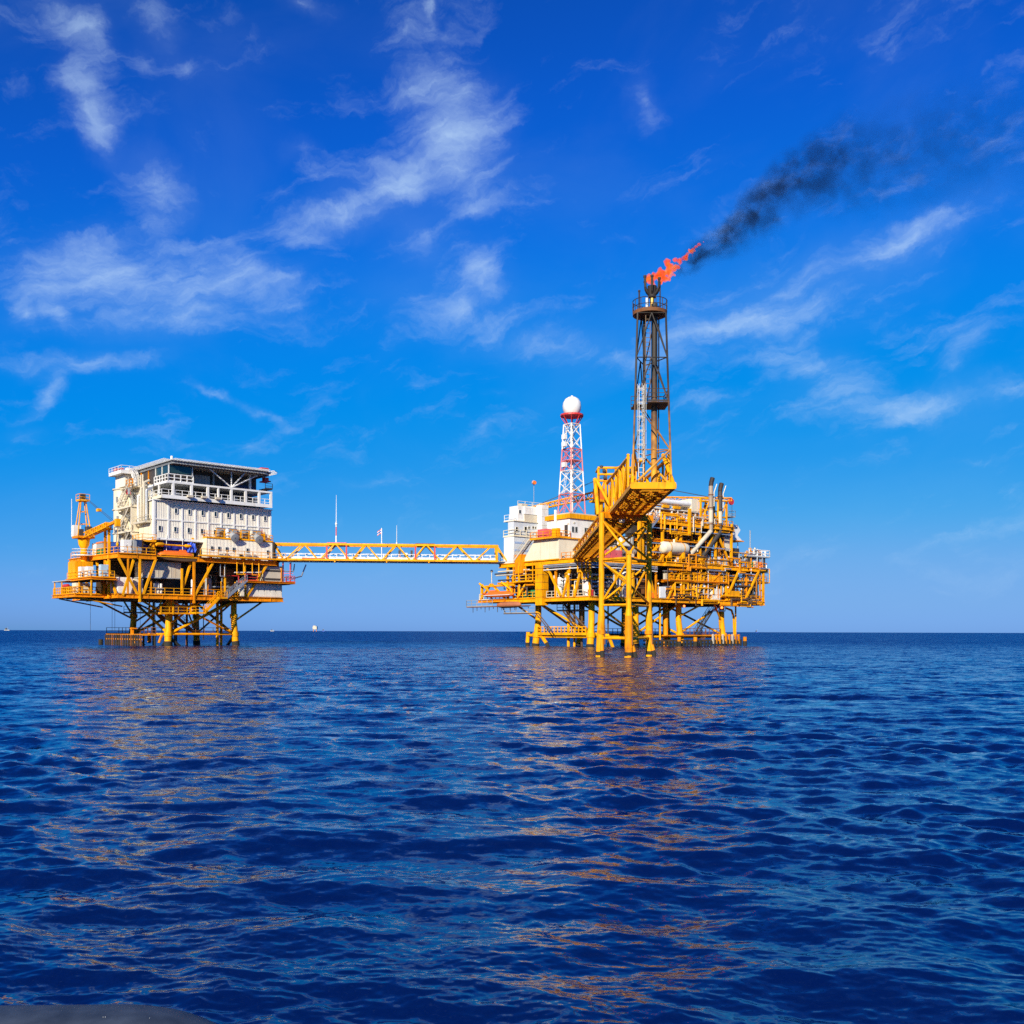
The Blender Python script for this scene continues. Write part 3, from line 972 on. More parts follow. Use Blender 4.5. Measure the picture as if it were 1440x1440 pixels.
MB().path([(29.5, 0.6, 13.4), (32.0, 0.6, 13.4), (32.2, 0.6, 14.8)], 0.1).build('pipe', GRY, PL, smooth=True)
# upper deck railings
MB().rails([(0.1, 0.1, UP), (6.2, 0.1, UP), (6.2, 2.2, UP)]).build('railing', YEL, PL)
MB().rails([(-0.5, 8.0, UP), (0.1, 0.1, UP)]).build('railing', YEL, PL)
MB().rails([(-0.5, 20.5, UP), (-0.5, 8.0, UP)]).build('railing', YEL, PL)
MB().rails([(7.0, 2.4, UP), (13.3, 2.4, UP)]).build('railing', YEL, PL)
MB().rails([(13.4, -1.05, 15.3), (29.5, -1.05, 15.3)]).build('railing', YEL, PL)
# lower left cantilever: railings, canopy posts
MB().rails([(-0.3, 5.7, LOW), (-4.7, 5.7, LOW), (-4.7, 16.3, LOW)], h=1.15, step=1.0, r=0.06).build('railing', YEL, PL)
MB().rails([(-4.1, 11.3, 11.03), (-4.1, 0.3, 11.03), (-0.4, 0.3, 11.03)], h=1.05).build('railing', YEL, PL)
MB().rails([(0.2, 21, LOW), (0.2, 16.6, LOW)]).build('railing', YEL, PL)
for (u, v) in ((-4.6, 16.0), (-4.6, 12.4), (-0.8, 16.0)):
    MB().box(u - 0.09, u + 0.09, v - 0.09, v + 0.09, LOW, 10.72).build('canopy_post', YEL, PL)
MB().box(-4.9, -0.6, 8.6, 16.4, 10.70, 10.80).build('canopy_roof', BEI, PL)

# ------------------------------------------------------------------ things standing in and on the decks
t = one('storage_tank', 'long beige rectangular tank hung under the lifeboat bay, scratched front', 'tank', FL, (7.6, 2.4, 11.4), MB().box(4.7, 11.1, 1.4, 5.0, 11.45, 14.0), BEI, 'tank_body')
MB().box(4.6, 11.2, 1.3, 5.1, 11.28, 11.45).build('tank_skid', GRY, t)
MB().box(4.6, 11.15, 1.32, 5.1, 14.0, 14.12).build('tank_lid', BRN, t)
for i in range(9):
    u = 4.95 + i * 0.74
    MB().box(u - 0.03, u + 0.03, 1.355, 1.405, 11.5, 13.95).build('stiffener', BEI, t)
t = one('lifeboat_cradle', 'brown curved steel cradle beneath the orange lifeboat', 'cradle', FL, (10, 1.2, 14.2),
        MB().side_prism([(6.5, 14.75), (8.2, 14.35), (11.0, 14.2), (13.2, 14.3), (13.3, 14.75)], 'y', -0.1, 2.1), BRN, 'cradle_plate')
MB().box(6.4, 13.35, -0.2, -0.1, 14.76, 14.9).build('cradle_edge', YEL, t)

t = thing('lifeboat', 'orange enclosed lifeboat in front of the blue tarpaulin on the left platform', 'lifeboat', FL, (9.9, 1.0, 14.9))
prof = [(0.05, 0), (0.42, 0.35), (0.58, 1.2), (0.62, 3.0), (0.6, 4.8), (0.45, 5.8), (0.06, 6.2)]
h = MB().hlathe((6.8, 0.75, 15.2), (13.0, 0.75, 15.2), prof, 14)
h.build('hull', LBO, t, smooth=True)
MB().box(8.0, 11.8, 0.45, 1.05, 15.6, 15.92).box(10.6, 11.6, 0.5, 1.0, 15.9, 16.15).build('canopy', LBO, t)
MB().box(7.1, 12.7, 0.1, 1.4, 15.1, 15.2).build('rubbing_strake', YEL, t)
t = thing('lifeboat_davit', 'yellow lifeboat davit frame with a long horizontal launching arm', 'davit', FL, (6.6, 1.6, 15.0))
MB().box(6.35, 6.75, 1.5, 1.9, 15.0, 18.2).build('davit_post', YEL, t)
MB().box(13.0, 13.4, 1.5, 1.9, 15.0, 18.4).build('davit_post', YEL, t)
MB().tube((6.6, 1.2, 16.9), (12.8, 1.2, 16.9), 0.14, 8).hlathe((6.6, 1.2, 16.9), (8.4, 1.2, 16.9), [(0.14, 0), (0.34, 0.2), (0.34, 1.3), (0.14, 1.6)], 10).hlathe((11.6, 1.2, 16.9), (12.9, 1.2, 16.9), [(0.14, 0), (0.28, 0.2), (0.28, 0.9), (0.14, 1.2)], 10).build('davit_arm', YEL, t, smooth=True)
MB().tube((8.6, 1.4, 15.0), (8.6, 1.4, 18.6), 0.06, 6).tube((11.3, 1.2, 15.2), (11.3, 1.2, 18.3), 0.05, 6).build('davit_stay', WHT, t)

# tarpaulins: folded sheets with sag
def cloth(name, label, cat, fr, u0, u1, v, z0, z1, m, seed, part='sheet', fold=0.2, slant=0.0):
    r = random.Random(seed)
    t_ = thing(name, label, cat, fr, ((u0 + u1) / 2, v, z0))
    nu, nz = 22, 9
    ph = [r.uniform(0, 6) for _ in range(5)]
    vs, fs = [], []
    for k in (0, 1):
        for i in range(nu + 1):
            for j in range(nz + 1):
                a, b = i / nu, j / nz
                d = fold * (math.sin(a * 17 + ph[0] + b * 2) * 0.4 + math.sin(a * 31 + ph[1] - b * 3) * 0.25 + math.sin(a * 8 + b * 5 + ph[2]) * 0.5)
                vs.append((u0 + (u1 - u0) * a + 0.06 * math.sin(b * 9 + ph[3]), v + d + (1 - b) * 0.2 * slant + k * 0.03, z0 + (z1 - z0) * b - 0.12 * math.sin(a * 9 + ph[4]) * b))
    n0 = (nu + 1) * (nz + 1)
    for k in (0, 1):
        for i in range(nu):
            for j in range(nz):
                q = [k * n0 + i * (nz + 1) + j, k * n0 + (i + 1) * (nz + 1) + j, k * n0 + (i + 1) * (nz + 1) + j + 1, k * n0 + i * (nz + 1) + j + 1]
                fs.append(tuple(q if k == 0 else q[::-1]))
    MB()._add(vs, fs).build(part, m, t_, smooth=True)
    return t_


cloth('tarpaulin', 'dark blue tarpaulin slung under the white quarters above the lifeboat', 'tarpaulin', FL, 8.3, 13.0, 1.95, 15.5, 17.6, mat('blue_tarpaulin', (0.012, 0.02, 0.26), 0.55, dirt=(0.03, 0.06, 0.45), dirt_amt=0.5, streak=False), 3, fold=0.12)
cloth('tarpaulin', 'bright blue crumpled tarpaulin end beside the white annex wall', 'tarpaulin', FL, 12.2, 13.7, 1.3, 15.9, 17.5, TARP, 8, fold=0.3)
for u in (7.2, 9.8, 13.9):
    MB().box(u - 0.12, u + 0.12, 3.6, 3.84, 15.0, 17.9).build('post', ORG_, PL)
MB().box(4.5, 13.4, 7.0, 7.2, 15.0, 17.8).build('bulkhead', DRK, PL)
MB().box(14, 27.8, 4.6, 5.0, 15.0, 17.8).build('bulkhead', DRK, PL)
MB().box(4.3, 6.6, 0.9, 1.9, 17.2, 17.35).rails([(4.3, 0.9, 17.35), (6.6, 0.9, 17.35)]).rails([(4.3, 5.0, 17.35), (4.3, 0.9, 17.35)]).build('stair_landing', YEL, PL)
MB().box(5.9, 6.5, 1.3, 1.6, 15.0, 17.2).box(4.4, 4.6, 1.2, 1.4, 15.0, 17.2).bar((4.6, 1.2, 15.1), (6.0, 1.2, 17.1), 0.14).build('post', YEL, PL)

# cabinets and containers on the left deck corner
def cabinet(label, cat, fr, u0, u1, v0, v1, z0, z1, m, name='cabinet', door=None, doors=2, group=None):
    t_ = one(name, label, cat, fr, ((u0 + u1) / 2, (v0 + v1) / 2, z0), MB().box(u0, u1, v0, v1, z0 + 0.1, z1), m, 'body', group)
    MB().box(u0 + 0.05, u1 - 0.05, v0 + 0.05, v1 - 0.05, z0, z0 + 0.1).build('plinth', DRK, t_)
    w = (u1 - u0) / doors
    for i in range(doors):
        d = MB().box(u0 + w * i + 0.05, u0 + w * (i + 1) - 0.05, v0 - 0.035, v0 + 0.01, z0 + 0.2, z1 - 0.12).build('door', door or m, t_)
        MB().box(u0 + w * (i + 1) - 0.18, u0 + w * (i + 1) - 0.12, v0 - 0.07, v0 - 0.03, z0 + (z1 - z0) * 0.45, z0 + (z1 - z0) * 0.62).build('handle', DRK, d)
    w = (v1 - v0) / doors
    for i in range(doors):
        MB().box(u0 - 0.035, u0 + 0.01, v0 + w * i + 0.06, v0 + w * (i + 1) - 0.06, z0 + 0.2, z1 - 0.12).build('side_panel', door or m, t_)
    return t_


cabinet('white steel cabin at the foot of the crossed yellow braces, lower left deck', 'cabin', FL, 0.3, 2.8, 0.9, 4.6, 8.5, 11.2, WHT, 'deck_cabin')
cabinet('cream steel cabin between the brace and the storage tank on the lower deck', 'cabin', FL, 3.4, 4.9, 2.0, 6.0, 8.5, 11.1, CRM, 'deck_cabin')
cabinet('yellow control cabin hanging at the far left below the crane', 'cabin', FL, -4.0, -1.2, 7.6, 11.2, 11.02, 13.9, YEL, 'control_cabin')
cabinet('slim white locker beside the yellow cabin under the crane', 'locker', FL, -3.9, -3.0, 5.3, 6.6, 11.02, 12.9, WHT, 'locker', doors=1)
cabinet('white locker midway along the small deck under the crane', 'locker', FL, -3.9, -2.9, 2.4, 3.7, 11.02, 12.8, WHT, 'locker', doors=1)
cabinet('pale blue locker at the near end of the small deck under the crane', 'locker', FL, -2.4, -1.2, 0.7, 1.6, 11.02, 13.1, mat('pale_blue_paint', (0.45, 0.60, 0.70), 0.5), 'locker', doors=1)
cabinet('cream crate with open front on the lowest left cantilever deck', 'crate', FL, -4.4, -2.2, 6.2, 8.0, 8.5, 10.3, CRM, 'crate', doors=1)
cabinet('dark machinery box under the canopy of the lowest left deck', 'machinery box', FL, -3.6, -1.0, 9.4, 14.4, 8.5, 10.0, DRK, 'machinery_box')
t = one('life_raft', 'red life raft canister lying under the left canopy', 'life raft', FL, (-4.2, 11, 9.2), MB().hlathe((-4.3, 10.2, 9.95), (-4.3, 12.2, 9.95), [(0.02, 0), (0.3, 0.05), (0.3, 1.95), (0.02, 2)], 10), RED, 'canister')
MB().box(-4.5, -4.1, 10.4, 10.6, 8.5, 9.75).box(-4.5, -4.1, 11.8, 12.0, 8.5, 9.75).build('stand', YEL, t)
cabinet('white cargo container beneath the crane boom', 'container', FL, -0.2, 1.6, 9.2, 11.0, 15.0, 17.2, WHT, 'container')
cabinet('grey cargo container with a red lid beside the white one', 'container', FL, -0.2, 1.8, 6.0, 8.9, 15.0, 17.0, GRY, 'container')
MB().box(-0.3, 1.9, 5.9, 9.0, 17.0, 17.25).build('container_lid', mat('faded_orange_lid', (0.75, 0.2, 0.05), 0.6), bpy.data.objects['container.001'])
cabinet('blue cargo container behind the yellow post on the upper left deck', 'container', FL, 0.1, 1.9, 2.9, 5.7, 15.0, 16.9, BLU, 'container')
cabinet('low green rack of bottles on the edge of the upper left deck', 'bottle rack', FL, -0.25, 0.3, 6.0, 9.0, 15.0, 16.0, GRN, 'bottle_rack', doors=5)
cabinet('tall white cabinet pair at the foot of the cream stair tower', 'cabinet', FL, 1.2, 2.6, 0.9, 2.1, 15.0, 17.3, WHT, 'cabinet')
cabinet('grey cabinet next to the white pair on the upper deck', 'cabinet', FL, 2.8, 4.2, 0.7, 1.9, 15.0, 17.4, GRY, 'cabinet')
cabinet('navy blue machinery cover right of the grey cabinet', 'machinery cover', FL, 4.4, 5.8, 1.8, 3.4, 15.0, 16.7, NAVY, 'machinery_cover')
cabinet('white module box on the far right of the lower deck', 'module', FL, 22.6, 29.4, 0.15, 6.5, 8.5, 10.95, PAN, 'module_box', doors=6)
t = cabinet('beige louvred generator housing above the white module box', 'generator housing', FL, 25.9, 29.4, 0.25, 5.5, 11.36, 14.1, BEI, 'generator_housing', doors=1)
for k in range(2):
    MB().box(26.1, 29.2, 0.18, 0.24, 11.65 + k * 1.5, 12.0 + k * 1.5).build('louvre', DRK, t)
cabinet('white electrical panel on the landing beside the lower outside stair', 'electrical panel', FL, 20.9, 21.6, -0.75, -0.2, 8.53, 10.4, CRM, 'electrical_panel', doors=1)
t = one('drum_stack', 'grey shelf of white drums in the open bay', 'drum rack', FL, (6.9, 0.9, 8.5), MB().box(6.2, 7.8, 0.5, 1.4, 8.5, 8.62).box(6.2, 7.8, 0.5, 1.4, 9.5, 9.6), GRY, 'shelf')
for i in range(3):
    for k in range(2):
        MB().tube((6.5 + i * 0.5, 0.95, 8.64 + k * 0.98), (6.5 + i * 0.5, 0.95, 9.4 + k * 0.98), 0.22, 10).build('drum', PAN, t, smooth=True)

# ------------------------------------------------------------------ pedestal crane
CR = thing('pedestal_crane', 'yellow pedestal crane with its boom resting, far left of the platform', 'crane', FL, (-1.6, 10.8, 11))
C0 = Vector((-1.6, 10.8, 0))
MB().tube(Z(C0, 11.0), Z(C0, 16.2), 0.5, 14).lathe((C0.x, C0.y, 16.2), [(0.5, 0), (0.85, 0.7), (0.95, 1.6), (0.8, 1.75)], 16).build('pedestal', YEL, CR, smooth=True)
MB().lathe((C0.x, C0.y, 15.0), [(0.6, 0), (1.9, 0.0), (1.9, 0.15), (0.6, 0.15)], 20).ring((C0.x, C0.y, 16.1), 1.85, 0.04, 20).ring((C0.x, C0.y, 15.65), 1.85, 0.03, 20).build('service_ring', WHT, CR)
MB().box(-3.0, -0.2, 9.6, 12.4, 17.95, 18.3).build('slew_deck', ORG_, CR)
MB().box(-2.9, -1.7, 11.9, 13.1, 18.3, 20.2).build('operator_cab', WHT, CR)
MB().box(-2.6, -2.0, 9.7, 10.6, 18.3, 19.4).box(-1.2, -0.4, 10.4, 11.6, 18.3, 20.0).build('winch_house', DRK, CR)
ap = Vector((-1.6, 11.4, 24.2))
for (du, dv) in ((-1.1, 0.9), (1.1, 0.9), (-1.1, -0.9), (1.1, -0.9)):
    MB().tube((C0.x + du, C0.y + 0.5 + dv, 18.3), (ap.x + du * 0.35, ap.y + dv * 0.35, ap.z), 0.10, 8).build('a_frame_leg', YEL, CR)
for k in (0.35, 0.7):
    z = 18.3 + (24.2 - 18.3) * k
    w = 1.1 * (1 - k * 0.65)
    MB().bar((C0.x - w, C0.y + 0.2, z), (C0.x + w, C0.y + 0.2, z), 0.14).bar((C0.x, C0.y + 0.5 - w * 0.8, z), (C0.x, C0.y + 0.5 + w * 0.8, z), 0.14).build('a_frame_tie', YEL, CR)
MB().box(-2.4, -0.8, 10.5, 12.3, 24.2, 24.35).rails([(-2.4, 12.3, 24.35), (-2.4, 10.5, 24.35), (-0.8, 10.5, 24.35)], h=1.0).build('crow_platform', YEL, CR)
MB().hlathe((-2.0, 11.3, 25.0), (-1.2, 11.3, 25.0), [(0.05, 0), (0.5, 0.05), (0.5, 0.7), (0.05, 0.8)], 12).build('sheave', DRK, CR)
b0, b1 = Vector((-1.6, 9.6, 18.4)), Vector((-0.9, -2.3, 19.9))
bm = MB()
for (sx, sz) in ((-0.45, -0.4), (0.45, -0.4), (0.45, 0.4), (-0.45, 0.4)):
    bm.tube(b0 + Vector((sx, 0, sz)), b0.lerp(b1, 0.72) + Vector((sx * 0.9, 0, sz * 0.9)), 0.1, 7)
bm.build('boom_chord', YEL, CR)
MB().lattice(b0, b0.lerp(b1, 0.72), 0.9, 0.8, 10, 0.05, 0.06).build('boom_lacing', YEL, CR)
MB().bar(b0.lerp(b1, 0.25), b0.lerp(b1, 0.98), 0.42, 0.45).build('boom_section', ORG_, CR)
MB().box(b1.x - 0.35, b1.x + 0.35, b1.y - 0.4, b1.y + 0.4, b1.z - 0.9, b1.z + 0.3).build('boom_head', YEL, CR)
MB().tube((ap.x - 0.2, ap.y, 25.2), b0.lerp(b1, 0.85) + Vector((-0.2, 0, 0.4)), 0.035, 5).tube((ap.x + 0.2, ap.y, 25.1), b0.lerp(b1, 0.85) + Vector((0.2, 0, 0.4)), 0.035, 5).build('pendant_cable', DRK, CR)
hp = Vector((ap.x, ap.y, 25.1)).lerp(b0.lerp(b1, 0.85), 0.55)
MB().box(hp.x - 0.3, hp.x + 0.3, hp.y - 0.4, hp.y + 0.4, hp.z - 0.15, hp.z + 0.3).build('bridle_block', YEL, CR)
MB().tube((-3.0, 12.6, 18.3), (-3.0, 12.6, 24.6), 0.05, 6).build('whip_aerial', WHT, CR)
MB().tube((b1.x, b1.y, b1.z - 0.9), (b1.x, b1.y, 16.4), 0.03, 5).lathe((b1.x, b1.y, 15.8), [(0.02, 0), (0.22, 0.2), (0.24, 0.5), (0.03, 0.75)], 8).build('hook_block', YEL, CR)
t = one('boom_rest', 'tall yellow post with a crossbar that the crane boom rests on', 'boom rest', FL, (-0.15, 3.2, 8), MB().box(-0.4, -0.05, 3.05, 3.4, 8.0, 18.9), YEL, 'post')
MB().box(-0.55, 0.1, 2.2, 4.3, 18.9, 19.1).build('crossbar', YEL, t)
# ================================================================== white annex on the upper deck
AX = thing('annex_building', 'low white ribbed annex with small square windows at the bridge end', 'building', FL, (21, 2, 15))
MB().box(15.15, 27.45, 0.15, 4.4, 15.02, 18.4).build('core', PAN, AX)
n = 8
for i in range(n):
    u0 = 15.1 + (27.5 - 15.1) * i / n
    u1 = 15.1 + (27.5 - 15.1) * (i + 1) / n
    corrugated(u0, u1, 15.05, 18.38, 0.14, 'x', 6, 0.04).build('wall_panel', PAN, AX)
MB().box(15.04, 15.16, 0.1, 4.4, 15.05, 18.38).build('end_wall', CRM, AX)  # cream instead of white: sunlit tone of the left end in the colour
MB().box(15.0, 27.6, 0.0, 4.5, 18.4, 18.52).build('roof', YEL, AX)
MB().rails([(15.1, 4.3, 18.52), (15.1, 0.05, 18.52), (27.5, 0.05, 18.52), (27.5, 4.3, 18.52)]).build('railing', YEL, AX)
for (u, z) in ((16.0, 16.7), (17.3, 16.7), (18.7, 16.7), (20.0, 16.7), (22.6, 16.7), (26.5, 16.6)):
    window(AX, (u, 0.06, z), 0.36, 0.55, 'x', GRY)
MB().box(27.55, 27.75, -0.1, 1.0, 15.1, 18.5).build('cable_duct', DRK, AX)
for i, u in enumerate((17.2, 18.2, 21.0, 22.2, 23.6, 26.3)):
    MB().box(u, u + rnd.uniform(0.4, 0.9), -0.3, 0.0, 15.32, 15.32 + rnd.uniform(0.4, 0.75)).build('deck_box', rnd.choice([GRY, STEEL, DRK]), AX)
for k, (u, lab) in enumerate(((17.4, 'grey air handling unit with bent duct, left one on the annex roof'), (22.0, 'grey air handling unit with bent duct, right one on the annex roof'))):
    a = thing('air_handling_unit', lab, 'air handler', FL, (u + 1.4, 1.6, 18.5), 'air handlers on the annex roof')
    MB().box(u, u + 3.6, 0.9, 3.4, 18.95, 20.3).build('housing', GRY, a)
    MB().box(u - 0.1, u + 3.7, 0.8, 3.5, 20.3, 20.45).build('lid', STEEL, a)
    for (du, dv) in ((0.2, 1.0), (3.3, 1.0), (0.2, 3.2), (3.3, 3.2)):
        MB().box(u + du, u + du + 0.15, dv, dv + 0.15, 18.5, 18.95).build('leg', YEL, a)
    MB().hlathe((u + 2.4, 1.0, 19.5), (u + 2.4, -0.9, 18.6), [(0.62, 0), (0.62, 1.4), (0.75, 2.05), (0.1, 2.1)], 14).build('duct', GRY, a, smooth=True)
    MB().hlathe((u + 0.9, 0.92, 19.5), (u + 0.9, 0.6, 19.5), [(0.05, 0), (0.45, 0.0), (0.45, 0.32), (0.02, 0.32)], 14).build('fan_cowl', DRK, a, smooth=True)
    MB().lathe((u + 1.6, 0.55, 18.55), [(0.02, 0), (0.4, 0), (0.4, 1.5), (0.3, 1.7), (0.02, 1.75)], 12).build('filter_pot', WHT if k == 0 else BEI, a, smooth=True)
    MB().rails([(u - 0.4, 0.4, 18.55), (u + 4.0, 0.4, 18.55)], h=1.6, r=0.05).build('guard_rail', YEL, a)
t = one('wall_cabinet', 'orange cabinet against the white wall at the right of the annex roof', 'cabinet', FL, (26, 1.2, 18.5), MB().box(25.7, 26.4, 0.9, 1.5, 18.53, 19.9), ORG_, 'body')
MB().box(25.9, 26.0, 1.1, 1.2, 19.9, 20.7).build('beacon_post', PINK, t)

# ================================================================== accommodation block
AB = thing('accommodation_block', 'white ribbed two-storey quarters block with sixteen small dark windows', 'building', FL, (17, 8, 17.9))
B0, B1, Bv = 6.6, 27.8, 1.5
MB().box(B0 + 0.1, B1 - 0.1, Bv + 0.12, 7.9, 17.95, 24.15).build('core', PAN, AB)
ncol = 9
cw = (B1 - B0) / ncol
for r in range(2):
    for i in range(ncol):
        u0 = B0 + cw * i
        corrugated(u0 + 0.16, u0 + cw - 0.16, 18.0 + r * 3.1 + 0.14, 18.0 + r * 3.1 + 2.96, Bv + 0.1, 'x', 7, 0.032).build('wall_panel', PAN, AB)
for i in range(ncol + 1):
    u = B0 + cw * i
    MB().box(u - 0.15, u + 0.15, Bv - 0.06, Bv + 0.13, 17.9, 24.2).build('frame_post', WHT, AB)
for z in (17.9, 21.02, 24.05):
    MB().box(B0 - 0.1, B1 + 0.1, Bv - 0.04, Bv + 0.14, z, z + 0.2).build('frame_beam', WHT, AB)
MB().box(B0 - 0.22, B0 + 0.1, Bv - 0.07, Bv + 0.5, 17.9, 24.25).build('corner_post', WHT, AB)
MB().box(B0 - 0.3, B1 + 0.3, Bv - 0.25, 8.2, 24.25, 24.4).build('roof', WHT, AB)
MB().box(B0 - 0.2, B1 + 0.1, Bv - 0.2, 8.0, 17.7, 17.88).build('floor_frame', WHT, AB)
for i in range(ncol):
    u = B0 + cw * (i + 0.5)
    if i >= 1:
        window(AB, (u + 0.1, Bv - 0.02, 22.75), 0.42, 0.8, 'x')
    window(AB, (u - (0.3 if i == 0 else 0.0), Bv - 0.02, 19.6), 0.42, 0.8, 'x')
# left end: smooth panels, warm sunlight of this side put in as cream; ducts
for r in range(2):
    for i in range(3):
        v0 = Bv + 0.5 + i * 1.98
        MB().box(B0 - 0.06, B0 + 0.12, v0 + 0.04, v0 + 1.9, 18.0 + r * 3.1 + 0.05, 18.0 + r * 3.1 + 3.0).build('end_panel', CRM, AB)
for k, (v, z1) in enumerate(((3.6, 26.0), (4.7, 27.4), (5.9, 26.6), (7.2, 25.4))):
    MB().path([(B0 - 0.5, v, 20.8), (B0 - 0.5, v, z1), (B0 + 0.4, v, z1 + 0.5)], 0.23).build('vent_duct', (STEEL, BEI, BEI, WHT)[k], AB, smooth=True)
MB().box(B0 - 1.1, B0 - 0.1, 2.8, 7.8, 20.6, 20.75).rails([(B0 - 1.1, 7.8, 20.75), (B0 - 1.1, 2.8, 20.75), (B0 - 0.2, 2.8, 20.75)]).build('duct_platform', BEI, AB)

# cream stair tower behind, with an upright cylinder
ST = thing('stair_tower', 'cream stair tower with crossing stairs and a tall cylinder, left of the quarters', 'stair tower', FL, (8, 14, 15))
MB().box(7.6, 26.0, 8.05, 19.0, 15.05, 27.8).build('core', CRM, ST)
MB().lathe((7.4, 17.0, 15.0), [(0.02, 0), (1.75, 0), (1.75, 12.6), (0.02, 12.6)], 24).build('cylinder_tank', CRM, ST, smooth=True)
for z in (15.6, 19.6, 23.8, 27.4):
    MB().lathe((7.4, 17.0, z), [(1.7, 0), (1.95, 0), (1.95, 0.2), (1.7, 0.2)], 24).build('tank_hoop', BEI, ST)
for z in (19.4, 23.6):
    MB().box(5.2, 7.7, 8.0, 15.4, z, z + 0.15).rails([(5.2, 15.4, z + 0.15), (5.2, 8.0, z + 0.15)]).build('landing', CRM, ST)
for (z, d) in ((15.2, 1), (19.55, 1), (23.75, 1)):
    MB().stair((5.4, 14.8, z), (5.4, 9.6, z + 4.1), 0.9, (1, 0, 0)).build('stair', BEI, ST)
    MB().stair((6.5, 9.8, z), (6.5, 13.4, z + 3.2), 0.8, (1, 0, 0)).build('stair', GRY, ST)
for z in (16.0, 20.4, 24.6):
    for v in (10.2, 13.0):
        MB().box(7.52, 7.62, v, v + 0.9, z, z + 1.9).build('door', rnd.choice([GRY, BEI, DRK]), ST)
MB().box(5.3, 7.6, 8.2, 8.5, 15.1, 24.0).build('end_wall', CRM, ST)
MB().box(5.7, 6.3, 11.0, 11.6, 26.1, 26.9).build('hose_reel', RED, ST)
for (v, z) in ((9.4, 25.9), (14.6, 21.6), (12.2, 17.6), (14.9, 25.0)):
    MB().box(5.3, 5.6, v, v + 0.4, z, z + 1.0).build('junction_box', rnd.choice([CRM, BEI, GRY]), ST)

# open gallery storey
GA = thing('gallery_storey', 'open white-framed gallery storey between the quarters and the helideck', 'gallery', FL, (17, 5, 24.4))
MB().box(7.2, 27.4, 0.2, 10.0, 24.72, 24.9).build('floor_slab', WHT, GA)
MB().box(7.2, 27.4, 0.1, 0.22, 24.55, 25.15).build('edge_beam', WHT, GA)
MB().box(7.1, 7.2, 0.1, 10.0, 24.55, 25.0).build('edge_beam', CRM, GA)  # left edge in cream, its warm sunlight painted in
MB().box(8.2, 27.4, 0.1, 0.3, 27.15, 27.45).build('top_beam', WHT, GA)
MB().box(8.0, 8.2, 0.1, 10.0, 27.1, 27.4).build('top_beam', WHT, GA)
MB().box(8.2, 27.3, 0.3, 10.0, 27.2, 27.38).build('ceiling_slab', GRY, GA)
for u in (9.2, 12.4, 15.3, 17.2, 19.6, 22.3, 24.9, 27.2):
    w = 0.14 if u in (17.2,) else 0.2
    MB().box(u - w, u + w, 0.12, 0.42, 24.9, 27.15).build('column', WHT, GA)
for v in (3.5, 6.5, 9.6):
    MB().box(8.05, 8.3, v - 0.15, v + 0.15, 24.9, 27.1).build('column', WHT, GA)
MB().rails([(7.3, 9.8, 24.9), (7.3, 0.3, 24.9)], h=1.1).build('railing', WHT, GA)
MB().rails([(7.3, 0.3, 24.9), (27.2, 0.3, 24.9)], h=1.15, step=1.2, r=0.045).build('railing', WHT, GA)
MB().box(10.0, 27.0, 7.0, 7.4, 24.9, 27.2).build('rear_wall', DRK, GA)
for (u, w, m_) in ((10.4, 1.2, GRY), (13.4, 1.4, DRK), (16.0, 1.0, STEEL), (20.4, 1.8, GRY), (23.2, 1.0, BEI), (25.6, 0.8, WHT)):
    MB().box(u, u + w, 3.0, 4.5, 24.92, 24.92 + rnd.uniform(1.0, 1.8)).build('plant_unit', m_, GA)
for (u, z) in ((14.0, 25.1), (16.5, 25.1), (11.5, 25.0)):
    MB().box(u, u + 0.9, -0.5, 0.08, z, z + 0.35).build('lamp_box', BEI, GA)

# control storey under the helideck: green glass box on the left, dark recess, splayed struts on the right
CS = thing('control_storey', 'glazed control storey with dark recess tucked under the helideck', 'control room', FL, (17, 6, 27.4))
MB().box(8.6, 12.6, 0.5, 6.0, 28.9, 30.2).build('glass_box', GLG, CS)
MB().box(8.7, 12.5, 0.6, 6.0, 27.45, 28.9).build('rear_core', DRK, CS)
for u in (8.55, 12.65):
    MB().box(u - 0.08, u + 0.08, 0.4, 0.56, 27.45, 30.25).build('mullion', WHT, CS)
for v in (3.2, 5.9, 9.0, 12.2):
    MB().box(8.5, 8.66, v - 0.07, v + 0.07, 27.45, 30.25).build('mullion', WHT if v < 8 else ORG_, CS)
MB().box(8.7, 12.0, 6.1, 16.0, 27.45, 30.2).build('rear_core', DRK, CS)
MB().rails([(8.3, 5.8, 27.46), (8.3, 0.2, 27.46), (12.7, 0.2, 27.46)], h=1.2, r=0.07, step=1.1).build('railing', WHT, CS)
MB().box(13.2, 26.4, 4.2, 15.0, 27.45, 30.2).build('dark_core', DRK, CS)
MB().box(14.6, 17.4, 3.9, 4.19, 27.6, 29.6).build('shutter', GRY, CS)
MB().box(17.8, 18.1, 3.6, 4.1, 27.5, 30.1).build('column', GRY, CS)
MB().box(20.0, 26.0, 3.8, 4.15, 27.5, 28.6).build('blue_panel', mat('deep_blue_paint', (0.01, 0.03, 0.12), 0.5), CS)
for (du, dz) in ((-4.2, 2.9), (0.0, 2.9), (2.4, 2.9), (4.8, 2.7)):
    MB().tube((19.8, 0.6, 27.5), (19.8 + du, 0.3 if du else 0.6, 27.4 + dz), 0.12, 8).build('strut', WHT, CS, smooth=True)
MB().box(26.4, 27.6, 1.0, 3.0, 29.3, 29.5).box(26.6, 27.4, 1.4, 2.4, 29.5, 30.1).build('fire_monitor', RED, CS)
MB().box(26.4, 27.8, 0.8, 3.2, 27.9, 28.05).rails([(26.4, 0.8, 28.05), (27.8, 0.8, 28.05)], h=0.9).build('monitor_platform', DRK, CS)
MB().box(6.4, 8.4, 14.0, 18.4, 27.85, 29.9).build('side_room', PAN, CS)
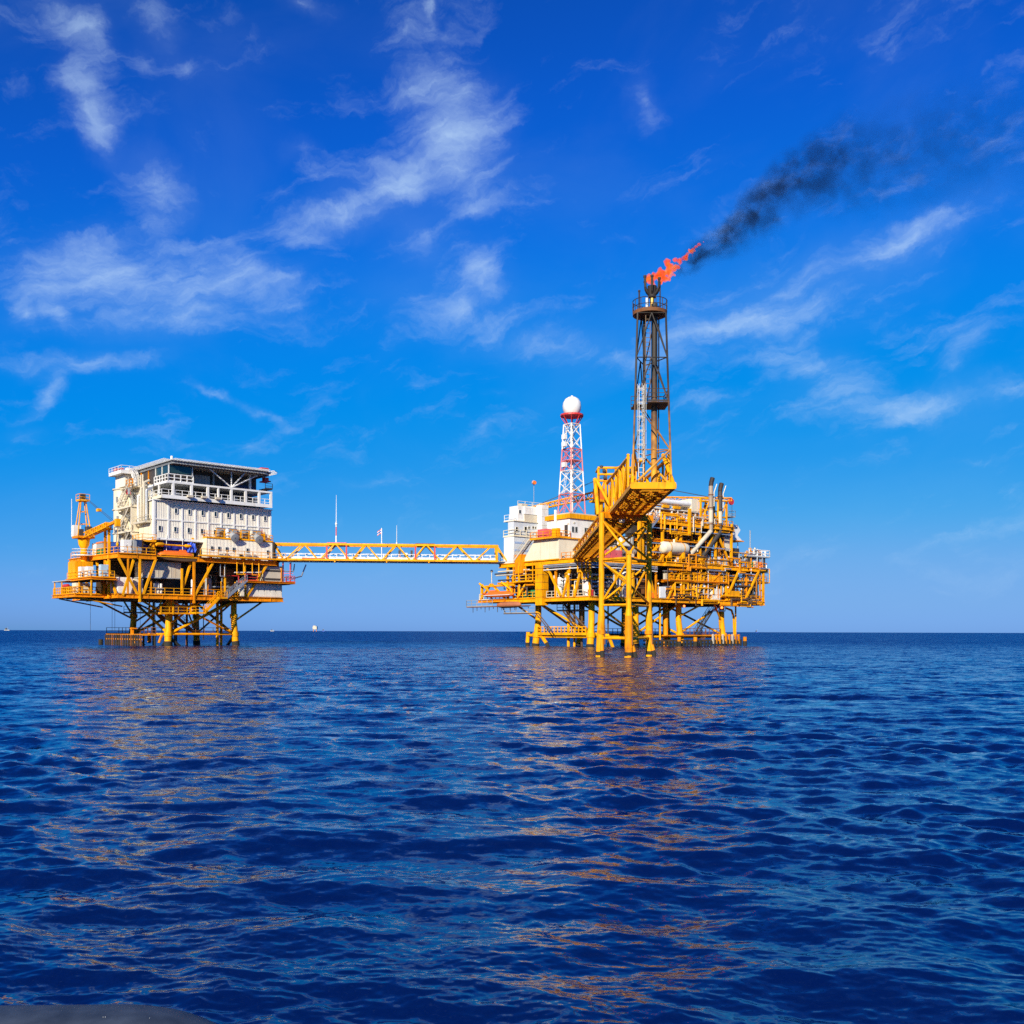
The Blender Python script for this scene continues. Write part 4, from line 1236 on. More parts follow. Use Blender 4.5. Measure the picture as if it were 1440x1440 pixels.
MB().stair((7.2, 10.6, 27.5), (7.2, 13.2, 30.0), 0.8, (1, 0, 0)).build('stair', WHT, CS)
MB().box(6.2, 8.4, 10.0, 17.2, 27.35, 27.5).build('side_floor', CRM, CS)
MB().rails([(6.2, 12.8, 27.5), (6.2, 10.0, 27.5)], h=1.2, r=0.07).build('railing', ORG_, CS)
for v in (7.5, 8.4, 9.4):
    MB().tube((7.0, v, 27.5), (7.0, v, 29.2), 0.16, 8).build('vent_pipe', BEI, CS, smooth=True)

# ================================================================== helideck
HD = thing('helideck', 'flat grey helideck with white safety-net edge on top of the quarters', 'helideck', FL, (17.5, 8.5, 30.2))
HP = [(8.4, -1.0), (25.8, -1.0), (27.6, 1.0), (27.6, 17.5), (25.6, 19.5), (10.4, 19.5), (8.4, 17.5)]
MB().prism(HP, 30.75, 30.95).build('deck_plate', GRY, HD)
ins = [(8.8, -0.6), (25.6, -0.6), (27.2, 1.2), (27.2, 17.3), (25.4, 19.1), (10.6, 19.1), (8.8, 17.3)]
for i in range(7):
    a, b = Vector((*ins[i], 30.5)), Vector((*ins[(i + 1) % 7], 30.5))
    MB().bar(a, b, 0.25, 0.34).build('edge_girder', GRY, HD)
for v in [0.8 + 2.0 * i for i in range(9)]:
    MB().ibeam((9.0, v, 30.45), (26.0, v, 30.45), 0.3, 0.5).build('deck_joist', BEI, HD)
# safety-net outriggers around the edge
nets = [(HP[0], HP[1], (0, -1)), (HP[1], HP[2], (0.7, -0.7)), (HP[2], HP[3], (1, 0)), (HP[5], HP[4], (0, 1)), (HP[0], HP[6], (-1, 0))]
for (p, q, nrm) in nets:
    p, q, nn = Vector((*p, 30.85)), Vector((*q, 30.85)), Vector((*nrm, 0.05))
    L = (q - p).length
    k = max(1, round(L / 2.1))
    for i in range(k):
        a, b = p.lerp(q, (i + 0.05) / k), p.lerp(q, (i + 0.95) / k)
        o = nn * 1.25
        m_ = MB()
        for t_ in (0, 0.25, 0.5, 0.75, 1):
            m_.bar(a.lerp(b, t_), a.lerp(b, t_) + o, 0.05)
        for t_ in (0.33, 0.66, 1.0):
            m_.bar(a + o * t_, b + o * t_, 0.06)
        m_.build('net_panel', WHT, HD)
MB().box(5.4, 8.3, 13.0, 18.9, 29.95, 30.4).build('fire_platform', WHT, HD)
MB().box(5.6, 6.8, 15.6, 17.2, 30.4, 31.2).build('foam_monitor', RED, HD)
MB().box(6.9, 7.7, 14.2, 15.2, 30.4, 31.2).rails([(5.4, 18.8, 30.4), (5.4, 13.0, 30.4), (8.2, 13.0, 30.4)], h=0.9).build('foam_pump', WHT, HD)
MB().box(24.9, 26.3, -0.6, 0.9, 30.95, 31.45).build('foam_monitor', RED, HD)
MB().lathe((8.6, -0.6, 30.95), [(0.02, 0), (0.22, 0), (0.22, 0.5), (0.02, 0.6)], 10).build('deck_light', WHT, HD)
for (u, v) in ((12.0, 2.0), (24.0, 2.0), (12.0, 16.0), (24.0, 16.0)):
    MB().tube((u, v, 27.4), (u, v, 30.3), 0.25, 10).build('support_column', WHT, HD, smooth=True)

# ================================================================== right platform: jacket and decks
rnd = random.Random(21)
PR = thing('offshore_platform', 'large yellow process platform crowded with pipework, right of the footbridge', 'oil platform', FR, (20, 9, 0))
ucol = (3.0, 13.7, 25.0, 37.2)
vrow = (2.5, 16.4)
LEGS_R = [(u, v) for v in vrow for u in ucol]
for p in LEGS_R:
    a, b, c = leg_at(p, 7.9, (20, 9.4), 0.0), leg_at(p, 4.5, (20, 9.4), 0.12), leg_at(p, -7, (20, 9.4), 0.12)
    lg = MB().tube(a, b, 0.55, 14).tube(b, c, 0.56, 14, r2=0.75).build('leg', YEL, PR, smooth=True)
    w0, w1 = leg_at(p, 0.45, (20, 9.4), 0.12), leg_at(p, -7, (20, 9.4), 0.12)
    MB().tube(w0, w1, 0.69, 14, r2=0.83).build('marine_growth', GROW, lg, smooth=True)
    q = leg_at(p, 2.0, (20, 9.4), 0.12)
    MB().tube(q - Vector((0, 0, 0.4)), q + Vector((0, 0, 0.4)), 0.78, 14).build('joint_can', YEL, lg, smooth=True)
for v in vrow:
    for a, b in zip(ucol[:-1], ucol[1:]):
        brace(PR, (a, v, 1.7), (b, v, 1.7), 0.22)
        brace(PR, (b, v, 7.8) if (a > 10) else (a, v, 7.8), (a, v, 2.2) if (a > 10) else (b, v, 2.2), 0.2)
for u in ucol:
    brace(PR, (u, 2.5, 1.7), (u, 16.4, 1.7), 0.22)
    brace(PR, (u, 16.4, 7.8), (u, 2.5, 2.2), 0.2)
# knee braces up to the deck edges, and splayed stubs at the left-hand leg
for (p, q) in (((25, 2.5, 5.4), (29.5, 0.6, 7.8)), ((13.7, 2.5, 5.2), (10.2, 0.8, 7.8)), ((37.2, 2.5, 4.6), (33.0, 0.8, 7.8)), ((3, 16.4, 4.6), (1.5, 21.5, 7.8)), ((13.7, 2.5, 5.4), (18.0, 0.8, 7.8))):
    brace(PR, p, q, 0.18)
brace(PR, (3, 16.4, 1.9), (3, 19.2, 1.9), 0.3)
brace(PR, (3, 19.2, 2.5), (3, 19.4, 0.6), 0.38)
brace(PR, (3, 19.4, 0.6), (3, 19.4, -3), 0.4, GROW)
brace(PR, (3, 16.2, 2.4), (2.4, 13.4, 0.5), 0.32)
brace(PR, (2.4, 13.4, 0.5), (2.1, 12.0, -1.0), 0.33, GROW)
brace(PR, (3, 2.5, 2.2), (5.6, 1.0, 1.9), 0.32)
brace(PR, (5.6, 1.0, 1.9), (6.6, 0.6, -0.8), 0.3)
# risers and caissons
for (u, v, r, z0, m_) in ((4.2, 6.2, 0.2, -6, BRN), (4.4, 8.3, 0.2, -6, YEL), (4.0, 9.4, 0.26, -6, YEL), (5.6, 5.0, 0.28, -6, GRY), (10.0, 1.6, 0.16, 1.2, ORG_), (8.4, 4.0, 0.14, -6, DRK),
                          (22.2, 3.2, 0.5, -6, ORG_), (19.4, 1.9, 0.16, 1.0, YEL), (21.0, 3.6, 0.13, 1.2, DRK), (26.8, 4.0, 0.2, -6, GRY), (16.8, 1.6, 0.17, 0.5, ORG_), (40.6, 1.8, 0.16, 2.0, YEL), (30, 10, 0.3, -6, DRK), (11.5, 9, 0.25, -6, DRK), (33, 13, 0.25, -6, DRK)):
    MB().tube((u, v, z0), (u, v, 7.9), r, 9).build('riser', m_, PR, smooth=True)
MB().path([(38.2, 2.2, 7.2), (39.6, 2.0, 6.8), (40.2, 2.0, 5.6), (40.4, 2.0, 2.0)], 0.2).build('riser', YEL, PR, smooth=True)
# low walkway round the legs
MB().box(2.3, 3.5, 2.6, 16.3, 2.0, 2.3).build('walkway', YEL, PR)
MB().rails([(2.35, 3.2, 2.3), (2.35, 15.8, 2.3)], h=1.15, step=0.9, r=0.07).build('railing', YEL, PR)
MB().box(3.6, 37.0, 15.6, 16.7, 1.9, 2.1).build('walkway', BRN, PR)
MB().rails([(4.0, 15.6, 2.1), (36.8, 15.6, 2.1)], h=1.1, step=1.3, r=0.05).build('railing', RUST, PR)
MB().box(20.0, 40.5, 1.0, 2.2, 1.85, 2.05).build('walkway', ORG_, PR)
MB().rails([(25.6, 2.2, 2.05), (36.6, 2.2, 2.05)], h=1.2, step=1.1, r=0.05).build('railing', RUST, PR)
# boat landing with timber fenders on the right face
for i in range(28):
    u = 14.5 + i * 0.96
    MB().box(u - 0.17, u + 0.17, 0.3, 0.62, -1.4, 0.95 + 0.25 * (i % 2)).build('fender_post', GROW, PR)
for i in range(9):
    u = 32.4 + i * 0.95
    MB().box(u - 0.16, u + 0.16, 0.42, 0.72, 0.4, 2.2).build('fender_plank', ORG_ if i % 3 else BEI, PR)
for (z, m_) in ((1.05, BRN), (0.4, GROW)):
    MB().bar((14.0, 0.8, z), (40.8, 0.8, z), 0.25, 0.3).build('fender_rail', m_, PR)
for u in (22.6, 27.0, 41.4):
    MB().tube((u, 0.2, -1.5), (u, 0.2, 0.9), 0.40, 10).build('bollard', GROW, PR, smooth=True)
    MB().tube((u, 0.2, 0.9), (u, 0.2, 1.7), 0.36, 10).build('bollard_cap', ORG_, PR, smooth=True)
MB().stair((29.2, 1.6, 2.0), (33.6, 1.6, 6.6), 0.9, (0, 1, 0)).build('stair', DRK, PR)
MB().stair((28.8, 1.2, -0.4), (31.2, 1.2, 2.0), 0.9, (0, 1, 0)).build('stair', RUST, PR)
MB().box(33.4, 37.0, 1.4, 2.6, 6.5, 6.62).rails([(33.6, 1.4, 6.62), (37.0, 1.4, 6.62)]).build('hanging_walkway', STEEL, PR)
MB().box(3.6, 8.0, 5.0, 12.0, 6.2, 6.32).rails([(3.6, 5.0, 6.32), (3.6, 12.0, 6.32)]).build('hanging_walkway', DRK, PR)
MB().stair((2.6, 9.4, 6.3), (2.6, 5.2, 2.4), 0.8, (1, 0, 0)).build('stair', BRN, PR)
brace(PR, (3.4, 10.4, 7.8), (3.4, 3.2, 2.4), 0.2, BRN)
MB().box(-0.6, 0.2, 13.0, 22.0, 5.75, 5.9).build('hanging_walkway', BRN, PR)
MB().rails([(-0.6, 13.2, 5.9), (-0.6, 21.8, 5.9)], r=0.04).build('railing', GRY, PR)
MB().tube((-0.3, 21.6, 5.8), (-0.3, 23.2, 7.6), 0.08).tube((-0.3, 13.2, 5.8), (0.4, 10.4, 2.8), 0.1).tube((0.1, 13.0, 5.8), (0.8, 10.2, 2.8), 0.1).build('hanger', BRN, PR)
MB().box(-1.6, -0.4, 14.5, 32.0, 7.1, 7.24).build('outer_catwalk', RUST, PR)
MB().rails([(-1.6, 24.0, 7.24), (-1.6, 32.0, 7.24), (-0.4, 32.0, 7.24)], h=1.2, r=0.04).build('railing', GRY, PR)
for i in range(12):
    v = 17 + i * 1.25
    MB().tube((-1.0, v, 7.1), (-1.0, v, 6.75 - 0.3 * (i % 3)), 0.06, 5).build('drain_stub', DRK, PR)

LOW = 8.5
UPR = 15.0
deck(PR, [(0, 0), (47.2, 0), (47.2, 22), (0, 22)], LOW, beam=0.72, mbeam=YEL)
deck(PR, [(-0.3, 22.15), (11, 22.15), (11, 30), (-0.3, 30)], LOW - 0.02, beam=0.5, mbeam=ORG_, step=2.5)
deck(PR, [(0, 0), (18.2, 0), (18.2, -0.5), (35.6, -0.5), (35.6, 0), (48.2, 0), (48.2, 24), (0, 24)], UPR, beam=0.75, mbeam=YEL)
deck(PR, [(19.2, -0.4), (35.4, -0.4), (35.4, 3.4), (19.2, 3.4)], 11.9, beam=0.3, mbeam=ORG_, step=1.6)
deck(PR, [(35.6, 0.3), (48.4, 0.3), (48.4, 3.2), (35.6, 3.2)], 12.4, beam=0.3, mbeam=BRN, step=1.6)
deck(PR, [(0.0, 16.0), (0.0, 24.5), (8, 24.5), (8, 16.0)], 11.6, beam=0.35, mbeam=ORG_, step=2)
deck(PR, [(13.0, 0.2), (38.0, 0.2), (38.0, 11), (13.0, 11)], 22.5, beam=0.8, mbeam=YEL, step=2.6)
deck(PR, [(13.5, 1.2), (24.0, 1.2), (24.0, 9.5), (13.5, 9.5)], 19.0, beam=0.4, mbeam=ORG_, step=2.2)

# box column on the left face, with ladder seams
bc = MB().box(-0.7, 0.75, 11.1, 12.95, 7.2, 14.25).build('box_column', YEL, PR)
for z in (8.6, 9.9, 11.2, 12.5, 13.6):
    MB().box(-0.74, 0.79, 11.06, 12.99, z, z + 0.05).build('seam', BRN, bc)
# posts between decks
posts = [(0.1, 0.1), (0.1, 5.4), (0.1, 8.6), (0.1, 18.6), (0.1, 21.8), (0.1, 29.6), (6.2, 0.2), (10.4, 0.2), (13.8, 0.2), (16.2, 0.2), (23.3, 0.1), (30.0, 0.1), (35.3, 0.05), (41.5, 0.4), (46.9, 0.3), (47.0, 10), (47.0, 21.6), (20.6, 0.6), (27.5, 0.6), (33, 0.7)]
for (u, v) in posts:
    w = rnd.choice([0.28, 0.34, 0.4])
    top = 14.3 if v < 23 else 11.5
    MB().box(u - w / 2, u + w / 2, v - w / 2 - 0.2, v + w / 2 - 0.2, 8.5, top).build('post', YEL if rnd.random() < 0.75 else ORG_, PR)
for (p, q) in (((19.0, -0.2, 8.5), (23.0, -0.2, 14.3)), ((26.2, -0.2, 8.5), (24.0, -0.2, 14.3)), ((26.7, -0.2, 8.5), (29.7, -0.2, 14.3)), ((36.0, -0.2, 9.9), (39.0, -0.2, 14.3)), ((40.8, -0.2, 8.6), (45.0, -0.2, 14.3)),
               ((-0.2, 3.4, 8.5), (-0.2, 1.2, 14.3)), ((-0.2, 6.2, 8.5), (-0.2, 4.0, 14.3)), ((-0.2, 6.8, 8.7), (-0.2, 10.6, 14.2)), ((-0.2, 18.4, 8.7), (-0.2, 15.0, 12.3)), ((6.4, -0.1, 8.5), (10.2, -0.1, 14.2)), ((16.0, 0, 8.5), (13.9, 0, 14.2)),
               ((-0.2, 22.0, 8.6), (-0.2, 26.0, 11.4)), ((-0.2, 26.3, 11.4), (-0.2, 29.4, 8.6))):
    MB().bar(p, q, 0.3, 0.36).build('diagonal_brace', YEL, PR)
for (p, q) in (((31.0, -0.4, 12.0), (34.6, -0.4, 14.4)), ((20.0, -0.2, 12.0), (22.6, -0.2, 14.4))):
    MB().bar(p, q, 0.16, 0.18).build('diagonal_brace', ORG_, PR)
# bulkheads and machinery blocking the view through, dark colours deepen the shade between decks
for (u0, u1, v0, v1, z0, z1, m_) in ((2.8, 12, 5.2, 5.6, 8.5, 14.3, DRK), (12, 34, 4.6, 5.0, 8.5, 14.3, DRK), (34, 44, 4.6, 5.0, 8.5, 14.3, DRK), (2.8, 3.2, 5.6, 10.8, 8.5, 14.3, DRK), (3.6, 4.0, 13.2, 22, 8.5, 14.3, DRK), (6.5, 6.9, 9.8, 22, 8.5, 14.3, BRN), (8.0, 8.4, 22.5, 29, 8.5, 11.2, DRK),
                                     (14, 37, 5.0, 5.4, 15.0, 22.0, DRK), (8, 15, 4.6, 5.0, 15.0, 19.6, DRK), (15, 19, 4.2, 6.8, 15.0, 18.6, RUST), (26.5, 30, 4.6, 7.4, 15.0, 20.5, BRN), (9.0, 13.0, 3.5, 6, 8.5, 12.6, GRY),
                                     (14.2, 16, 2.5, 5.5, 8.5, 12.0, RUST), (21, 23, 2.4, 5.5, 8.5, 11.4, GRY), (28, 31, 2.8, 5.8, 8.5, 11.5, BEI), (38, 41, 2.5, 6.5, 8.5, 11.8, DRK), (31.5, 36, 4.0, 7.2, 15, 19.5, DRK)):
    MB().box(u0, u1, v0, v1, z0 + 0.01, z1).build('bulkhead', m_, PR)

# pipework: rectangular runs with bends
def pipes(n, u0, u1, v0, v1, zlo, zhi, mats, seed, face='u'):
    r_ = random.Random(seed)
    for i in range(n):
        r = r_.choice([0.06, 0.08, 0.1, 0.14, 0.18])
        z = r_.uniform(zlo, zhi)
        if face == 'u':
            a = r_.uniform(u0, u1 - 1.0)
            L = r_.uniform(1.2, min(6.5, u1 - a))
            v = r_.uniform(v0, v1)
            b = a + L
            z2 = r_.uniform(zlo, zhi)
            pts = [(a, v, z), (b, v, z), (b, v, z2)]
            if r_.random() < 0.5:
                pts.append((min(u1, b + r_.uniform(0.6, 2.0)), v, z2))
            if r_.random() < 0.4:
                pts = [(a, v, zlo)] + pts
        else:
            a = r_.uniform(v0, v1 - 1.0)
            L = r_.uniform(1.0, min(5, v1 - a))
            u = r_.uniform(u0, u1)
            z2 = r_.uniform(zlo, zhi)
            pts = [(u, a, z), (u, a + L, z), (u, a + L, z2)]
            if r_.random() < 0.4:
                pts = [(u, a, zlo)] + pts
        MB().path(pts, r, 7).build('pipe', r_.choice(mats), PR, smooth=True)


PM = [YEL, YEL, ORG_, ORG_, STEEL, GRY, WHT, BRN, RUST]
pipes(34, 18.4, 36, -0.3, 2.6, 8.9, 14.1, PM, 1)
pipes(16, 36, 47, 0.3, 3.0, 8.9, 14.0, [DRK, BRN, GRY, YEL, STEEL], 2)
pipes(20, 1.0, 17, 0.3, 3.0, 9.0, 14.0, [STEEL, WHT, GRY, YEL, BRN, ORG_], 3)
pipes(16, 0.3, 3.5, 1.0, 10.5, 9.0, 14.0, [STEEL, WHT, GRY, YEL, BRN], 4, 'v')
pipes(20, 0.3, 4.0, 14.0, 23.5, 9.0, 14.2, [ORG_, YEL, DRK, BRN, STEEL], 5, 'v')
pipes(34, 14, 37, 1.4, 4.5, 15.3, 21.6, PM, 6)
pipes(16, 14, 37, 0.6, 3.5, 22.7, 26.0, [YEL, ORG_, WHT, STEEL, WHT], 7)
pipes(12, 37.5, 47, 0.6, 4, 15.2, 18.0, [DRK, GRY, STEEL, ORG_, YEL], 8)
pipes(14, 6, 15, 0.4, 4.5, 15.2, 18.5, [YEL, GRY, STEEL, ORG_], 9)
pipes(40, 18.4, 36, -0.55, 0.6, 8.9, 14.2, [YEL, ORG_, YEL, STEEL, BRN], 31)
pipes(30, 14, 37, 1.2, 2.8, 15.3, 21.6, [YEL, ORG_, ORG_, STEEL, RUST], 32)
pipes(18, 36, 47, -0.2, 0.8, 9.0, 14.0, [YEL, ORG_, DRK, BRN], 33)
pipes(14, -0.3, 0.6, 13.5, 24.0, 9.0, 14.2, [ORG_, YEL, DRK, BRN], 34, 'v')
pipes(16, 37.5, 47, 0.2, 2.0, 15.2, 18.6, [YEL, ORG_, GRY, STEEL, WHT], 35)
pipes(14, 13.5, 37, 0.3, 2.0, 22.7, 25.0, [YEL, ORG_, WHT, YEL], 36)
pipes(26, 18.4, 47, 0.4, 3.5, 8.9, 14.2, [DRK, BRN, GRY, RUST, DRK], 41)
pipes(30, 13.5, 37.5, 1.6, 4.0, 15.2, 22.0, [DRK, BRN, GRY, RUST, BEI], 42)
for i_ in range(26):
    ub = rnd.uniform(17.5, 46)
    zb_ = rnd.choice([8.55, 8.55, 12.0, 15.05, 15.05])
    vb = rnd.uniform(0.3, 2.4)
    MB().box(ub, ub + rnd.uniform(0.4, 1.3), vb, vb + rnd.uniform(0.4, 1.0), zb_, zb_ + rnd.uniform(0.6, 1.9)).build('equipment_box', rnd.choice([DRK, GRY, BEI, BRN, RUST, WHT, ORG_, YEL]), PR)
for i_ in range(12):
    ub = rnd.uniform(18, 36)
    zb_ = rnd.choice([8.55, 15.05, 15.05])
    MB().lathe((ub, rnd.uniform(0.5, 2.0), zb_), [(0.02, 0), (0.3, 0), (0.3, 1.6), (0.2, 1.9), (0.02, 2.0)], 10).build('filter_pot', rnd.choice([BEI, WHT, GRY, YEL]), PR, smooth=True)
for (u0_, u1_, z_) in ((18.5, 35.5, 13.4), (18.5, 35.5, 10.6), (36, 47.5, 13.2), (14, 37, 18.2), (14, 37, 20.9), (14, 28, 16.6)):
    tr = MB()
    for dv_ in (0.1, 0.5):
        tr.box(u0_, u1_, dv_, dv_ + 0.04, z_, z_ + 0.16)
    k_ = u0_
    while k_ < u1_:
        tr.box(k_, k_ + 0.05, 0.1, 0.54, z_, z_ + 0.04)
        k_ += 0.5
    tr.build('cable_tray', STEEL, PR)
pipes(16, 19, 46, -0.75, -0.3, 7.4, 9.4, [YEL, ORG_, BRN], 51)
pipes(16, 19, 47, -0.8, -0.45, 13.6, 16.6, [YEL, ORG_, BRN, STEEL], 52)
pipes(12, 13.5, 37, -0.3, 0.2, 20.8, 23.8, [YEL, ORG_, BEI], 53)
# big insulated headers under the upper deck edge, seen on the left face
for (z, m_, r, o) in ((13.75, STEEL, 0.16, -0.35), (13.3, WHT, 0.1, -0.4), (14.05, GRY, 0.12, -0.45)):
    MB().path([(o, 11.0, z), (o, 0.2, z), (6.0, -0.5, z + 0.1), (16.0, -0.5, z - 0.1)], r).build('header_pipe', m_, PR, smooth=True)
for (z, m_, v0, v1) in ((13.6, CRM, 15.0, 24.0), (12.9, BEI, 16.0, 24.6), (13.2, DRK, 16, 25), (12.0, DRK, 15, 24)):
    MB().tube((-0.25, v0, z), (-0.25, v1, z), 0.13, 8).build('header_pipe', m_, PR, smooth=True)
# yellow goose-neck bends hanging below the flare bridge landing
for (v, w) in ((2.2, 0.14), (1.2, 0.16), (0.2, 0.18)):
    MB().path([(-0.5, v, 14.4), (-0.5, v, 12.6), (-0.5, v - 1.1, 12.6), (-0.5, v - 1.1, 11.4), (1.2, v - 1.1, 11.4)], w).build('goose_neck', YEL, PR, smooth=True)
# catwalk cages
MB().box(-1.0, 0.0, 13.2, 18.8, 11.4, 11.5).rails([(-1.0, 18.8, 11.5), (-1.0, 13.2, 11.5), (0, 13.2, 11.5)], h=1.1, r=0.06).build('cage_walkway', YEL, PR)
for v in (13.3, 15.2, 17.2, 18.7):
    MB().box(-1.06, -0.94, v - 0.07, v + 0.07, 11.5, 14.4).build('cage_post', YEL, PR)
MB().box(-0.8, 0.3, 16.6, 18.6, 13.0, 16.4).build('stair_head', ORG_, PR)
# deck edge railings
for pts, m_ in (([(0.1, 21.5, LOW), (0.1, 13.2, LOW)], YEL), ([(0.1, 10.8, LOW), (0.1, 0.1, LOW), (5.0, 0.1, LOW)], BEI), ([(17.0, 0.0, LOW), (35.0, 0.0, LOW)], YEL), ([(36.0, 0.0, LOW), (47.0, 0.0, LOW), (47, 10, LOW)], YEL),
                ([(18.4, -0.45, UPR), (35.5, -0.45, UPR)], YEL), ([(36, 0.1, UPR), (48, 0.1, UPR), (48, 20, UPR)], ORG_), ([(0.1, 7.0, UPR), (0.1, 1.0, UPR)], ORG_), ([(13.2, 0.3, 22.5), (37.8, 0.3, 22.5)], YEL),
                ([(0.1, 23.8, UPR), (0.1, 20.0, UPR)], CRM), ([(35.6, 0.3, 12.4), (48.3, 0.3, 12.4), (48.3, 3, 12.4)], ORG_), ([(19.2, -0.35, 11.9), (35.2, -0.35, 11.9)], YEL), ([(-0.2, 29.8, LOW), (-0.2, 22.4, LOW)], CRM)):
    MB().rails(pts, step=1.3, r=0.05).build('railing', m_, PR)
MB().path([(48.2, 0.2, 15.0), (49.0, 0.2, 15.0), (49.0, 0.2, 12.3), (44.5, 0.2, 12.3)], 0.1).build('hanging_frame', YEL, PR)
MB().rails([(44.5, 0.2, 12.35), (48.9, 0.2, 12.35)], h=1.8, mid=4, r=0.035).build('railing', GRY, PR)
# columns and braces of the process module
for u in (13.3, 18.4, 23.2, 28.5, 33.0, 37.6):
    for v in (0.5, 7.2):
        MB().box(u - 0.2, u + 0.2, v - 0.2, v + 0.2, 15.0, 21.8).build('module_column', YEL, PR)
for (p, q) in (((17.6, 0.4, 15.2), (20.6, 0.4, 18.8)), ((20.6, 0.3, 17.2), (23.2, 0.3, 21.8)), ((28.6, 0.5, 15.2), (32.8, 0.5, 21.6)), ((37.4, 0.5, 15.2), (33.2, 0.5, 21.6)), ((13.4, 0.5, 15.2), (18.2, 0.5, 18.4))):
    MB().bar(p, q, 0.3, 0.32).build('diagonal_brace', YEL, PR)
for z in (17.0, 19.0, 20.6):
    MB().bar((18.4, 0.3, z), (28.4, 0.3, z), 0.2, 0.24).build('module_beam', ORG_ if z < 20 else YEL, PR)
MB().path([(19.8, -0.1, 22.0), (19.8, -0.1, 20.2), (25.2, -0.1, 20.2), (25.2, -0.1, 22.2)], 0.14).build('hanging_frame', YEL, PR)
MB().box(24.7, 25.2, -0.3, 0.1, 20.4, 25.0).build('post', YEL, PR)
MB().stair((13.4, -0.6, 19.8), (16.2, -0.6, 22.5), 0.8, (0, 1, 0)).build('stair', STEEL, PR)
MB().box(11.8, 13.6, -0.8, 0.4, 19.6, 19.75).build('stair_landing', YEL, PR)
MB().box(12.0, 12.5, 0.0, 0.5, 15.0, 25.0).build('post', YEL, PR)
# box truss at the right end of the module roof
BT = thing('lifting_frame', 'tall yellow braced lifting frame around the exhaust stacks on the module roof', 'lifting frame', FR, (32, 1.5, 22.5))
for u in (28.6, 31.2, 33.6, 36.0):
    for v in (0.4, 3.4):
        MB().box(u - 0.16, u + 0.16, v - 0.16, v + 0.16, 22.5, 27.3).build('post', YEL, BT)
for z in (24.2, 27.3):
    for v in (0.4, 3.4):
        MB().bar((28.5, v, z), (36.2, v, z), 0.24, 0.24).build('tie_beam', YEL, BT)
for (a, b) in ((28.6, 31.2), (33.6, 31.2), (33.6, 36.0)):
    MB().bar((a, 0.4, 22.6), (b, 0.4, 27.2), 0.18).build('brace', YEL, BT)
    MB().bar((b, 3.4, 22.6), (a, 3.4, 27.2), 0.18).build('brace', ORG_, BT)
MB().box(36.2, 38.4, 0.2, 2.6, 24.4, 24.55).rails([(36.2, 0.2, 24.55), (38.4, 0.2, 24.55), (38.4, 2.6, 24.55)], r=0.035).build('side_platform', GRY, BT)

# exhaust stacks
for (lab, u, v, zt, m_, tip, foot) in (('pale grey exhaust stack with a sooty bent tip, left of the pair', 31.0, 0.0, 29.7, mat('heat_stained_steel', (0.34, 0.27, 0.20), 0.5, dirt=(0.12, 0.07, 0.04), dirt_amt=0.7), SOOT, 25.6), ('dark grey exhaust stack with a bent black tip, right of the pair', 34.0, 0.3, 29.0, DRK, SOOT, 29.5)):
    t = thing('exhaust_stack', lab, 'exhaust stack', FR, (u, v, 15))
    MB().tube((u, v, 21.2), (u, v, zt), 0.42, 14).build('upper_pipe', m_, t, smooth=True)
    MB().tube((u, v, zt), (u + 0.15, v, zt + 0.8), 0.43, 14).tube((u + 0.12, v, zt + 0.7), (u + 0.45, v, zt + 1.5), 0.44, 14).build('bent_tip', tip, t, smooth=True)
    MB().tube((u, v, 21.3), (foot, v + 0.4, 16.6), 0.42, 14).build('lower_duct', BEI if u < 32 else DRK, t, smooth=True)
    MB().tube((u, v, 23.0), (u, v, 25.2), 0.45, 14).build('lagging', BEI, t, smooth=True)
    for z in (22.6, 25.6, 28.0):
        MB().tube((u, v, z), (u, v, z + 0.12), 0.55, 14).build('flange', RUST, t, smooth=True)
    MB().path([(u + 0.9, v, 26), (u + 0.9, v, 28.6), (u + 1.7, v, 30.2)], 0.09).build('vent_pipe', CRM, t, smooth=True)

# white cooler bank on the module roof
t = thing('cooler_bank', 'white bank of horizontal cooler pipes on a lattice stand above the module', 'cooler', FR, (24, 3, 22.5))
for k, (v, z, r) in enumerate(((1.2, 25.9, 0.5), (2.6, 25.7, 0.45), (3.8, 26.0, 0.5))):
    MB().hlathe((15.0, v, z), (28.2, v, z + 0.15), [(0.05, 0), (r, 0.2), (r, 12.9), (0.05, 13.2)], 14).build('cooler_tube', WHT if k != 1 else PAN, t, smooth=True)
MB().box(14.6, 28.4, 0.8, 4.4, 24.5, 24.75).build('stand_deck', CRM, t)
MB().box(26.4, 28.4, 0.7, 4.2, 24.75, 27.0).build('header_box', CRM, t)
for u in (18.6, 21.6):
    MB().box(u, u + 1.6, 0.5, 1.0, 24.8, 25.3).build('valve_box', YEL, t)
lg = MB()
for u in (15, 18.2, 21.4, 24.6, 27.8):
    MB().box(u - 0.12, u + 0.12, 0.9, 1.14, 22.5, 24.5).build('stand_post', WHT, t)
for u in (15, 21.4, 24.6):
    MB().bar((u, 1.0, 22.6), (u + 1.6, 1.0, 24.4), 0.13).build('stand_brace', WHT, t)
    MB().bar((u + 3.2, 1.0, 22.6), (u + 1.6, 1.0, 24.4), 0.13).build('stand_brace', WHT, t)
MB().path([(14.8, 0.6, 24.6), (14.8, 0.6, 27.0), (17.6, 0.6, 27.0), (17.6, 0.6, 26.0)], 0.16).build('return_bend', ORG_, t, smooth=True)

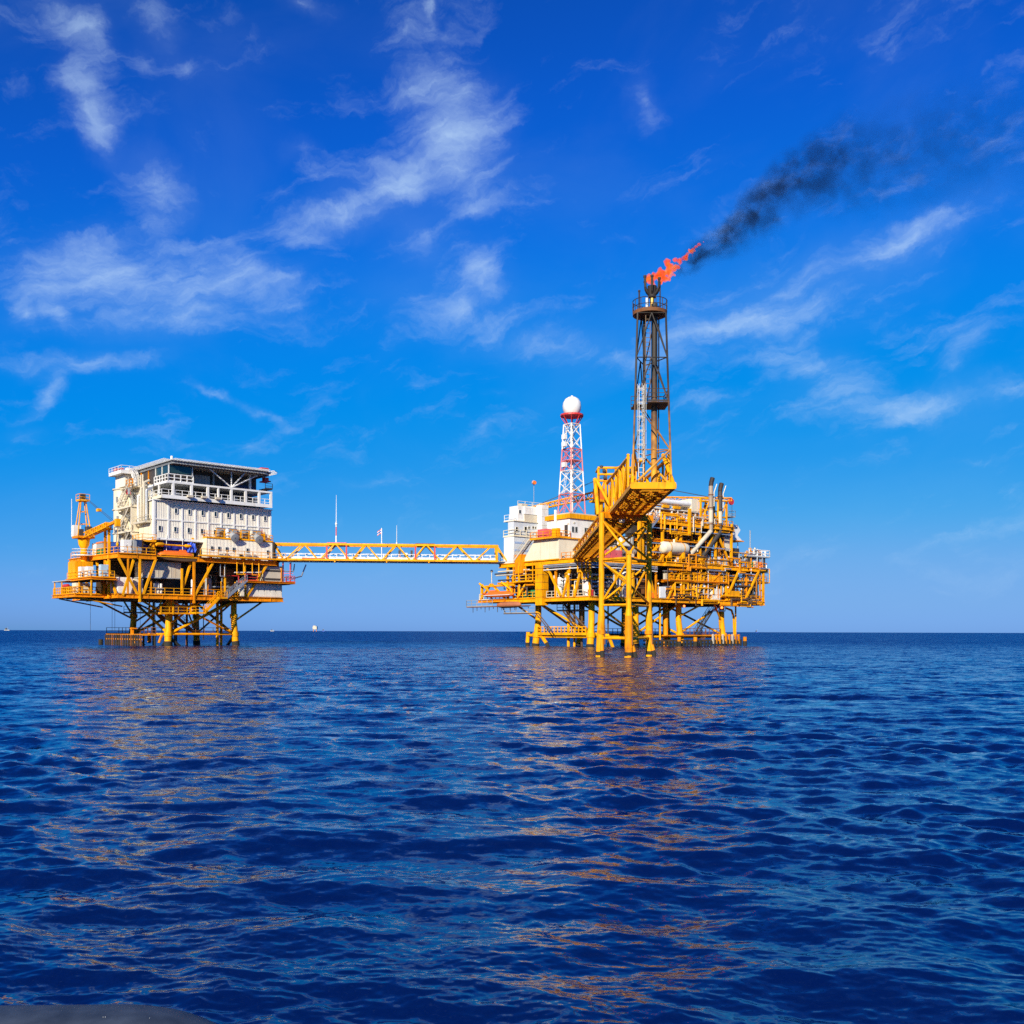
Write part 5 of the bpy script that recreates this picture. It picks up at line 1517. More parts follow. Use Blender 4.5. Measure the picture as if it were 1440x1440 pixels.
# vessels
def hvessel(label, u0, u1, v, z, r, m, saddles=YEL):
    t_ = thing('pressure_vessel', label, 'vessel', FR, ((u0 + u1) / 2, v, z - r - 0.7))
    L = u1 - u0
    MB().hlathe((u0, v, z), (u1, v, z), [(0.02, 0), (r * 0.55, 0.1), (r * 0.9, 0.35), (r, 0.7), (r, L - 0.7), (r * 0.9, L - 0.35), (r * 0.55, L - 0.1), (0.02, L)], 20).build('shell', m, t_, smooth=True)
    for u in (u0 + L * 0.25, u0 + L * 0.75):
        MB().box(u - 0.25, u + 0.25, v - r * 0.8, v + r * 0.8, z - r - 0.7, z - r * 0.55).build('saddle', saddles, t_)
        MB().hlathe((u - 0.1, v, z), (u + 0.1, v, z), [(r + 0.05, 0), (r + 0.05, 0.2)], 20).build('strap', saddles, t_, smooth=True)
    MB().tube((u0 + L * 0.5, v, z + r - 0.1), (u0 + L * 0.5, v, z + r + 0.5), 0.22, 10).build('nozzle', m, t_, smooth=True)
    return t_


def vvessel(label, u, v, z, r, h, m, skirt=WHT):
    t_ = thing('separator_column', label, 'vessel', FR, (u, v, z))
    MB().lathe((u, v, z), [(r * 0.85, 0), (r * 0.85, 0.5)], 14).build('skirt', skirt, t_, smooth=True)
    MB().lathe((u, v, z + 0.4), [(0.02, 0), (r * 0.7, 0.05), (r, 0.3), (r, h - 0.9), (r * 0.75, h - 0.55), (0.02, h - 0.4)], 18).build('shell', m, t_, smooth=True)
    MB().lathe((u, v, z + h * 0.62), [(r, 0), (r + 0.09, 0.02), (r + 0.09, 0.16), (r, 0.18)], 18).build('flange', GRY, t_)
    MB().path([(u, v, z + h), (u, v, z + h + 0.5), (u + 0.9, v, z + h + 0.5), (u + 0.9, v, z + 0.2)], 0.08).build('outlet_pipe', STEEL, t_, smooth=True)
    return t_


hvessel('large cream horizontal vessel with domed end, mid-height right of the flare legs', 17.6, 24.6, 0.2, 17.6, 1.1, CRM)
hvessel('grey horizontal vessel behind the flare legs on the upper deck', 7.2, 12.6, 1.4, 16.7, 0.8, GRY, BEI)
hvessel('brown horizontal vessel low in the dark bay at the far right', 40.0, 45.6, 2.2, 9.9, 0.7, BEI, DRK)
vvessel('white upright column, nearest the yellow box column on the left face', 1.1, 8.6, 8.5, 0.62, 3.6, WHT)
vvessel('white upright column, second from the yellow box column', 1.6, 7.0, 8.5, 0.62, 3.6, WHT)
vvessel('grey-white upright column at the near corner of the lower deck', 1.4, 1.9, 8.5, 0.85, 4.0, PAN)
vvessel('tall pale column behind the flare legs on the lower deck', 8.2, 1.4, 8.5, 0.5, 5.0, WHT)
vvessel('tall pale column just right of the first one behind the flare legs', 9.8, 1.6, 8.5, 0.5, 5.0, WHT)

cabinet('pink-red container between the flare legs on the upper deck', 'container', FR, 4.0, 8.0, 0.2, 2.0, 15.0, 16.5, PINK, 'container', doors=3)
cabinet('grey louvred panel box above the red container', 'panel box', FR, 7.6, 9.6, -0.1, 1.0, 17.2, 18.8, PAN, 'panel_box', doors=1)
MB().box(7.8, 8.0, 0.3, 0.5, 15.0, 17.2).box(9.2, 9.4, 0.3, 0.5, 15.0, 17.2).build('stand', YEL, bpy.data.objects['panel_box'])
cabinet('white slatted cabinet pair on the lower deck right of the flare legs', 'cabinet', FR, 17.0, 18.6, -0.2, 0.8, 8.5, 10.6, WHT, 'cabinet', doors=1)
cabinet('blue drum skid behind the lower railing of the right platform', 'skid', FR, 20.2, 22.2, 0.3, 1.4, 8.5, 9.6, BLU, 'drum_skid', doors=3)
cabinet('pale grey louvred chiller on the lower deck of the right platform', 'chiller', FR, 31.2, 33.6, -0.15, 1.6, 8.5, 10.6, PAN, 'chiller', doors=3)
cabinet('yellow tote box near the right end of the lower deck', 'tote box', FR, 36.1, 39.2, -0.3, 1.6, 8.5, 10.4, YEL, 'tote_box', doors=1)
cabinet('beige crate at the right tip of the lower deck', 'crate', FR, 43.4, 46.6, 0.4, 2.2, 8.5, 9.5, BEI, 'crate', doors=1)
cabinet('dark pump set hanging above the right tip of the lower deck', 'pump set', FR, 42.8, 44.8, 1.0, 2.4, 9.9, 11.4, DRK, 'pump_set', doors=1)
cabinet('yellow switch box on the mid-level catwalk of the right platform', 'switch box', FR, 26.6, 28.0, -0.3, 0.6, 12.0, 13.4, YEL, 'switch_box', doors=1)
cabinet('yellow gas rack on the mid-level catwalk, right of the switch box', 'gas rack', FR, 30.4, 34.2, -0.3, 0.6, 12.0, 13.1, YEL, 'gas_rack', doors=6)
cabinet('orange valve box beside the white slatted cabinet', 'valve box', FR, 15.4, 16.5, -0.1, 0.8, 8.5, 9.5, LBO, 'valve_box', doors=1)
cabinet('green pump skid on the lower deck behind the left-face railing', 'pump skid', FR, 0.5, 1.8, 14.0, 15.6, 8.5, 10.0, GRN, 'pump_skid', doors=2)
cabinet('green pump skid next to the yellow box column', 'pump skid', FR, 0.5, 1.8, 16.6, 18.0, 8.5, 10.0, GRN, 'pump_skid', doors=2)
cabinet('red fire hose box near the goose-neck pipes', 'hose box', FR, 0.3, 1.0, -0.05, 0.6, 8.5, 9.6, RED, 'hose_box', doors=1)
for i, (u, m_, lab) in enumerate(((44.0, GRN, 'green drum at the right end of the upper deck'), (44.9, CRM, 'cream drum between the green and red drums'), (45.8, RED, 'red drum at the right end of the upper deck'), (46.7, LBO, 'orange-red drum, last in the row of drums'))):
    t = thing('drum', lab, 'drum', FR, (u, 0.8, 15.0))
    MB().lathe((u, 0.8, 15.0), [(0.02, 0), (0.4, 0), (0.42, 0.4), (0.4, 0.45), (0.42, 0.9), (0.4, 1.3), (0.02, 1.32)], 14).build('barrel', m_, t, smooth=True)
    MB().lathe((u, 0.8, 16.32), [(0.36, 0), (0.36, 0.03), (0.02, 0.03)], 14).build('lid', m_, t)

# ------------------------------------------------------------------ white hood on dark drum, right end
t = thing('intake_hood', 'large white angular air intake hood standing over a dark drum, right end', 'intake hood', FR, (41, 4.5, 15))
MB().side_prism([(38.2, 20.4), (38.4, 22.6), (39.4, 23.4), (41.6, 23.4), (42.5, 22.4), (41.6, 21.4), (43.0, 20.4)], 'y', 2.2, 6.4).build('hood', WHT, t)
MB().box(38.0, 43.4, 2.0, 6.6, 20.2, 20.38).build('hood_base', ORG_, t)
MB().lathe((40.8, 4.2, 17.4), [(0.02, 0), (2.4, 0), (2.4, 1.4), (0.02, 1.4)], 20).build('drum', DRK, t, smooth=True)
for (du, dv) in ((-1.9, -1.2), (1.9, -1.2), (-1.9, 1.2), (1.9, 1.2)):
    MB().tube((40.8 + du, 4.2 + dv, 15), (40.8 + du, 4.2 + dv, 20.2), 0.1, 7).build('support', STEEL, t)
MB().path([(37.4, 2.0, 15.2), (37.4, 2.0, 20.6), (38.0, 2.0, 21.6), (38.8, 2.0, 20.8), (38.8, 2.0, 18)], 0.36).build('swan_neck', BEI, t, smooth=True)
MB().box(36.6, 38.4, 1.6, 3.4, 18.2, 20.6).build('filter_box', CRM, t)
# small white-railed platform at the right end
t = thing('service_platform', 'small white-railed platform at the far right end above the drums', 'service platform', FR, (46.5, 2.5, 15))
MB().box(42.8, 49.2, 0.3, 5.0, 17.2, 17.4).build('deck_plate', GRY, t)
MB().rails([(42.8, 0.3, 17.4), (49.2, 0.3, 17.4), (49.2, 5.0, 17.4)], h=1.25, r=0.07, step=1.2).build('railing', WHT, t)
for (u, v) in ((43.2, 0.6), (46.0, 0.6), (48.0, 0.7), (48.0, 4.6), (43.2, 4.6)):
    MB().box(u - 0.14, u + 0.14, v - 0.14, v + 0.14, 15.0, 17.2).build('support_post', DRK, t)
for (u, z) in ((44.6, 18.6), (46.2, 19.0), (47.0, 18.8)):
    MB().tube((u, 1.6, 17.4), (u, 1.6, z), 0.14, 8).ball((u, 1.6, z), 0.2, 8, 5).build('lamp', CRM, t, smooth=True)
t = thing('antenna', 'thin grey whip antenna on a yellow post at the far right', 'antenna', FR, (44.2, 1.2, 17.4))
MB().box(44.0, 44.4, 1.0, 1.4, 17.4, 19.0).build('post', YEL, t)
MB().tube((44.2, 1.2, 19.0), (44.2, 1.2, 22.4), 0.09, 7).build('whip', GRY, t)
# lamps along the decks
for (u, v, z) in ((16.6, -0.2, 11.0), (22.4, -0.25, 11.0), (29.0, -0.3, 10.9), (35.6, -0.3, 10.9), (39.6, -0.3, 10.7), (-0.3, 4.6, 12.2)):
    l = MB().tube((u, v, 8.55), (u, v, z), 0.06, 6).build('lamp_post', YEL, PR)
    MB().ball((u, v, z + 0.1), 0.17, 8, 6).build('lamp_globe', WHT, l, smooth=True)
MB().ball((24.0, 0.3, 7.3), 0.2, 8, 6).build('lit_lamp', REDLAMP, PR)
MB().ball((34.6, 0.3, 7.2), 0.24, 8, 6).build('lit_lamp', REDLAMP, PR)

# ================================================================== buildings on the left of the process platform
BH = thing('machinery_house', 'cream windowless machinery house with a sloping stair end on the near corner', 'building', FR, (2.4, 12, 15))
MB().side_prism([(7.5, 15.02), (17.2, 15.02), (14.0, 18.7), (7.5, 18.7)], 'x', -0.05, 5.0).build('wall', CRM, BH)
MB().box(-0.9, 5.0, 7.2, 14.4, 18.7, 18.9).build('roof_walkway', YEL, BH)
MB().rails([(-0.8, 14.2, 18.9), (-0.8, 7.3, 18.9), (2.4, 7.3, 18.9)], r=0.05).build('railing', ORG_, BH)
MB().stair((-0.9, 18.8, 15.2), (-0.9, 14.4, 18.9), 0.8, (1, 0, 0)).build('stair', BEI, BH)
for v in (9.8, 12.2):
    MB().box(-0.10, -0.04, v, v + 0.05, 15.1, 18.6).build('panel_seam', BEI, BH)
MB().box(-0.35, -0.06, 7.3, 17.3, 14.98, 15.16).build('sill', YEL, BH)
t = cabinet('faded red tank box on the machinery house roof walkway', 'tank box', FR, 0.2, 1.6, 11.2, 13.4, 18.9, 20.6, PINK, 'tank_box', doors=1)
cabinet('orange-yellow locker beside the white building door', 'locker', FR, 0.9, 1.6, 8.9, 10.4, 18.9, 20.6, YEL, 'locker', doors=1)

CB = thing('control_building', 'white control building with yellow roof beam, carrying the radar tower', 'building', FR, (7, 10.5, 15))
MB().box(2.6, 12.0, 7.6, 13.6, 15.02, 22.3).build('wall', WHT, CB)
MB().box(2.3, 12.2, 7.3, 13.9, 22.3, 23.1).build('roof_beam', YEL, CB)
MB().box(2.5, 12.0, 7.5, 13.7, 23.1, 23.3).build('roof', BEI, CB)
for u in (3.3, 4.1, 6.3, 6.9):
    window(CB, (u, 7.59, 20.4), 0.42, 0.85, 'x', GRY)
MB().box(2.52, 2.62, 8.1, 8.9, 19.0, 21.2).build('door', DRK, CB)
MB().tube((2.3, 11.0, 18.9), (2.3, 11.0, 24.0), 0.26, 10).build('vent_pipe', WHT, CB, smooth=True)
MB().box(3.4, 7.0, 6.2, 7.5, 17.2, 17.35).build('balcony', GRY, CB)
MB().rails([(3.4, 6.2, 17.35), (7.0, 6.2, 17.35)], r=0.04).build('railing', ORG_, CB)
for i in range(3):
    MB().box(3.5 + i * 1.1, 4.3 + i * 1.1, 6.5, 7.5, 15.05, 16.6 + 0.2 * i).build('fan_unit', (BEI, DRK, GRY)[i], CB)
MB().box(2.56, 2.62, 7.7, 8.2, 21.2, 21.5).box(3.4, 3.8, 7.52, 7.58, 21.4, 21.7).build('wall_lamp', BEI, CB)

LQM = mat('pale_blue_grey_paint', (0.60, 0.65, 0.70), 0.5, dirt=(0.55, 0.48, 0.36), dirt_amt=0.35)
LQ = thing('living_quarters', 'stepped pale grey-white quarters at the right end of the footbridge', 'building', FR, (3.5, 22, 15))
MB().box(0.1, 6.0, 19.9, 22.8, 15.05, 19.9).build('lower_storey', LQM, LQ)
MB().box(0.04, 0.12, 20.0, 22.7, 15.4, 19.7).build('end_panel', WHT, LQ)
MB().box(0.25, 7.2, 20.1, 21.8, 20.0, 22.7).build('middle_storey', LQM, LQ)
MB().box(1.4, 8.6, 20.4, 22.8, 22.8, 25.6).build('top_storey', WHT, LQ)
MB().box(0.0, 6.2, 19.7, 23.0, 19.88, 20.02).build('ledge', CRM, LQ)
MB().box(0.1, 7.4, 19.9, 22.9, 22.68, 22.82).build('ledge', CRM, LQ)
MB().rails([(0.1, 22.9, 20.02), (0.1, 19.8, 20.02), (5.8, 19.8, 20.02)], r=0.05).build('railing', CRM, LQ)
MB().rails([(0.2, 22.8, 22.82), (0.2, 20.0, 22.82)], r=0.04).build('railing', WHT, LQ)
MB().box(2.8, 6.0, 20.2, 20.42, 24.2, 25.5).build('white_board', WHT, LQ)
MB().box(2.9, 5.9, 20.28, 20.41, 22.9, 24.1).build('roller_shutter', BEI, LQ)
MB().box(6.0, 7.6, 19.0, 20.6, 18.9, 26.0).build('lift_shaft', WHT, LQ)
for z in (20.6, 22.2, 23.8, 25.2):
    MB().box(5.97, 7.63, 18.97, 20.63, z, z + 0.05).build('shaft_seam', BEI, LQ)
for (u, z, w) in ((0.9, 21.2, 0.5), (3.0, 21.4, 0.55), (3.8, 21.7, 0.4), (4.8, 21.8, 0.4), (5.4, 21.8, 0.3)):
    window(LQ, (u, 20.09, z), w, 0.8 if w > 0.4 else 0.4, 'x', PAN)
window(LQ, (1.9, 20.39, 24.5), 0.5, 0.6, 'x', WHT)
for z in (17.2, 18.6):
    MB().box(0.3, 5.8, 19.86, 19.9, z, z + 0.35).build('blue_stripe', mat('faded_blue_paint', (0.30, 0.42, 0.66), 0.5), LQ)
MB().rails([(1.5, 20.5, 25.6), (8.4, 20.5, 25.6)], r=0.04, h=0.9).build('railing', CRM, LQ)
MB().box(2.6, 4.8, 21.0, 22.6, 25.6, 25.75).box(3.0, 4.4, 21.2, 22.4, 25.75, 26.2).build('roof_unit', BEI, LQ)
MB().box(8.2, 10.6, 17.5, 21.0, 21.0, 24.4).build('plant_room', DRK, LQ)

# windsock and pole on the quarters roof
t = thing('windsock', 'orange and white windsock on a thin pole over the quarters roof', 'windsock', FR, (6.6, 22.0, 25.6))
MB().tube((6.6, 22.0, 25.6), (6.6, 22.0, 30.6), 0.05, 6).build('pole', GRY, t)
MB().hlathe((6.6, 22.0, 30.5), (6.0, 21.0, 30.3), [(0.42, 0), (0.4, 0.3), (0.34, 0.9), (0.28, 1.2), (0.02, 1.2)], 12).build('sock', LBO, t, smooth=True)
MB().hlathe((6.42, 21.7, 30.44), (6.2, 21.33, 30.37), [(0.415, 0), (0.385, 0.4)], 12).build('white_band', WHT, t, smooth=True)

# ================================================================== radar tower
RT = thing('radar_tower', 'red and white lattice tower topped by a white radome ball', 'radar tower', FR, (5.4, 10.2, 23.3))
rc = Vector((5.4, 10.2, 0))
zs = [23.3, 26.9, 28.9, 31.0, 33.0, 34.9, 37.2, 39.3]


def rtw(z):
    return 1.72 + (1.02 - 1.72) * (z - 23.3) / 16.0


MASTRED = mat('mast_red', (0.66, 0.16, 0.16), 0.5, dirt=(0.75, 0.5, 0.45), dirt_amt=0.5)
for a, b in zip(zs[:-1], zs[1:]):
    red = a < 26 or 31.0 <= a < 34.0
    m_ = MASTRED if red else WHT
    wa, wb = rtw(a), rtw(b)
    cs = ((-1, -1), (1, -1), (1, 1), (-1, 1))
    for k in range(4):
        s, s2 = cs[k], cs[(k + 1) % 4]
        pa, pb = (rc.x + s[0] * wa, rc.y + s[1] * wa, a), (rc.x + s[0] * wb, rc.y + s[1] * wb, b)
        qa, qb = (rc.x + s2[0] * wa, rc.y + s2[1] * wa, a), (rc.x + s2[0] * wb, rc.y + s2[1] * wb, b)
        MB().tube(pa, pb, 0.115, 7).build('leg', m_, RT)
        MB().tube(pa, qb, 0.065, 6).build('brace', m_, RT)
        MB().tube(qa, pb, 0.065, 6).build('brace', m_, RT)
        if b in (31.0, 34.9, 39.3, 26.9):
            MB().tube(pb, qb, 0.09, 6).build('ring_beam', m_, RT)
MB().box(rc.x - 1.3, rc.x + 1.3, rc.y - 1.3, rc.y + 1.3, 32.8, 32.95).build('rest_platform', MASTRED, RT)
MB().tube((rc.x, rc.y, 23.3), (rc.x, rc.y, 39.3), 0.3, 10).build('cable_trunk', PAN, RT, smooth=True)
for z0_, m_ in ((23.3, MASTRED), (27, WHT), (31, MASTRED), (35, WHT)):
    l = MB()
    for s in (-0.22, 0.22):
        l.bar((rc.x - 1.9, rc.y + s, z0_), (rc.x - 1.25, rc.y + s, z0_ + 4), 0.06)
    for i in range(8):
        l.bar((rc.x - 1.9 + 0.08 * i, rc.y - 0.22, z0_ + 0.5 * i), (rc.x - 1.9 + 0.08 * i, rc.y + 0.22, z0_ + 0.5 * i), 0.05)
    l.build('ladder', m_, RT)
for s in range(8):
    a = math.pi * 2 * s / 8
    MB().tube((rc.x + math.cos(a) * 0.9, rc.y + math.sin(a) * 0.9, 39.2), (rc.x + math.cos(a) * 1.95, rc.y + math.sin(a) * 1.95, 40.7), 0.09, 6).build('bracket', RED, RT)
MB().lathe((rc.x, rc.y, 40.65), [(0.02, 0), (1.85, 0), (2.05, 0.12), (2.05, 0.42), (1.92, 0.45), (1.92, 0.2), (0.02, 0.2)], 24).build('ring_platform', RED, RT)
MB().lathe((rc.x, rc.y, 40.8), [(1.0, 0), (1.35, 0.5), (1.58, 1.1), (1.66, 1.75), (1.55, 2.4), (1.2, 3.0), (0.65, 3.35), (0.22, 3.45), (0.2, 3.6), (0.02, 3.68)], 28).build('radome', WHT, RT, smooth=True)
for z in (36.5, 35.2, 31.6):
    MB().box(rc.x - 2.1, rc.x - 1.5, rc.y - 0.4, rc.y + 0.4, z, z + 0.8).build('aerial_box', WHT, RT)

# ================================================================== cranes on the process platform
def boom_crane(label, base, head, w, tilt_hook, hook_m, cabm, name='boom_crane'):
    t_ = thing(name, label, 'crane', FR, (base[0], base[1], 15.0))
    b = Vector(base)
    h = Vector(head)
    MB().tube((b.x, b.y, 15.0), (b.x, b.y, b.z - 1.6), 0.8, 14).build('pedestal', YEL, t_, smooth=True)
    MB().box(b.x - 1.3, b.x + 1.3, b.y - 1.3, b.y + 1.3, b.z - 1.6, b.z - 1.2).build('slew_deck', YEL, t_)
    MB().box(b.x - 1.2, b.x + 0.2, b.y - 1.25, b.y + 0.4, b.z - 1.2, b.z + 0.9).build('operator_cab', cabm, t_)
    MB().lattice(b, h, w, w, 14, 0.11, 0.06, 0.62).build('boom', YEL, t_)
    top = b + Vector((0, 0, 3.2))
    d = (h - b)
    d.z = 0
    d.normalize()
    top = top - d * 1.2
    for s in (-0.8, 0.8):
        q = Vector((-d.y, d.x, 0)) * s
        MB().tube(b + q - Vector((0, 0, 1.2)), top + q * 0.4, 0.12, 7).build('a_frame_leg', YEL, t_)
        MB().tube(top + q * 0.4, b.lerp(h, 0.8) + Vector((0, 0, w * 0.4)) + q * 0.2, 0.035, 5).build('pendant_cable', DRK, t_)
    k = top.lerp(b.lerp(h, 0.8), 0.45)
    MB().box(k.x - 0.4, k.x + 0.4, k.y - 0.3, k.y + 0.3, k.z - 0.1, k.z + 0.3).build('bridle_block', YEL, t_)
    MB().tube((h.x, h.y, h.z - 0.3), (h.x, h.y, h.z - tilt_hook), 0.03, 5).tube((h.x + 0.3, h.y, h.z - 0.3), (h.x + 0.3, h.y, h.z - tilt_hook), 0.03, 5).build('hoist_wire', DRK, t_)
    MB().hlathe((h.x, h.y - 0.2, h.z - 0.4), (h.x, h.y + 0.2, h.z - 0.4), [(0.05, 0), (0.62, 0.02), (0.62, 0.38), (0.05, 0.4)], 14).build('sheave_head', hook_m, t_)
    MB().lathe((h.x + 0.15, h.y, h.z - tilt_hook - 0.7), [(0.02, 0), (0.2, 0.15), (0.24, 0.5), (0.04, 0.75)], 8).build('hook_block', YEL, t_)
    return t_


boom_crane('yellow lattice boom crane reaching left behind the radar tower', (15.0, 13.2, 28.2), (5.6, 24.4, 25.3), 1.1, 1.2, YEL, LBO)
boom_crane('yellow lattice boom crane reaching right, with red sheave at its tip', (19.4, 9.0, 27.2), (36.4, -0.4, 27.6), 0.9, 4.6, RED, YEL)
t = thing('winch', 'green winch with black hose reels beside the left crane foot', 'winch', FR, (7.8, 5.0, 15.0))
MB().box(7.0, 9.2, 4.4, 6.0, 15.0, 21.2).build('stand', BEI, t)
MB().box(6.8, 9.4, 4.2, 6.2, 21.2, 21.35).build('base_plate', GRN, t)
for u in (7.2, 8.3):
    MB().hlathe((u, 4.6, 22.3), (u + 0.6, 4.6, 22.3), [(0.05, 0), (0.9, 0.02), (0.9, 0.12), (0.4, 0.15), (0.4, 0.45), (0.9, 0.48), (0.9, 0.6), (0.05, 0.6)], 16).build('reel', DRK, t)
    MB().box(u + 0.65, u + 0.8, 4.2, 5.0, 21.35, 23.0).build('frame', TEAL, t)
MB().side_prism([(6.2, 20.1), (9.4, 20.1), (9.2, 21.15), (7.0, 21.15)], 'y', 3.6, 4.35).build('hose_tray', DRK, t)
t = thing('hose_basket', 'black hose basket hanging at the right flare leg', 'basket', FR, (12.2, 2.2, 15))
MB().box(11.4, 13.6, 1.4, 3.0, 19.8, 21.2).build('basket', DRK, t)
MB().box(12.3, 12.6, 2.0, 2.4, 15.0, 19.8).build('stand', GRY, t)

# ================================================================== lifeboat and davit on the left tip
t = thing('lifeboat', 'orange lifeboat on the left tip of the process platform', 'lifeboat', FR, (-0.8, 23.5, 8.6))
MB().hlathe((-0.7, 18.9, 9.35), (-0.7, 27.6, 9.35), [(0.05, 0), (0.3, 0.4), (0.45, 1.4), (0.5, 4.2), (0.45, 7.2), (0.3, 8.2), (0.05, 8.7)], 14).build('hull', LBO, t, smooth=True)
MB().box(-1.0, -0.4, 20.2, 26.0, 9.7, 9.95).box(-1.0, -0.4, 24.0, 25.6, 9.95, 10.2).build('canopy', LBO, t)
MB().box(-1.24, -0.16, 19.6, 27.2, 9.22, 9.32).build('rubbing_strake', WHT, t)
t = thing('lifeboat', 'dull brown lifeboat slung below the left tip of the process platform', 'lifeboat', FR, (-0.8, 21, 7.3))
MB().hlathe((-0.2, 17.4, 7.45), (-0.2, 24.4, 7.45), [(0.05, 0), (0.4, 0.4), (0.55, 1.4), (0.58, 3.5), (0.55, 5.6), (0.4, 6.6), (0.05, 7.0)], 12).build('hull', mat('faded_brown_paint', (0.42, 0.15, 0.07), 0.6), t, smooth=True)
MB().box(-0.5, 0.1, 19.0, 23.0, 7.9, 8.0).build('keel_bar', DRK, t)
t = thing('lifeboat_davit', 'pair of bent yellow davit arms over the lifeboat at the left tip', 'davit', FR, (-0.5, 25, 8.6))
for v in (20.0, 26.6):
    MB().path([(0.3, v, 8.6), (-0.2, v + 0.6, 10.4), (-1.0, v + 2.2, 11.6)], 0.2).build('davit_arm', YEL, t, smooth=True)
MB().tube((-0.4, 19.0, 11.0), (-0.4, 27.8, 11.0), 0.18, 8).build('davit_beam', YEL, t)
MB().ring((-0.6, 27.6, 9.6), 0.45, 0.1, 16).build('life_ring', RED, t)
t = thing('lamp_post', 'thin cream lamp post standing above the left davit', 'lamp post', FR, (-0.4, 25.8, 11.6))
MB().tube((-0.4, 25.8, 11.6), (-0.4, 25.8, 13.7), 0.07, 6).build('post', CRM, t)
MB().ball((-0.4, 25.8, 13.8), 0.26, 10, 6).build('lamp_globe', CRM, t, smooth=True)

# ================================================================== footbridge between the platforms
FB = Matrix.Translation((-43.9, 179.9, 0)) @ Matrix.Rotation(math.atan2(3.4, 40.1), 4, 'Z')
BR = thing('footbridge', 'long yellow truss footbridge linking the two platforms', 'bridge', FB, (20.5, 0, 15.2))
BL, BW, Zb, Zt = 41.4, 2.6, 15.45, 18.25
for (y, z, m_) in ((-BW / 2, Zb, YEL), (BW / 2, Zb, YEL), (-BW / 2, Zt, YEL), (BW / 2, Zt - 0.05, ORG_)):
    MB().box(0.6, BL, y - 0.17, y + 0.17, z - 0.17, z + 0.17).build('chord', m_, BR)
tops = [6.2, 11.9, 17.3, 22.8, 28.2, 33.9]
bots = [2.9, 9.0, 14.7, 20.1, 25.6, 31.0, 37.0]
for y in (-BW / 2, BW / 2):
    for i, tx in enumerate(tops):
        for bx in (bots[i], bots[i + 1]):
            s = 0.3 if bx < tx else -0.3
            MB().bar((bx + s, y, Zb + 0.1), (tx - s * 0.8, y, Zt - 0.1), 0.22, 0.24).build('diagonal', YEL, BR)
    MB().bar((0.9, y, Zt - 0.1), (2.6, y, Zb + 0.1), 0.22, 0.24).build('diagonal', YEL, BR)
    MB().bar((41.2, y, Zt - 0.1), (42.9, y, Zb + 0.1), 0.22, 0.24).build('diagonal', YEL, BR)
    MB().bar((37.3, y, Zb + 0.1), (40.0, y, Zt - 0.1), 0.22, 0.24).build('diagonal', YEL, BR)
    MB().box(40.9, 41.3, y - 0.18, y + 0.18, Zb, Zt + 0.15).build('end_post', YEL, BR)
    MB().box(0.6, 0.9, y - 0.15, y + 0.15, Zb, Zt).build('end_post', DRK, BR)
for x in tops + bots:
    z = Zt if x in tops else Zb
    MB().bar((x, -BW / 2, z), (x, BW / 2, z), 0.16, 0.16).build('cross_beam', ORG_, BR)
MB().box(0.6, BL + 1.2, -BW / 2 + 0.2, BW / 2 - 0.2, Zb - 0.1, Zb + 0.02).build('walkway', GRY, BR)
MB().rails([(1.0, -0.85, Zb + 0.02), (BL, -0.85, Zb + 0.02)], r=0.045, h=1.1, step=1.4).build('railing', WHT, BR)
MB().rails([(1.0, 0.95, Zb + 0.02), (BL, 0.95, Zb + 0.02)], r=0.045, h=1.1, step=1.4).build('railing', WHT, BR)
MB().box(1.0, BL, -0.92, -0.88, Zb + 0.05, Zb + 0.42).build('toe_board', WHT, BR)
MB().box(6.0, 9.8, -BW / 2 - 0.19, -BW / 2 - 0.13, Zb + 0.16, Zb + 0.3).build('red_strip', RED, BR)
for x in (10.4, 13.9, 26.3, 29.8):
    MB().box(x - 0.13, x + 0.13, -BW / 2 - 0.15, -BW / 2 + 0.1, Zb + 0.2, Zt).build('red_post', RED, BR)
for (x0, x1) in ((10.4, 13.9), (26.3, 29.8)):
    MB().box(x0, x1, -BW / 2, BW / 2, Zt + 0.18, Zt + 0.32).build('roof_plate', PINK if x0 < 20 else RUST, BR)
for x in (11.7, 28.6, 21.0):
    MB().box(x, x + 0.25, -BW / 2 - 0.1, -BW / 2 + 0.1, Zb - 0.45, Zb - 0.17).build('chord_lug', YEL, BR)
for k, (y, r, m_) in enumerate(((0.4, 0.09, STEEL), (0.8, 0.12, WHT))):
    MB().tube((0.4, y, Zb - 0.28), (BL + 1, y, Zb - 0.28), r, 8).build('service_pipe', m_, BR, smooth=True)

t = thing('aerial_mast', 'tall white and red whip aerial on the left part of the footbridge', 'aerial mast', FB, (12.0, -0.6, Zt + 0.3))
MB().tube((12.0, -0.6, Zt + 0.32), (12.0, -0.6, Zt + 1.6), 0.13, 8).build('base_section', WHT, t, smooth=True)
MB().tube((12.0, -0.6, Zt + 1.6), (12.0, -0.6, Zt + 3.2), 0.1, 8).build('red_section', MASTRED, t, smooth=True)
MB().tube((12.0, -0.6, Zt + 3.2), (12.0, -0.6, Zt + 4.1), 0.12, 8).ball((12.0, -0.6, Zt + 3.7), 0.22, 8, 6).build('joint', WHT, t, smooth=True)
MB().tube((12.0, -0.6, Zt + 4.1), (12.0, -0.6, Zt + 9.0), 0.07, 6, r2=0.03).build('whip', WHT, t, smooth=True)
t = thing('flagpole', 'white flagpole flying a small red, white and blue striped flag on the footbridge', 'flagpole', FB, (20.2, -1.0, Zb))
MB().tube((20.2, -1.0, Zb), (20.2, -1.0, 21.3), 0.08, 7).build('pole', WHT, t, smooth=True)
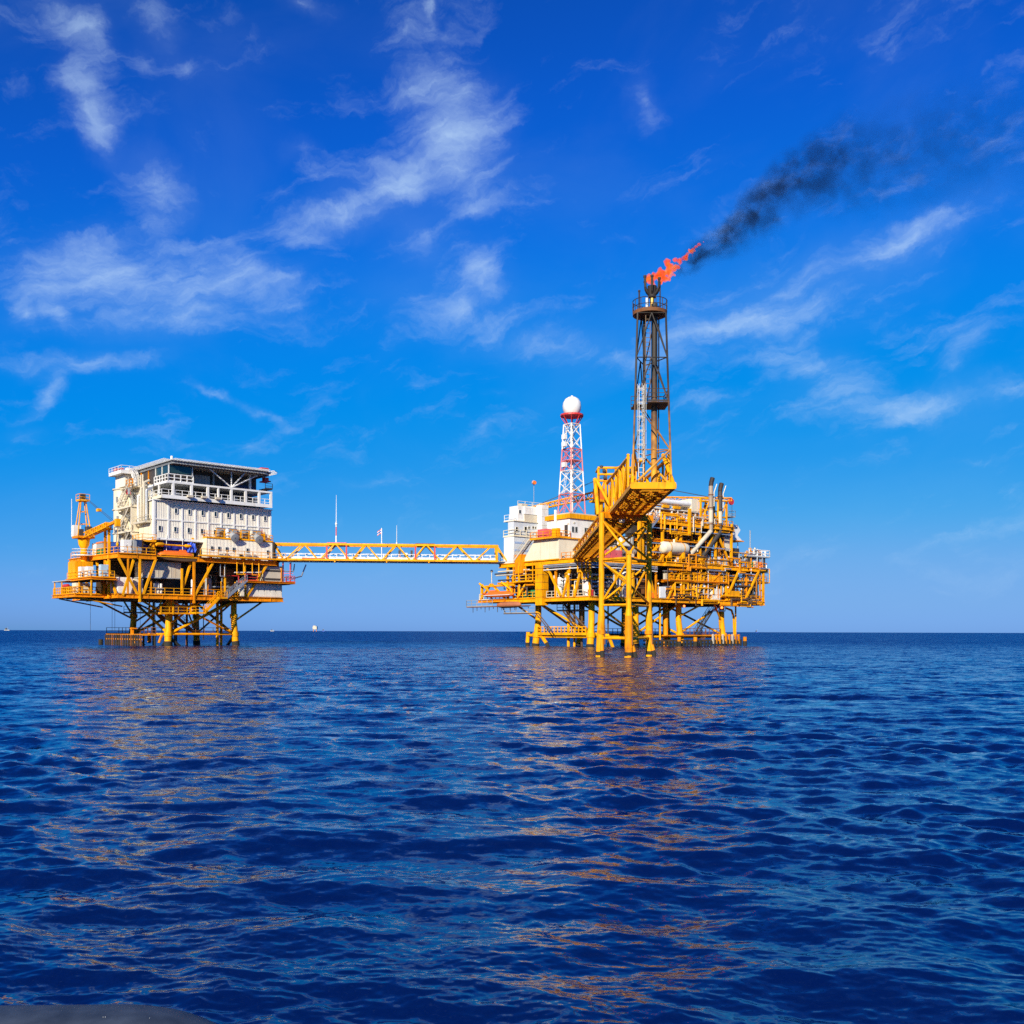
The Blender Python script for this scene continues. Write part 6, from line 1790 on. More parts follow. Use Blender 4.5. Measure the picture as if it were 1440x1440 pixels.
for k, (h0, h1, m_) in enumerate(((0, 0.18, RED), (0.18, 0.36, WHT), (0.36, 0.72, BLU), (0.72, 0.9, WHT), (0.9, 1.08, RED))):
    vs, fs = [], []
    for i in range(9):
        a = i / 8
        for z in (h0, h1):
            vs.append((20.15 - a * 0.75, -1.0 + 0.1 * math.sin(a * 7), 21.2 - z * 0.75 - a * 0.55))
    fs = [(2 * i, 2 * i + 2, 2 * i + 3, 2 * i + 1) for i in range(8)]
    MB()._add(vs, fs).build('flag_stripe', m_, t, smooth=True)
t = thing('aerial', 'slender pale aerial standing on the middle of the footbridge', 'aerial', FB, (22.9, -0.8, Zt))
MB().lathe((22.9, -0.8, Zt + 0.17), [(0.02, 0), (0.14, 0), (0.14, 0.3), (0.02, 0.35)], 8).build('base', WHT, t)
MB().tube((22.9, -0.8, Zt + 0.4), (22.9, -0.8, Zt + 3.6), 0.06, 6, r2=0.03).build('whip', PAN, t)
for (x, lab, n_) in ((23.4, 'dark survey tripod with red legs on the footbridge', 'tripod'), (25.6, 'black upright instrument stand on the footbridge, rightmost of the three', 'instrument_stand')):
    t = thing(n_, lab, n_.replace('_', ' '), FB, (x, -0.2, Zb))
    for s in ((-0.4, -0.3), (0.4, -0.3), (0, 0.4)):
        MB().tube((x + s[0], -0.2 + s[1], Zb + 0.02), (x, -0.2, Zb + 1.3), 0.06, 6).build('leg', PINK if n_ == 'tripod' else DRK, t)
    MB().box(x - 0.2, x + 0.2, -0.4, 0.0, Zb + 1.2, Zb + 1.9).build('head', DRK, t)
t = thing('generator', 'small black generator with white tank on the footbridge walkway', 'generator', FB, (24.6, -0.2, Zb))
MB().box(24.2, 25.0, -0.5, 0.1, Zb + 0.05, Zb + 0.55).build('frame', DRK, t)
MB().box(24.25, 24.95, -0.45, 0.05, Zb + 0.6, Zb + 1.15).build('engine', DRK, t)
MB().hlathe((24.3, -0.2, Zb + 1.25), (24.9, -0.2, Zb + 1.25), [(0.02, 0), (0.2, 0.05), (0.2, 0.55), (0.02, 0.6)], 10).build('tank', WHT, t, smooth=True)

# ================================================================== flare support jacket (three legs standing in the sea)
FJ = thing('flare_jacket', 'three-legged yellow jacket standing in the sea under the flare bridge', 'flare support', FW, (12, 103, 0))
JL = [(9.25, 103.0), (14.65, 106.5), (11.75, 100.2)]
tops_ = (14.9, 14.9, 10.6)
for (x, y), zt in zip(JL, tops_):
    big = zt > 12
    lx = MB().tube((x, y, 4.9), (x, y, zt), 0.29 if big else 0.27, 14).tube((x, y, 4.9), (x, y, 4.2), 0.29, 14, r2=0.38).build('leg', YEL, FJ, smooth=True)
    out = Vector((x - 11.9, y - 103.2, 0)).normalized()
    b = Vector((x, y, 4.2)) + out * 0.0
    c = Vector((x, y, 0.9)) + out * 0.15
    lw = MB().tube(b, c, 0.38, 14, r2=0.42).tube(c, c + Vector((0, 0, -6)) + out * 0.3, 0.40, 14).build('pile_sleeve', ORG_ if not big else YEL, FJ, smooth=True)
    MB().tube(c - Vector((0, 0, 0.35)), c + Vector((0, 0, -6)), 0.435, 14).build('marine_growth', GROW, lw, smooth=True)
    MB().tube((c.x - 0.02, c.y, 0.15), (c.x - 0.02, c.y, -0.12), 0.445, 14).build('growth_band', YEL, lw, smooth=True)
    s = Vector((-out.y, out.x, 0)) * (0.55 if x < 14 else -0.55)
    p0 = Vector((x, y, 2.3))
    p1 = p0 + s * 1.0 + Vector((0, 0, -1.7))
    MB().tube(p0, p1, 0.22, 10).build('splay_pile', ORG_, FJ, smooth=True)
    MB().tube(p1, p1 + s * 0.8 + Vector((0, 0, -2.2)), 0.24, 10).build('marine_growth', GROW, FJ, smooth=True)
    rk = MB()
    MB().tube((x, y, 2.35), (x, y, 2.75), 0.46, 14).build('clamp', ORG_, FJ, smooth=True)
A, B, M = [Vector((x, y, 0)) for x, y in JL]
for z, r in ((10.05, 0.13), (5.35, 0.11), (1.95, 0.16)):
    for (p, q) in ((A, M), (M, B), (A, B)):
        MB().tube(Z(p, z), Z(q, z), r, 10).build('horizontal_brace', YEL, FJ, smooth=True)
for (p, z0, q, z1) in ((A, 5.6, M, 9.9), (M, 7.7, A, 9.8), (A, 9.9, B, 5.6), (B, 5.6, M, 7.4), (A, 5.6, B, 9.9), (M, 10.4, A, 14.2), (M, 10.4, B, 14.2), (A, 10.3, B, 14.2), (B, 10.3, A, 14.2), (M, 5.6, B, 9.9)):
    MB().tube(Z(p, z0), Z(q, z1), 0.12, 9).build('diagonal_brace', YEL, FJ, smooth=True)
MB().bar(Z(A, 14.7) + Vector((-0.2, 0, 0)), Z(B, 14.7) + Vector((0.3, 0, 0)), 0.5, 0.62).build('cap_beam', ORG_, FJ)
MB().box(11.5, 12.0, 99.9, 100.5, 10.4, 10.75).build('leg_cap', YEL, FJ)
MB().lathe((11.5, 104.4, 14.0), [(0.18, 0), (0.28, 0.15), (0.3, 0.4)], 14).build('funnel', CRM, FJ, smooth=True)
for (x, y) in JL:
    MB().bar((x + 0.3, y - 0.42, 1.3), (x + 0.3, y - 0.42, 3.3), 0.12, 0.2).build('anode', RUST, FJ)

# ================================================================== flare bridge (runs from the platform over the jacket and out)
FBR = thing('flare_bridge', 'yellow truss bridge running out to the flare, seen from below', 'bridge', FW, (12, 104, 15))
x0, x1, y0, y1 = 10.25, 13.85, 85.0, 167.0
zb, zt = 15.05, 18.0
YJ = 108.6                       # tall truss from the tip back to here, low side girders beyond
for x in (x0, x1):
    MB().box(x - 0.17, x + 0.17, y0, y1, zb - 0.17, zb + 0.2).build('bottom_chord', YEL, FBR)
    MB().tube((x, y0 + 3.2, zt), (x, YJ, zt + 0.7), 0.17, 10).build('top_chord', YEL, FBR, smooth=True)
    MB().box(x - 0.12, x + 0.12, YJ, y1, zb + 1.1, zb + 1.32).build('top_chord', YEL, FBR)
    y = y0 + 3.2
    k = 0
    while y < YJ - 2:
        a, b = (zb, zt + 0.3) if k % 2 else (zt + 0.3, zb)
        MB().tube((x, y, a), (x, y + 3.5, b), 0.14, 9).build('diagonal', YEL, FBR, smooth=True)
        MB().box(x - 0.09, x + 0.09, y - 0.09, y + 0.09, zb, zt + 0.2).build('vertical', YEL, FBR)
        y += 3.5
        k += 1
    y = YJ
    while y < y1 - 3:
        MB().bar((x, y, zb + (1.2 if k % 2 else 0.1)), (x, y + 3.0, zb + (0.1 if k % 2 else 1.2)), 0.14, 0.14).build('diagonal', YEL, FBR)
        y += 3.0
        k += 1
    MB().tube((x, y0 + 0.1, zb), (x + (0.5 if x == x0 else -0.5), y0 + 3.3, zt + 0.3), 0.17, 9).build('end_strut', YEL, FBR, smooth=True)
y = y0 + 0.05
k = 0
while y < y1:
    MB().ibeam((x0 + 0.17, y, zb - 0.02), (x1 - 0.17, y, zb - 0.02), 0.14, 0.3, 0.04).build('cross_beam', YEL if k % 3 else ORG_, FBR)
    if k % 2 == 0:
        MB().bar((x0 + 0.2, y, zb), (x1 - 0.2, y + 2.0, zb), 0.1, 0.1).build('wind_brace', ORG_, FBR)
    y += 1.0
    k += 1
y = y0 + 0.3
while y < y1:
    MB().box(x0 + 0.2, x1 - 0.2, y, y + 0.09, zb + 0.21, zb + 0.25).build('floor_slat', YEL, FBR)
    y += 1.0
MB().box(x0 - 0.1, x1 + 0.1, y0 - 0.12, y0 + 0.12, zb - 0.25, zb + 0.32).build('end_beam', YEL, FBR)
for (xx, r, m_) in ((11.2, 0.1, ORG_), (12.6, 0.2, YEL)):
    MB().tube((xx, y0 + 4, zb + 0.55), (xx, y1, zb + 0.55), r, 10).build('gas_pipe', m_, FBR, smooth=True)
MB().rails([(x0 + 0.35, y0 + 0.4, zb + 0.2), (x0 + 0.35, y1, zb + 0.2)], step=2.0).build('railing', YEL, FBR)
MB().rails([(x1 - 0.35, y0 + 0.4, zb + 0.2), (x1 - 0.35, y1, zb + 0.2)], step=2.0).build('railing', YEL, FBR)
# portal frame where the bridge passes over the jacket
PF = thing('portal_frame', 'squat yellow portal frame of pipe loops above the flare jacket', 'portal frame', FW, (11.3, 107, 15))
for x in (9.3, 10.1, 11.2, 12.0, 13.2):
    MB().tube((x, 107.6, 15.2), (x, 107.6, 20.3), 0.15, 9).build('post', YEL, PF, smooth=True)
for x in (11.5, 11.75):
    MB().tube((x, 107.2, 15.2), (x, 107.2, 20.4), 0.2, 10).build('standpipe', YEL, PF, smooth=True)
for z in (18.9, 19.6, 20.3):
    MB().tube((9.2, 107.5, z), (13.4, 107.5, z), 0.13, 9).build('cross_pipe', YEL, PF, smooth=True)
for z in (18.95, 20.2):
    MB().tube((9.25, 107.6, z), (9.25, 109.8, z), 0.12, 9).tube((13.3, 107.6, z), (13.3, 109.8, z), 0.12, 9).build('return_pipe', YEL, PF, smooth=True)
MB().tube((9.05, 105.0, 14.9), (8.85, 106.8, 19.0), 0.22, 10).build('raking_post', YEL, PF, smooth=True)
MB().tube((9.0, 106.4, 18.8), (10.6, 104.6, 15.2), 0.17, 10).build('raking_brace', YEL, PF, smooth=True)
MB().tube((10.6, 104.2, 15.2), (12.4, 96.0, 19.2), 0.2, 10).tube((11.2, 103.6, 15.2), (12.0, 98.5, 18.2), 0.18, 10).build('pipe_rake', YEL, PF, smooth=True)
for (x, z) in ((9.7, 19.95), (12.5, 19.9), (9.8, 19.2)):
    MB().hlathe((x, 107.3, z), (x + 0.35, 107.3, z), [(0.03, 0), (0.22, 0.02), (0.22, 0.33), (0.03, 0.35)], 10).build('valve_wheel', DRK, PF)
MB().lathe((9.6, 107.5, 20.3), [(0.02, 0), (0.22, 0), (0.22, 0.2), (0.02, 0.28)], 10).build('beacon', DRK, PF)
MB().box(10.4, 10.9, 106.6, 107.2, 16.9, 17.5).build('instrument_box', CRM, PF)

# ================================================================== flare tower
FT = thing('flare_tower', 'tall rust-blackened lattice flare tower with a six-pronged burner', 'flare tower', FW, (12.05, 87.5, 15.2))
tcx, tcy = 12.05, 87.6


def fgrad(z):
    return 'y' if z < 18.9 else 'm' if z < 24.5 else 'd'


# paint scorched from clean yellow at the foot to soot at the head
sc = bpy.data.materials.new('scorched_paint')
sc.use_nodes = True
nt = sc.node_tree
pb = nt.nodes['Principled BSDF']
g = nt.nodes.new('ShaderNodeNewGeometry')
sp = nt.nodes.new('ShaderNodeSeparateXYZ')
nt.links.new(g.outputs['Position'], sp.inputs[0])
nz = nt.nodes.new('ShaderNodeTexNoise')
nz.inputs['Scale'].default_value = 1.3
nz.inputs['Detail'].default_value = 6
nt.links.new(g.outputs['Position'], nz.inputs['Vector'])
ad = nt.nodes.new('ShaderNodeMath')
ad.operation = 'MULTIPLY_ADD'
nt.links.new(nz.outputs['Fac'], ad.inputs[0])
ad.inputs[1].default_value = 9.0
nt.links.new(sp.outputs[2], ad.inputs[2])
mr = nt.nodes.new('ShaderNodeMapRange')
mr.inputs[1].default_value = 18.5
mr.inputs[2].default_value = 29.5
nt.links.new(ad.outputs[0], mr.inputs[0])
rp = nt.nodes.new('ShaderNodeValToRGB')
els = rp.color_ramp.elements
els[0].position, els[0].color = 0.05, (0.86, 0.42, 0.01, 1)
els[1].position, els[1].color = 1.0, (0.02, 0.016, 0.013, 1)
for p_, c_ in ((0.28, (0.55, 0.24, 0.02, 1)), (0.48, (0.26, 0.12, 0.03, 1)), (0.72, (0.09, 0.045, 0.02, 1))):
    e = els.new(p_)
    e.color = c_
nt.links.new(mr.outputs[0], rp.inputs[0])
nt.links.new(rp.outputs[0], pb.inputs['Base Color'])
pb.inputs['Roughness'].default_value = 0.65


def fw(z):
    return 1.68 + (1.22 - 1.68) * (z - 15.2) / 15.2


levels = [15.2, 18.35, 22.5, 26.4, 30.3]
cs = ((-1, -1), (1, -1), (-0.2, 1.1))          # three legs
for a, b in zip(levels[:-1], levels[1:]):
    for k in range(3):
        s, s2 = cs[k], cs[(k + 1) % 3]
        wa, wb = fw(a), fw(b)
        pa, pb_ = (tcx + s[0] * wa, tcy + s[1] * wa, a), (tcx + s[0] * wb, tcy + s[1] * wb, b)
        qa, qb = (tcx + s2[0] * wa, tcy + s2[1] * wa, a), (tcx + s2[0] * wb, tcy + s2[1] * wb, b)
        MB().tube(pa, pb_, 0.09, 9).build('leg', sc, FT, smooth=True)
        if a > 18:
            mid = tuple((pa[i] + qa[i]) / 2 for i in range(3))
            if a in (22.5,) or a > 26:
                md = tuple((Vector(pa) + Vector(qa)) / 2)
                mu = tuple((Vector(pb_) + Vector(qb)) / 2)
                MB().tube(pa, mu, 0.055, 7).build('brace', sc, FT, smooth=True)
                MB().tube(qa, mu, 0.055, 7).build('brace', sc, FT, smooth=True)
            else:
                (MB().tube(pb_, qa, 0.055, 7) if k % 2 == 0 else MB().tube(pa, qb, 0.055, 7)).build('brace', sc, FT, smooth=True)
        else:
            MB().tube(pa, qb, 0.1, 7).build('brace', sc, FT, smooth=True)
        MB().tube(pb_, qb, 0.05, 7).build('ring_beam', sc, FT, smooth=True)
MB().tube((tcx + 0.38, tcy - 0.2, 15.2), (tcx + 0.38, tcy - 0.2, 31.4), 0.27, 14).build('flare_riser', sc, FT, smooth=True)
MB().tube((tcx - 0.45, tcy + 0.3, 16.0), (tcx - 0.45, tcy + 0.3, 30.3), 0.12, 9).build('pilot_pipe', sc, FT, smooth=True)
MB().tube((tcx + 0.85, tcy + 0.4, 18.0), (tcx + 0.85, tcy + 0.4, 30.3), 0.06, 7).build('pilot_pipe', sc, FT, smooth=True)
# caged ladders: white below the mid platform, sooty above
def cage_ladder(cx_, cy_, z0, z1, m_, cage):
    l = MB()
    for s in (-0.2, 0.2):
        l.bar((cx_ + s, cy_, z0), (cx_ + s, cy_, z1), 0.06)
    z = z0
    while z < z1:
        l.bar((cx_ - 0.2, cy_, z), (cx_ + 0.2, cy_, z), 0.04)
        z += 0.4
    if cage:
        z = z0 + 1.5
        while z < z1:
            l.ring((cx_, cy_ - 0.35, z), 0.4, 0.035, 10, 5)
            z += 1.2
        for a in (200, 235, 270, 305, 340):
            x, y_ = cx_ + 0.4 * math.cos(R_(a)), cy_ - 0.35 + 0.4 * math.sin(R_(a))
            l.bar((x, y_, z0 + 1.5), (x, y_, z1), 0.03)
    l.build('caged_ladder', m_, FT)


cage_ladder(tcx - 0.95, tcy - 1.5, 16.0, 23.9, mat('ladder_white', (0.55, 0.55, 0.52), 0.5), True)
cage_ladder(tcx - 0.3, tcy - 1.0, 22.6, 30.4, mat('sooty_ladder', (0.14, 0.09, 0.05), 0.7), False)
w = fw(22.5)
MB().prism([(tcx - 0.3, tcy - w), (tcx + w + 0.1, tcy - w), (tcx + w + 0.1, tcy + w), (tcx - w, tcy + w), (tcx - w, tcy - 0.6), (tcx - 0.3, tcy - 0.6)], 22.45, 22.53).build('mid_platform', SOOT, FT)
MB().rails([(tcx - 0.3, tcy - w, 22.56), (tcx + w, tcy - w, 22.56), (tcx + w, tcy + w, 22.56), (tcx - w, tcy + w, 22.56)], r=0.025, step=0.8, mid=3).build('railing', SOOT, FT)
MB().lathe((tcx, tcy, 30.3), [(0.3, 0.0), (1.2, 0.0), (1.5, 0.12), (1.52, 0.42), (1.46, 0.42), (1.44, 0.2), (0.3, 0.2)], 28).build('top_platform', RUST, FT, smooth=True)
r_ = MB()
r_.ring((tcx, tcy, 31.65), 1.5, 0.035, 28, 5).ring((tcx, tcy, 31.1), 1.5, 0.03, 28, 5)
for i in range(14):
    a = 2 * math.pi * i / 14
    r_.bar((tcx + 1.5 * math.cos(a), tcy + 1.5 * math.sin(a), 30.7), (tcx + 1.5 * math.cos(a), tcy + 1.5 * math.sin(a), 31.65), 0.06)
r_.build('railing', SOOT, FT)
MB().tube((tcx + 0.2, tcy, 30.4), (tcx + 0.2, tcy, 31.2), 0.28, 12).build('riser_collar', RUST, FT, smooth=True)
MB().tube((tcx + 0.2, tcy, 31.2), (tcx + 0.2, tcy, 32.1), 0.2, 12).build('brass_throat', mat('brass_throat', (0.42, 0.26, 0.07), 0.4, metal=0.6), FT, smooth=True)
MB().tube((tcx + 0.2, tcy, 32.0), (tcx + 0.2, tcy, 33.0), 0.34, 12, r2=0.42).build('burner_hub', SOOT, FT, smooth=True)
for i in range(6):
    a = 2 * math.pi * (i + 0.35) / 6
    d = Vector((math.cos(a), math.sin(a), 0))
    c = Vector((tcx + 0.2, tcy, 0))
    pts = [Z(c, 32.2) + d * 0.2, Z(c, 32.5) + d * 0.5, Z(c, 32.85) + d * 0.68, Z(c, 33.8 - 0.12 * (i % 3)) + d * 0.72]
    MB().path(pts, 0.11, 9).tube(pts[-1] - Vector((0, 0, 0.1)), pts[-1] + Vector((0, 0, 0.06)), 0.145, 9).build('burner_arm', SOOT, FT, smooth=True)
MB().tube((tcx - 0.98, tcy - 0.3, 30.4), (tcx - 0.98, tcy - 0.3, 32.5), 0.075, 8).tube((tcx - 0.98, tcy - 0.3, 32.4), (tcx - 0.98, tcy - 0.3, 32.55), 0.11, 8).build('pilot_stack', SOOT, FT)
MB().tube((tcx + 0.85, tcy - 0.3, 30.4), (tcx + 0.85, tcy - 0.3, 33.3), 0.06, 8).build('pilot_stack', SOOT, FT)
MB().box(tcx - 0.45, tcx - 0.25, tcy - 0.6, tcy - 0.4, 30.4, 31.8).box(tcx - 0.72, tcx - 0.6, tcy - 0.5, tcy - 0.4, 30.4, 31.0).build('igniter_box', STEEL, FT)

# ================================================================== flame: billowing hull filled with glowing gas
FLM = thing('flame', 'orange flame streaming right from the flare burner', 'flame', FW, (12.25, 87.6, 33.5))
rf = random.Random(4)
P0 = Vector((12.2, 87.6, 33.55))
path = [(0.0, 0.0, 0.42), (0.35, 0.18, 0.5), (0.8, 0.45, 0.5), (1.25, 0.85, 0.46), (1.7, 1.15, 0.5), (2.15, 1.35, 0.42), (2.6, 1.7, 0.32), (2.95, 2.1, 0.3), (3.4, 2.35, 0.3), (3.8, 2.75, 0.24), (4.2, 3.05, 0.16), (4.55, 3.4, 0.08)]
mball = bpy.data.meshes.new('flame_seed')
fm = MB()
pts = []
for (dx, dz, r) in path:
    for k in range(5):
        q = P0 + Vector((dx + rf.uniform(-0.7, 0.7) * r, rf.uniform(-0.8, 0.8) * r, dz + rf.uniform(-0.7, 0.8) * r))
        pts.append((q, r * rf.uniform(0.35, 0.75)))
for (dx, dz, r) in ((1.1, 0.15, 0.34), (1.55, 0.25, 0.3), (1.9, 0.45, 0.2), (-0.45, 0.05, 0.22), (0.2, -0.35, 0.2), (0.75, -0.1, 0.28), (-0.2, 0.2, 0.3)):
    for k in range(4):
        pts.append((P0 + Vector((dx + rf.uniform(-0.5, 0.5) * r, rf.uniform(-1, 1) * r, dz + rf.uniform(-0.5, 0.5) * r)), r * rf.uniform(0.5, 0.8)))
for q, r in pts:
    fm.ball(q, r, 10, 7, sz=1.0)
fo = fm.build('flame_body', None, FLM) if False else None
me = bpy.data.meshes.new('flame_body')
me.from_pydata([(x - 12.25, y - 87.6, z - 33.5) for x, y, z in fm.v], [], fm.f)
fo = bpy.data.objects.new('flame_body', me)
col.objects.link(fo)
fo.parent = FLM
md = fo.modifiers.new('remesh', 'REMESH')
md.mode = 'VOXEL'
md.voxel_size = 0.055
tx = bpy.data.textures.new('flame_lick', 'CLOUDS')
tx.noise_scale = 0.38
tx.noise_depth = 3
md = fo.modifiers.new('lick', 'DISPLACE')
md.texture = tx
md.strength = 0.42
md.mid_level = 0.55
fmm = bpy.data.materials.new('burning_gas')
fmm.use_nodes = True
nt = fmm.node_tree
nt.nodes.clear()
out = nt.nodes.new('ShaderNodeOutputMaterial')
g = nt.nodes.new('ShaderNodeNewGeometry')
nz = nt.nodes.new('ShaderNodeTexNoise')
nz.inputs['Scale'].default_value = 1.7
nz.inputs['Detail'].default_value = 5
nz.inputs['Roughness'].default_value = 0.62
nz.inputs['Distortion'].default_value = 0.7
nt.links.new(g.outputs['Position'], nz.inputs['Vector'])
rp = nt.nodes.new('ShaderNodeValToRGB')
els = rp.color_ramp.elements
els[0].position, els[0].color = 0.30, (0.6, 0.03, 0.003, 1)
els[1].position, els[1].color = 0.74, (1.0, 0.58, 0.16, 1)
for p_, c_ in ((0.42, (0.95, 0.075, 0.008, 1)), (0.55, (1.0, 0.16, 0.02, 1)), (0.65, (1.0, 0.30, 0.04, 1))):
    e = els.new(p_)
    e.color = c_
nt.links.new(nz.outputs['Fac'], rp.inputs[0])
em = nt.nodes.new('ShaderNodeEmission')
nt.links.new(rp.outputs[0], em.inputs[0])
em.inputs[1].default_value = 4.6
ab = nt.nodes.new('ShaderNodeVolumeAbsorption')
ab.inputs[0].default_value = (0, 0, 0, 1)
ab.inputs[1].default_value = 5.0
av = nt.nodes.new('ShaderNodeAddShader')
nt.links.new(em.outputs[0], av.inputs[0])
nt.links.new(ab.outputs[0], av.inputs[1])
nt.links.new(av.outputs[0], out.inputs['Volume'])
fmm.cycles.volume_step_rate = 0.6 if hasattr(fmm, 'cycles') and hasattr(fmm.cycles, 'volume_step_rate') else 1.0
me.materials.append(fmm)

# ================================================================== smoke plume: soft volume drifting right and up
SMK = MB()
sx0, sx1, sy0, sy1, sz0, sz1 = 13.6, 49.0, 81.5, 93.7, 32.0, 55.0
SMO = thing('smoke_plume', 'dark smoke plume drifting to the upper right from the flame', 'smoke', FW, (13.6, 87.6, 34.0))
so = MB().box(sx0, sx1, sy0, sy1, sz0, sz1).build('smoke_volume', None, SMO) if False else None
vm = bpy.data.materials.new('soot_smoke')
vm.use_nodes = True
nt = vm.node_tree
nt.nodes.clear()


def vn(t, **kw):
    n = nt.nodes.new(t)
    for k_, v_ in kw.items():
        setattr(n, k_, v_)
    return n


def vmath(op, a, b=None, c=None):
    n = vn('ShaderNodeMath', operation=op)
    for i, x in enumerate((a, b, c)):
        if x is None:
            continue
        if isinstance(x, (int, float)):
            n.inputs[i].default_value = x
        else:
            nt.links.new(x, n.inputs[i])
    return n.outputs[0]


out = vn('ShaderNodeOutputMaterial')
g = vn('ShaderNodeNewGeometry')
wn_ = vn('ShaderNodeTexNoise')
wn_.inputs['Scale'].default_value = 0.28
wn_.inputs['Detail'].default_value = 4
nt.links.new(g.outputs['Position'], wn_.inputs['Vector'])
sub = vn('ShaderNodeVectorMath', operation='SUBTRACT')
sub.inputs[1].default_value = (0.5, 0.5, 0.5)
nt.links.new(wn_.outputs['Color'], sub.inputs[0])
scl = vn('ShaderNodeVectorMath', operation='MULTIPLY')
scl.inputs[1].default_value = (3.2, 3.0, 3.2)
nt.links.new(sub.outputs[0], scl.inputs[0])
add = vn('ShaderNodeVectorMath', operation='ADD')
nt.links.new(g.outputs['Position'], add.inputs[0])
nt.links.new(scl.outputs[0], add.inputs[1])
sp = vn('ShaderNodeSeparateXYZ')
nt.links.new(add.outputs[0], sp.inputs[0])
s_ = vmath('SUBTRACT', sp.outputs[0], 13.8)                       # distance downwind
s_ = vmath('MAXIMUM', s_, 0.0)
# centre line rises steeply at first, then levels; plume widens


def vcurve(x, pts):
    n_ = vn('ShaderNodeFloatCurve')
    cv_ = n_.mapping.curves[0]
    cv_.points[0].location = pts[0]
    cv_.points[1].location = pts[-1]
    for p_ in pts[1:-1]:
        cv_.points.new(*p_)
    n_.mapping.update()
    nt.links.new(x, n_.inputs[1])
    return n_.outputs[0]


sn = vmath('DIVIDE', s_, 34.0)
cz = vmath('ADD', 33.9, vmath('MULTIPLY', vcurve(sn, ((0, 0.02), (0.11, 0.18), (0.2, 0.36), (0.3, 0.56), (0.385, 0.66), (0.66, 0.78), (0.92, 0.87), (1, 0.9))), 14.0))
rad = vmath('MULTIPLY', vcurve(sn, ((0, 0.10), (0.11, 0.34), (0.2, 0.5), (0.385, 0.66), (0.66, 0.95), (1, 1.0))), 5.4)
dz = vmath('DIVIDE', vmath('SUBTRACT', sp.outputs[2], cz), rad)
dy = vmath('DIVIDE', vmath('SUBTRACT', sp.outputs[1], 87.6), vmath('MULTIPLY', rad, 0.85))
dist = vmath('SQRT', vmath('ADD', vmath('MULTIPLY', dz, dz), vmath('MULTIPLY', dy, dy)))
prof = vn('ShaderNodeMapRange', interpolation_type='SMOOTHSTEP')
for i_, v_ in enumerate((0.15, 1.25, 1.0, 0.0)):
    prof.inputs[i_ + 1].default_value = v_
nt.links.new(dist, prof.inputs[0])
n1 = vn('ShaderNodeTexNoise')
n1.inputs['Scale'].default_value = 0.62
n1.inputs['Detail'].default_value = 5
n1.inputs['Roughness'].default_value = 0.6
nt.links.new(add.outputs[0], n1.inputs['Vector'])
pf = vn('ShaderNodeMapRange', interpolation_type='SMOOTHSTEP')
for i_, v_ in enumerate((0.40, 0.66, 0.05, 1.0)):
    pf.inputs[i_ + 1].default_value = v_
nt.links.new(n1.outputs['Fac'], pf.inputs[0])
fall = vmath('MULTIPLY', vcurve(sn, ((0, 0.9), (0.11, 0.66), (0.2, 0.44), (0.3, 0.36), (0.40, 0.26), (0.5, 0.10), (0.66, 0.06), (1, 0.045))), 1.75)
st0 = vn('ShaderNodeMapRange', interpolation_type='SMOOTHSTEP')
for i_, v_ in enumerate((0.0, 1.2, 0.0, 1.0)):
    st0.inputs[i_ + 1].default_value = v_
nt.links.new(s_, st0.inputs[0])
end = vn('ShaderNodeMapRange', interpolation_type='SMOOTHSTEP')
for i_, v_ in enumerate((26.0, 35.0, 1.0, 0.2)):
    end.inputs[i_ + 1].default_value = v_
nt.links.new(s_, end.inputs[0])
dens = vmath('MULTIPLY', vmath('MULTIPLY', prof.outputs[0], pf.outputs[0]), vmath('MULTIPLY', fall, vmath('MULTIPLY', st0.outputs[0], end.outputs[0])))
pv = vn('ShaderNodeVolumePrincipled')
pv.inputs['Color'].default_value = (0.03, 0.04, 0.06, 1)
pv.inputs['Anisotropy'].default_value = 0.2
nt.links.new(dens, pv.inputs['Density'])
nt.links.new(pv.outputs[0], out.inputs['Volume'])
MB().box(sx0, sx1, sy0, sy1, sz0, sz1).build('smoke_volume', vm, SMO)
scene.cycles.volume_step_rate = 1.0
scene.cycles.volume_max_steps = 128

# ================================================================== specks on the horizon
t = thing('offshore_platform', 'tiny pale platform on the horizon below the footbridge', 'oil platform', FW, (-790, 4000, 0))
MB().box(-799, -783, 3990, 4010, 9, 21).build('topside', BEI, t)
for x in (-797, -785):
    MB().tube((x, 3995, -2), (x, 3995, 9), 1.2, 6).build('leg', ORG_, t)
MB().box(-797, -788, 3992, 4006, 21, 24).build('upper_house', BEI, t)
for (px, w, h, lab) in ((455, 16, 7, 'faint blue ship on the horizon right of the tiny platform'), (10, 30, 9, 'faint ship on the horizon at the far left edge'), (1064, 14, 8, 'faint speck of a rig on the horizon right of the process platform'),
                        (383, 22, 5, 'faint ship on the horizon just right of the left platform')):
    Y = 5200.0
    X = (px - 720) / 1400 * Y
    t = thing('distant_ship', lab, 'ship', FW, (X, Y, 0))
    MB().side_prism([(X - w / 2, 4), (X - w / 2 + 2, -1), (X + w / 2 - 2, -1), (X + w / 2, 4)], 'y', Y - 4, Y + 4).build('hull', BLU if w < 20 else GRY, t)
    MB().box(X - w * 0.3, X - w * 0.05, Y - 3, Y + 3, 4, 4 + h).build('superstructure', DRK, t)
    MB().tube((X + w * 0.1, Y, 4), (X + w * 0.1, Y, 4 + h * 1.6), 0.6, 5).build('mast', GRY, t)

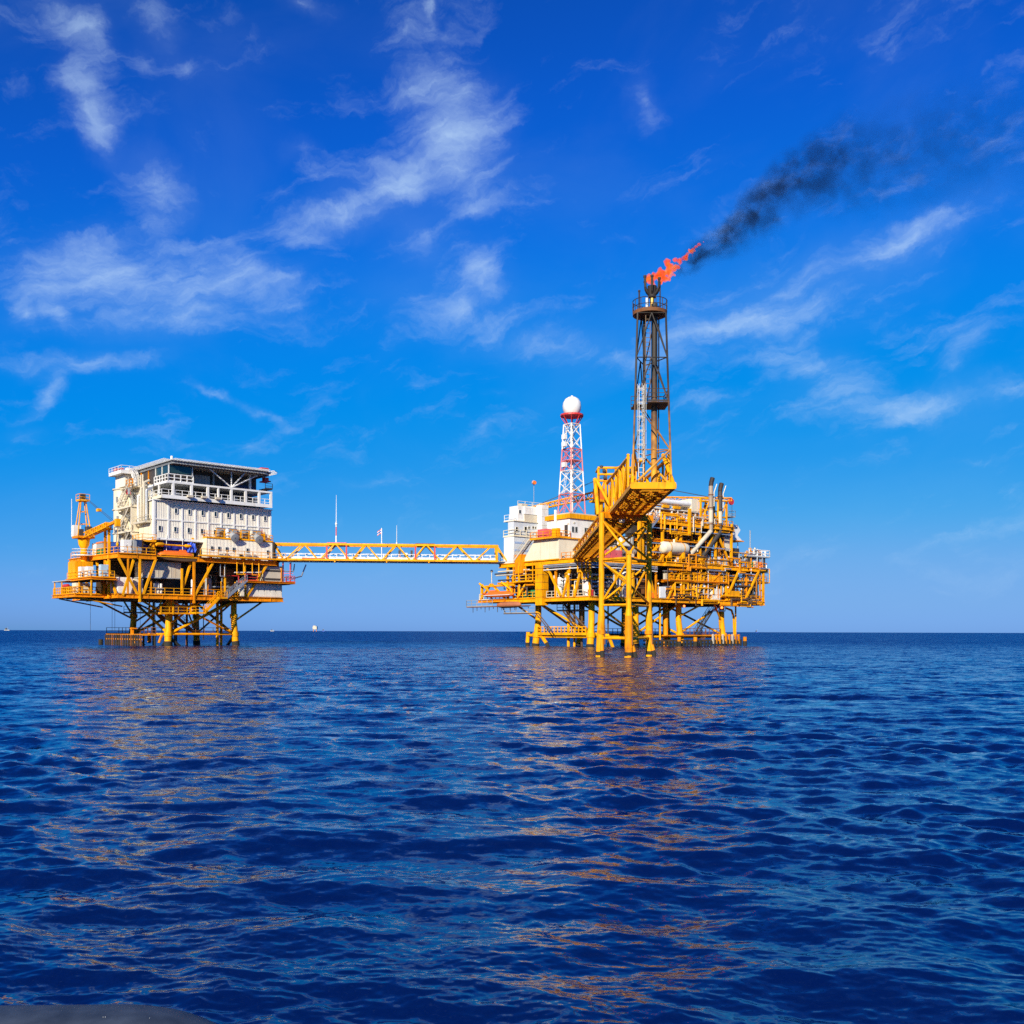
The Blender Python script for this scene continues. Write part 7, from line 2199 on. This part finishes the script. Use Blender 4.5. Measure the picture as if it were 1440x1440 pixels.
# ================================================================== the viewer's own boat: dark wet bulwark at the lower left
HB = bpy.data.materials.new('wet_bulwark')
HB.use_nodes = True
nt = HB.node_tree
pb = nt.nodes['Principled BSDF']
g = nt.nodes.new('ShaderNodeNewGeometry')
nz = nt.nodes.new('ShaderNodeTexNoise')
nz.inputs['Scale'].default_value = 14
nz.inputs['Detail'].default_value = 8
nt.links.new(g.outputs['Position'], nz.inputs['Vector'])
rp = nt.nodes.new('ShaderNodeValToRGB')
rp.color_ramp.elements[0].position, rp.color_ramp.elements[0].color = 0.3, (0.018, 0.028, 0.045, 1)
rp.color_ramp.elements[1].position, rp.color_ramp.elements[1].color = 0.75, (0.055, 0.075, 0.105, 1)
nt.links.new(nz.outputs['Fac'], rp.inputs[0])
nt.links.new(rp.outputs[0], pb.inputs['Base Color'])
pb.inputs['Roughness'].default_value = 0.62
BT2 = thing('boat', 'dark rounded bulwark of the photographer\'s boat at the lower left', 'boat', FW, (-3.0, 2.2, 0))
hb = MB()
yc, zc_ = 2.5, 1.482
prof = []
n = 14
for i in range(n + 1):
    a = math.pi * i / n
    prof.append((yc - 0.22 * math.cos(a), zc_ + 0.16 * math.sin(a)))
sec = [(yc - 0.22, 0.2)] + prof + [(yc + 0.30, 0.2), (yc + 0.34, -0.6), (yc - 0.2, -0.6)]
xs = [-9.0, -6.0, -4.0, -2.5, -1.6, -1.2, -1.05] + [-1.05 + 0.36 * (i / 14) for i in range(1, 15)]
vs, fs = [], []
m_ = len(sec)


def sag(x):
    t_ = max(0.0, (x + 1.05) / 0.36)
    return -0.075 * t_ ** 3.0 - 0.012 * max(0.0, -1.0 - x) ** 0.8


for i, x in enumerate(xs):
    t_ = max(0.0, (x + 1.05) / 0.36)
    for (y, z) in sec:
        zz = z if z < 0.5 else z + sag(x)
        yy = yc + (y - yc) * (1 - 0.45 * t_ ** 2)
        vs.append((x, yy, zz))
for i in range(len(xs) - 1):
    for j in range(m_):
        k = (j + 1) % m_
        fs.append((i * m_ + j, i * m_ + k, (i + 1) * m_ + k, (i + 1) * m_ + j))
fs.append(tuple(range(m_ - 1, -1, -1)))
fs.append(tuple((len(xs) - 1) * m_ + j for j in range(m_)))
hb._add(vs, fs).build('bulwark', HB, BT2, smooth=True)
rw = random.Random(9)
for i in range(30):
    x = rw.uniform(-1.28, -0.74)
    a = rw.uniform(0.7, 1.5)
    t_ = max(0.0, (x + 1.05) / 0.36)
    p = (x, yc - 0.22 * math.cos(a) * (1 - 0.45 * t_ ** 2), zc_ + 0.16 * math.sin(a) + sag(x))
    MB().ball(p, rw.uniform(0.0008, 0.0018), 6, 4).build('water_drop', LBO if i % 7 == 0 else GRY, BT2, smooth=True)

# ================================================================== repeats of a kind share a group
GROUPS = {'offshore_platform': 'oil platforms in view', 'lifeboat': 'lifeboats on the platforms', 'lifeboat_davit': 'lifeboat davits', 'tarpaulin': 'blue tarpaulins by the lifeboat', 'deck_cabin': 'cabins on the lower left deck',
          'locker': 'lockers on the decks', 'container': 'cargo containers on the upper decks', 'cabinet': 'cabinets on the decks', 'crate': 'crates on the decks', 'drum': 'drums at the right end of the upper deck', 'pump_skid': 'green pump skids',
          'pressure_vessel': 'horizontal vessels', 'separator_column': 'upright columns on the lower deck', 'exhaust_stack': 'exhaust stacks', 'boom_crane': 'lattice boom cranes', 'distant_ship': 'ships on the horizon'}
for o in list(col.objects):
    if o.parent is None and o.get('category') and not o.get('group'):
        b = o.name.split('.')[0]
        if b in GROUPS:
            o['group'] = GROUPS[b]
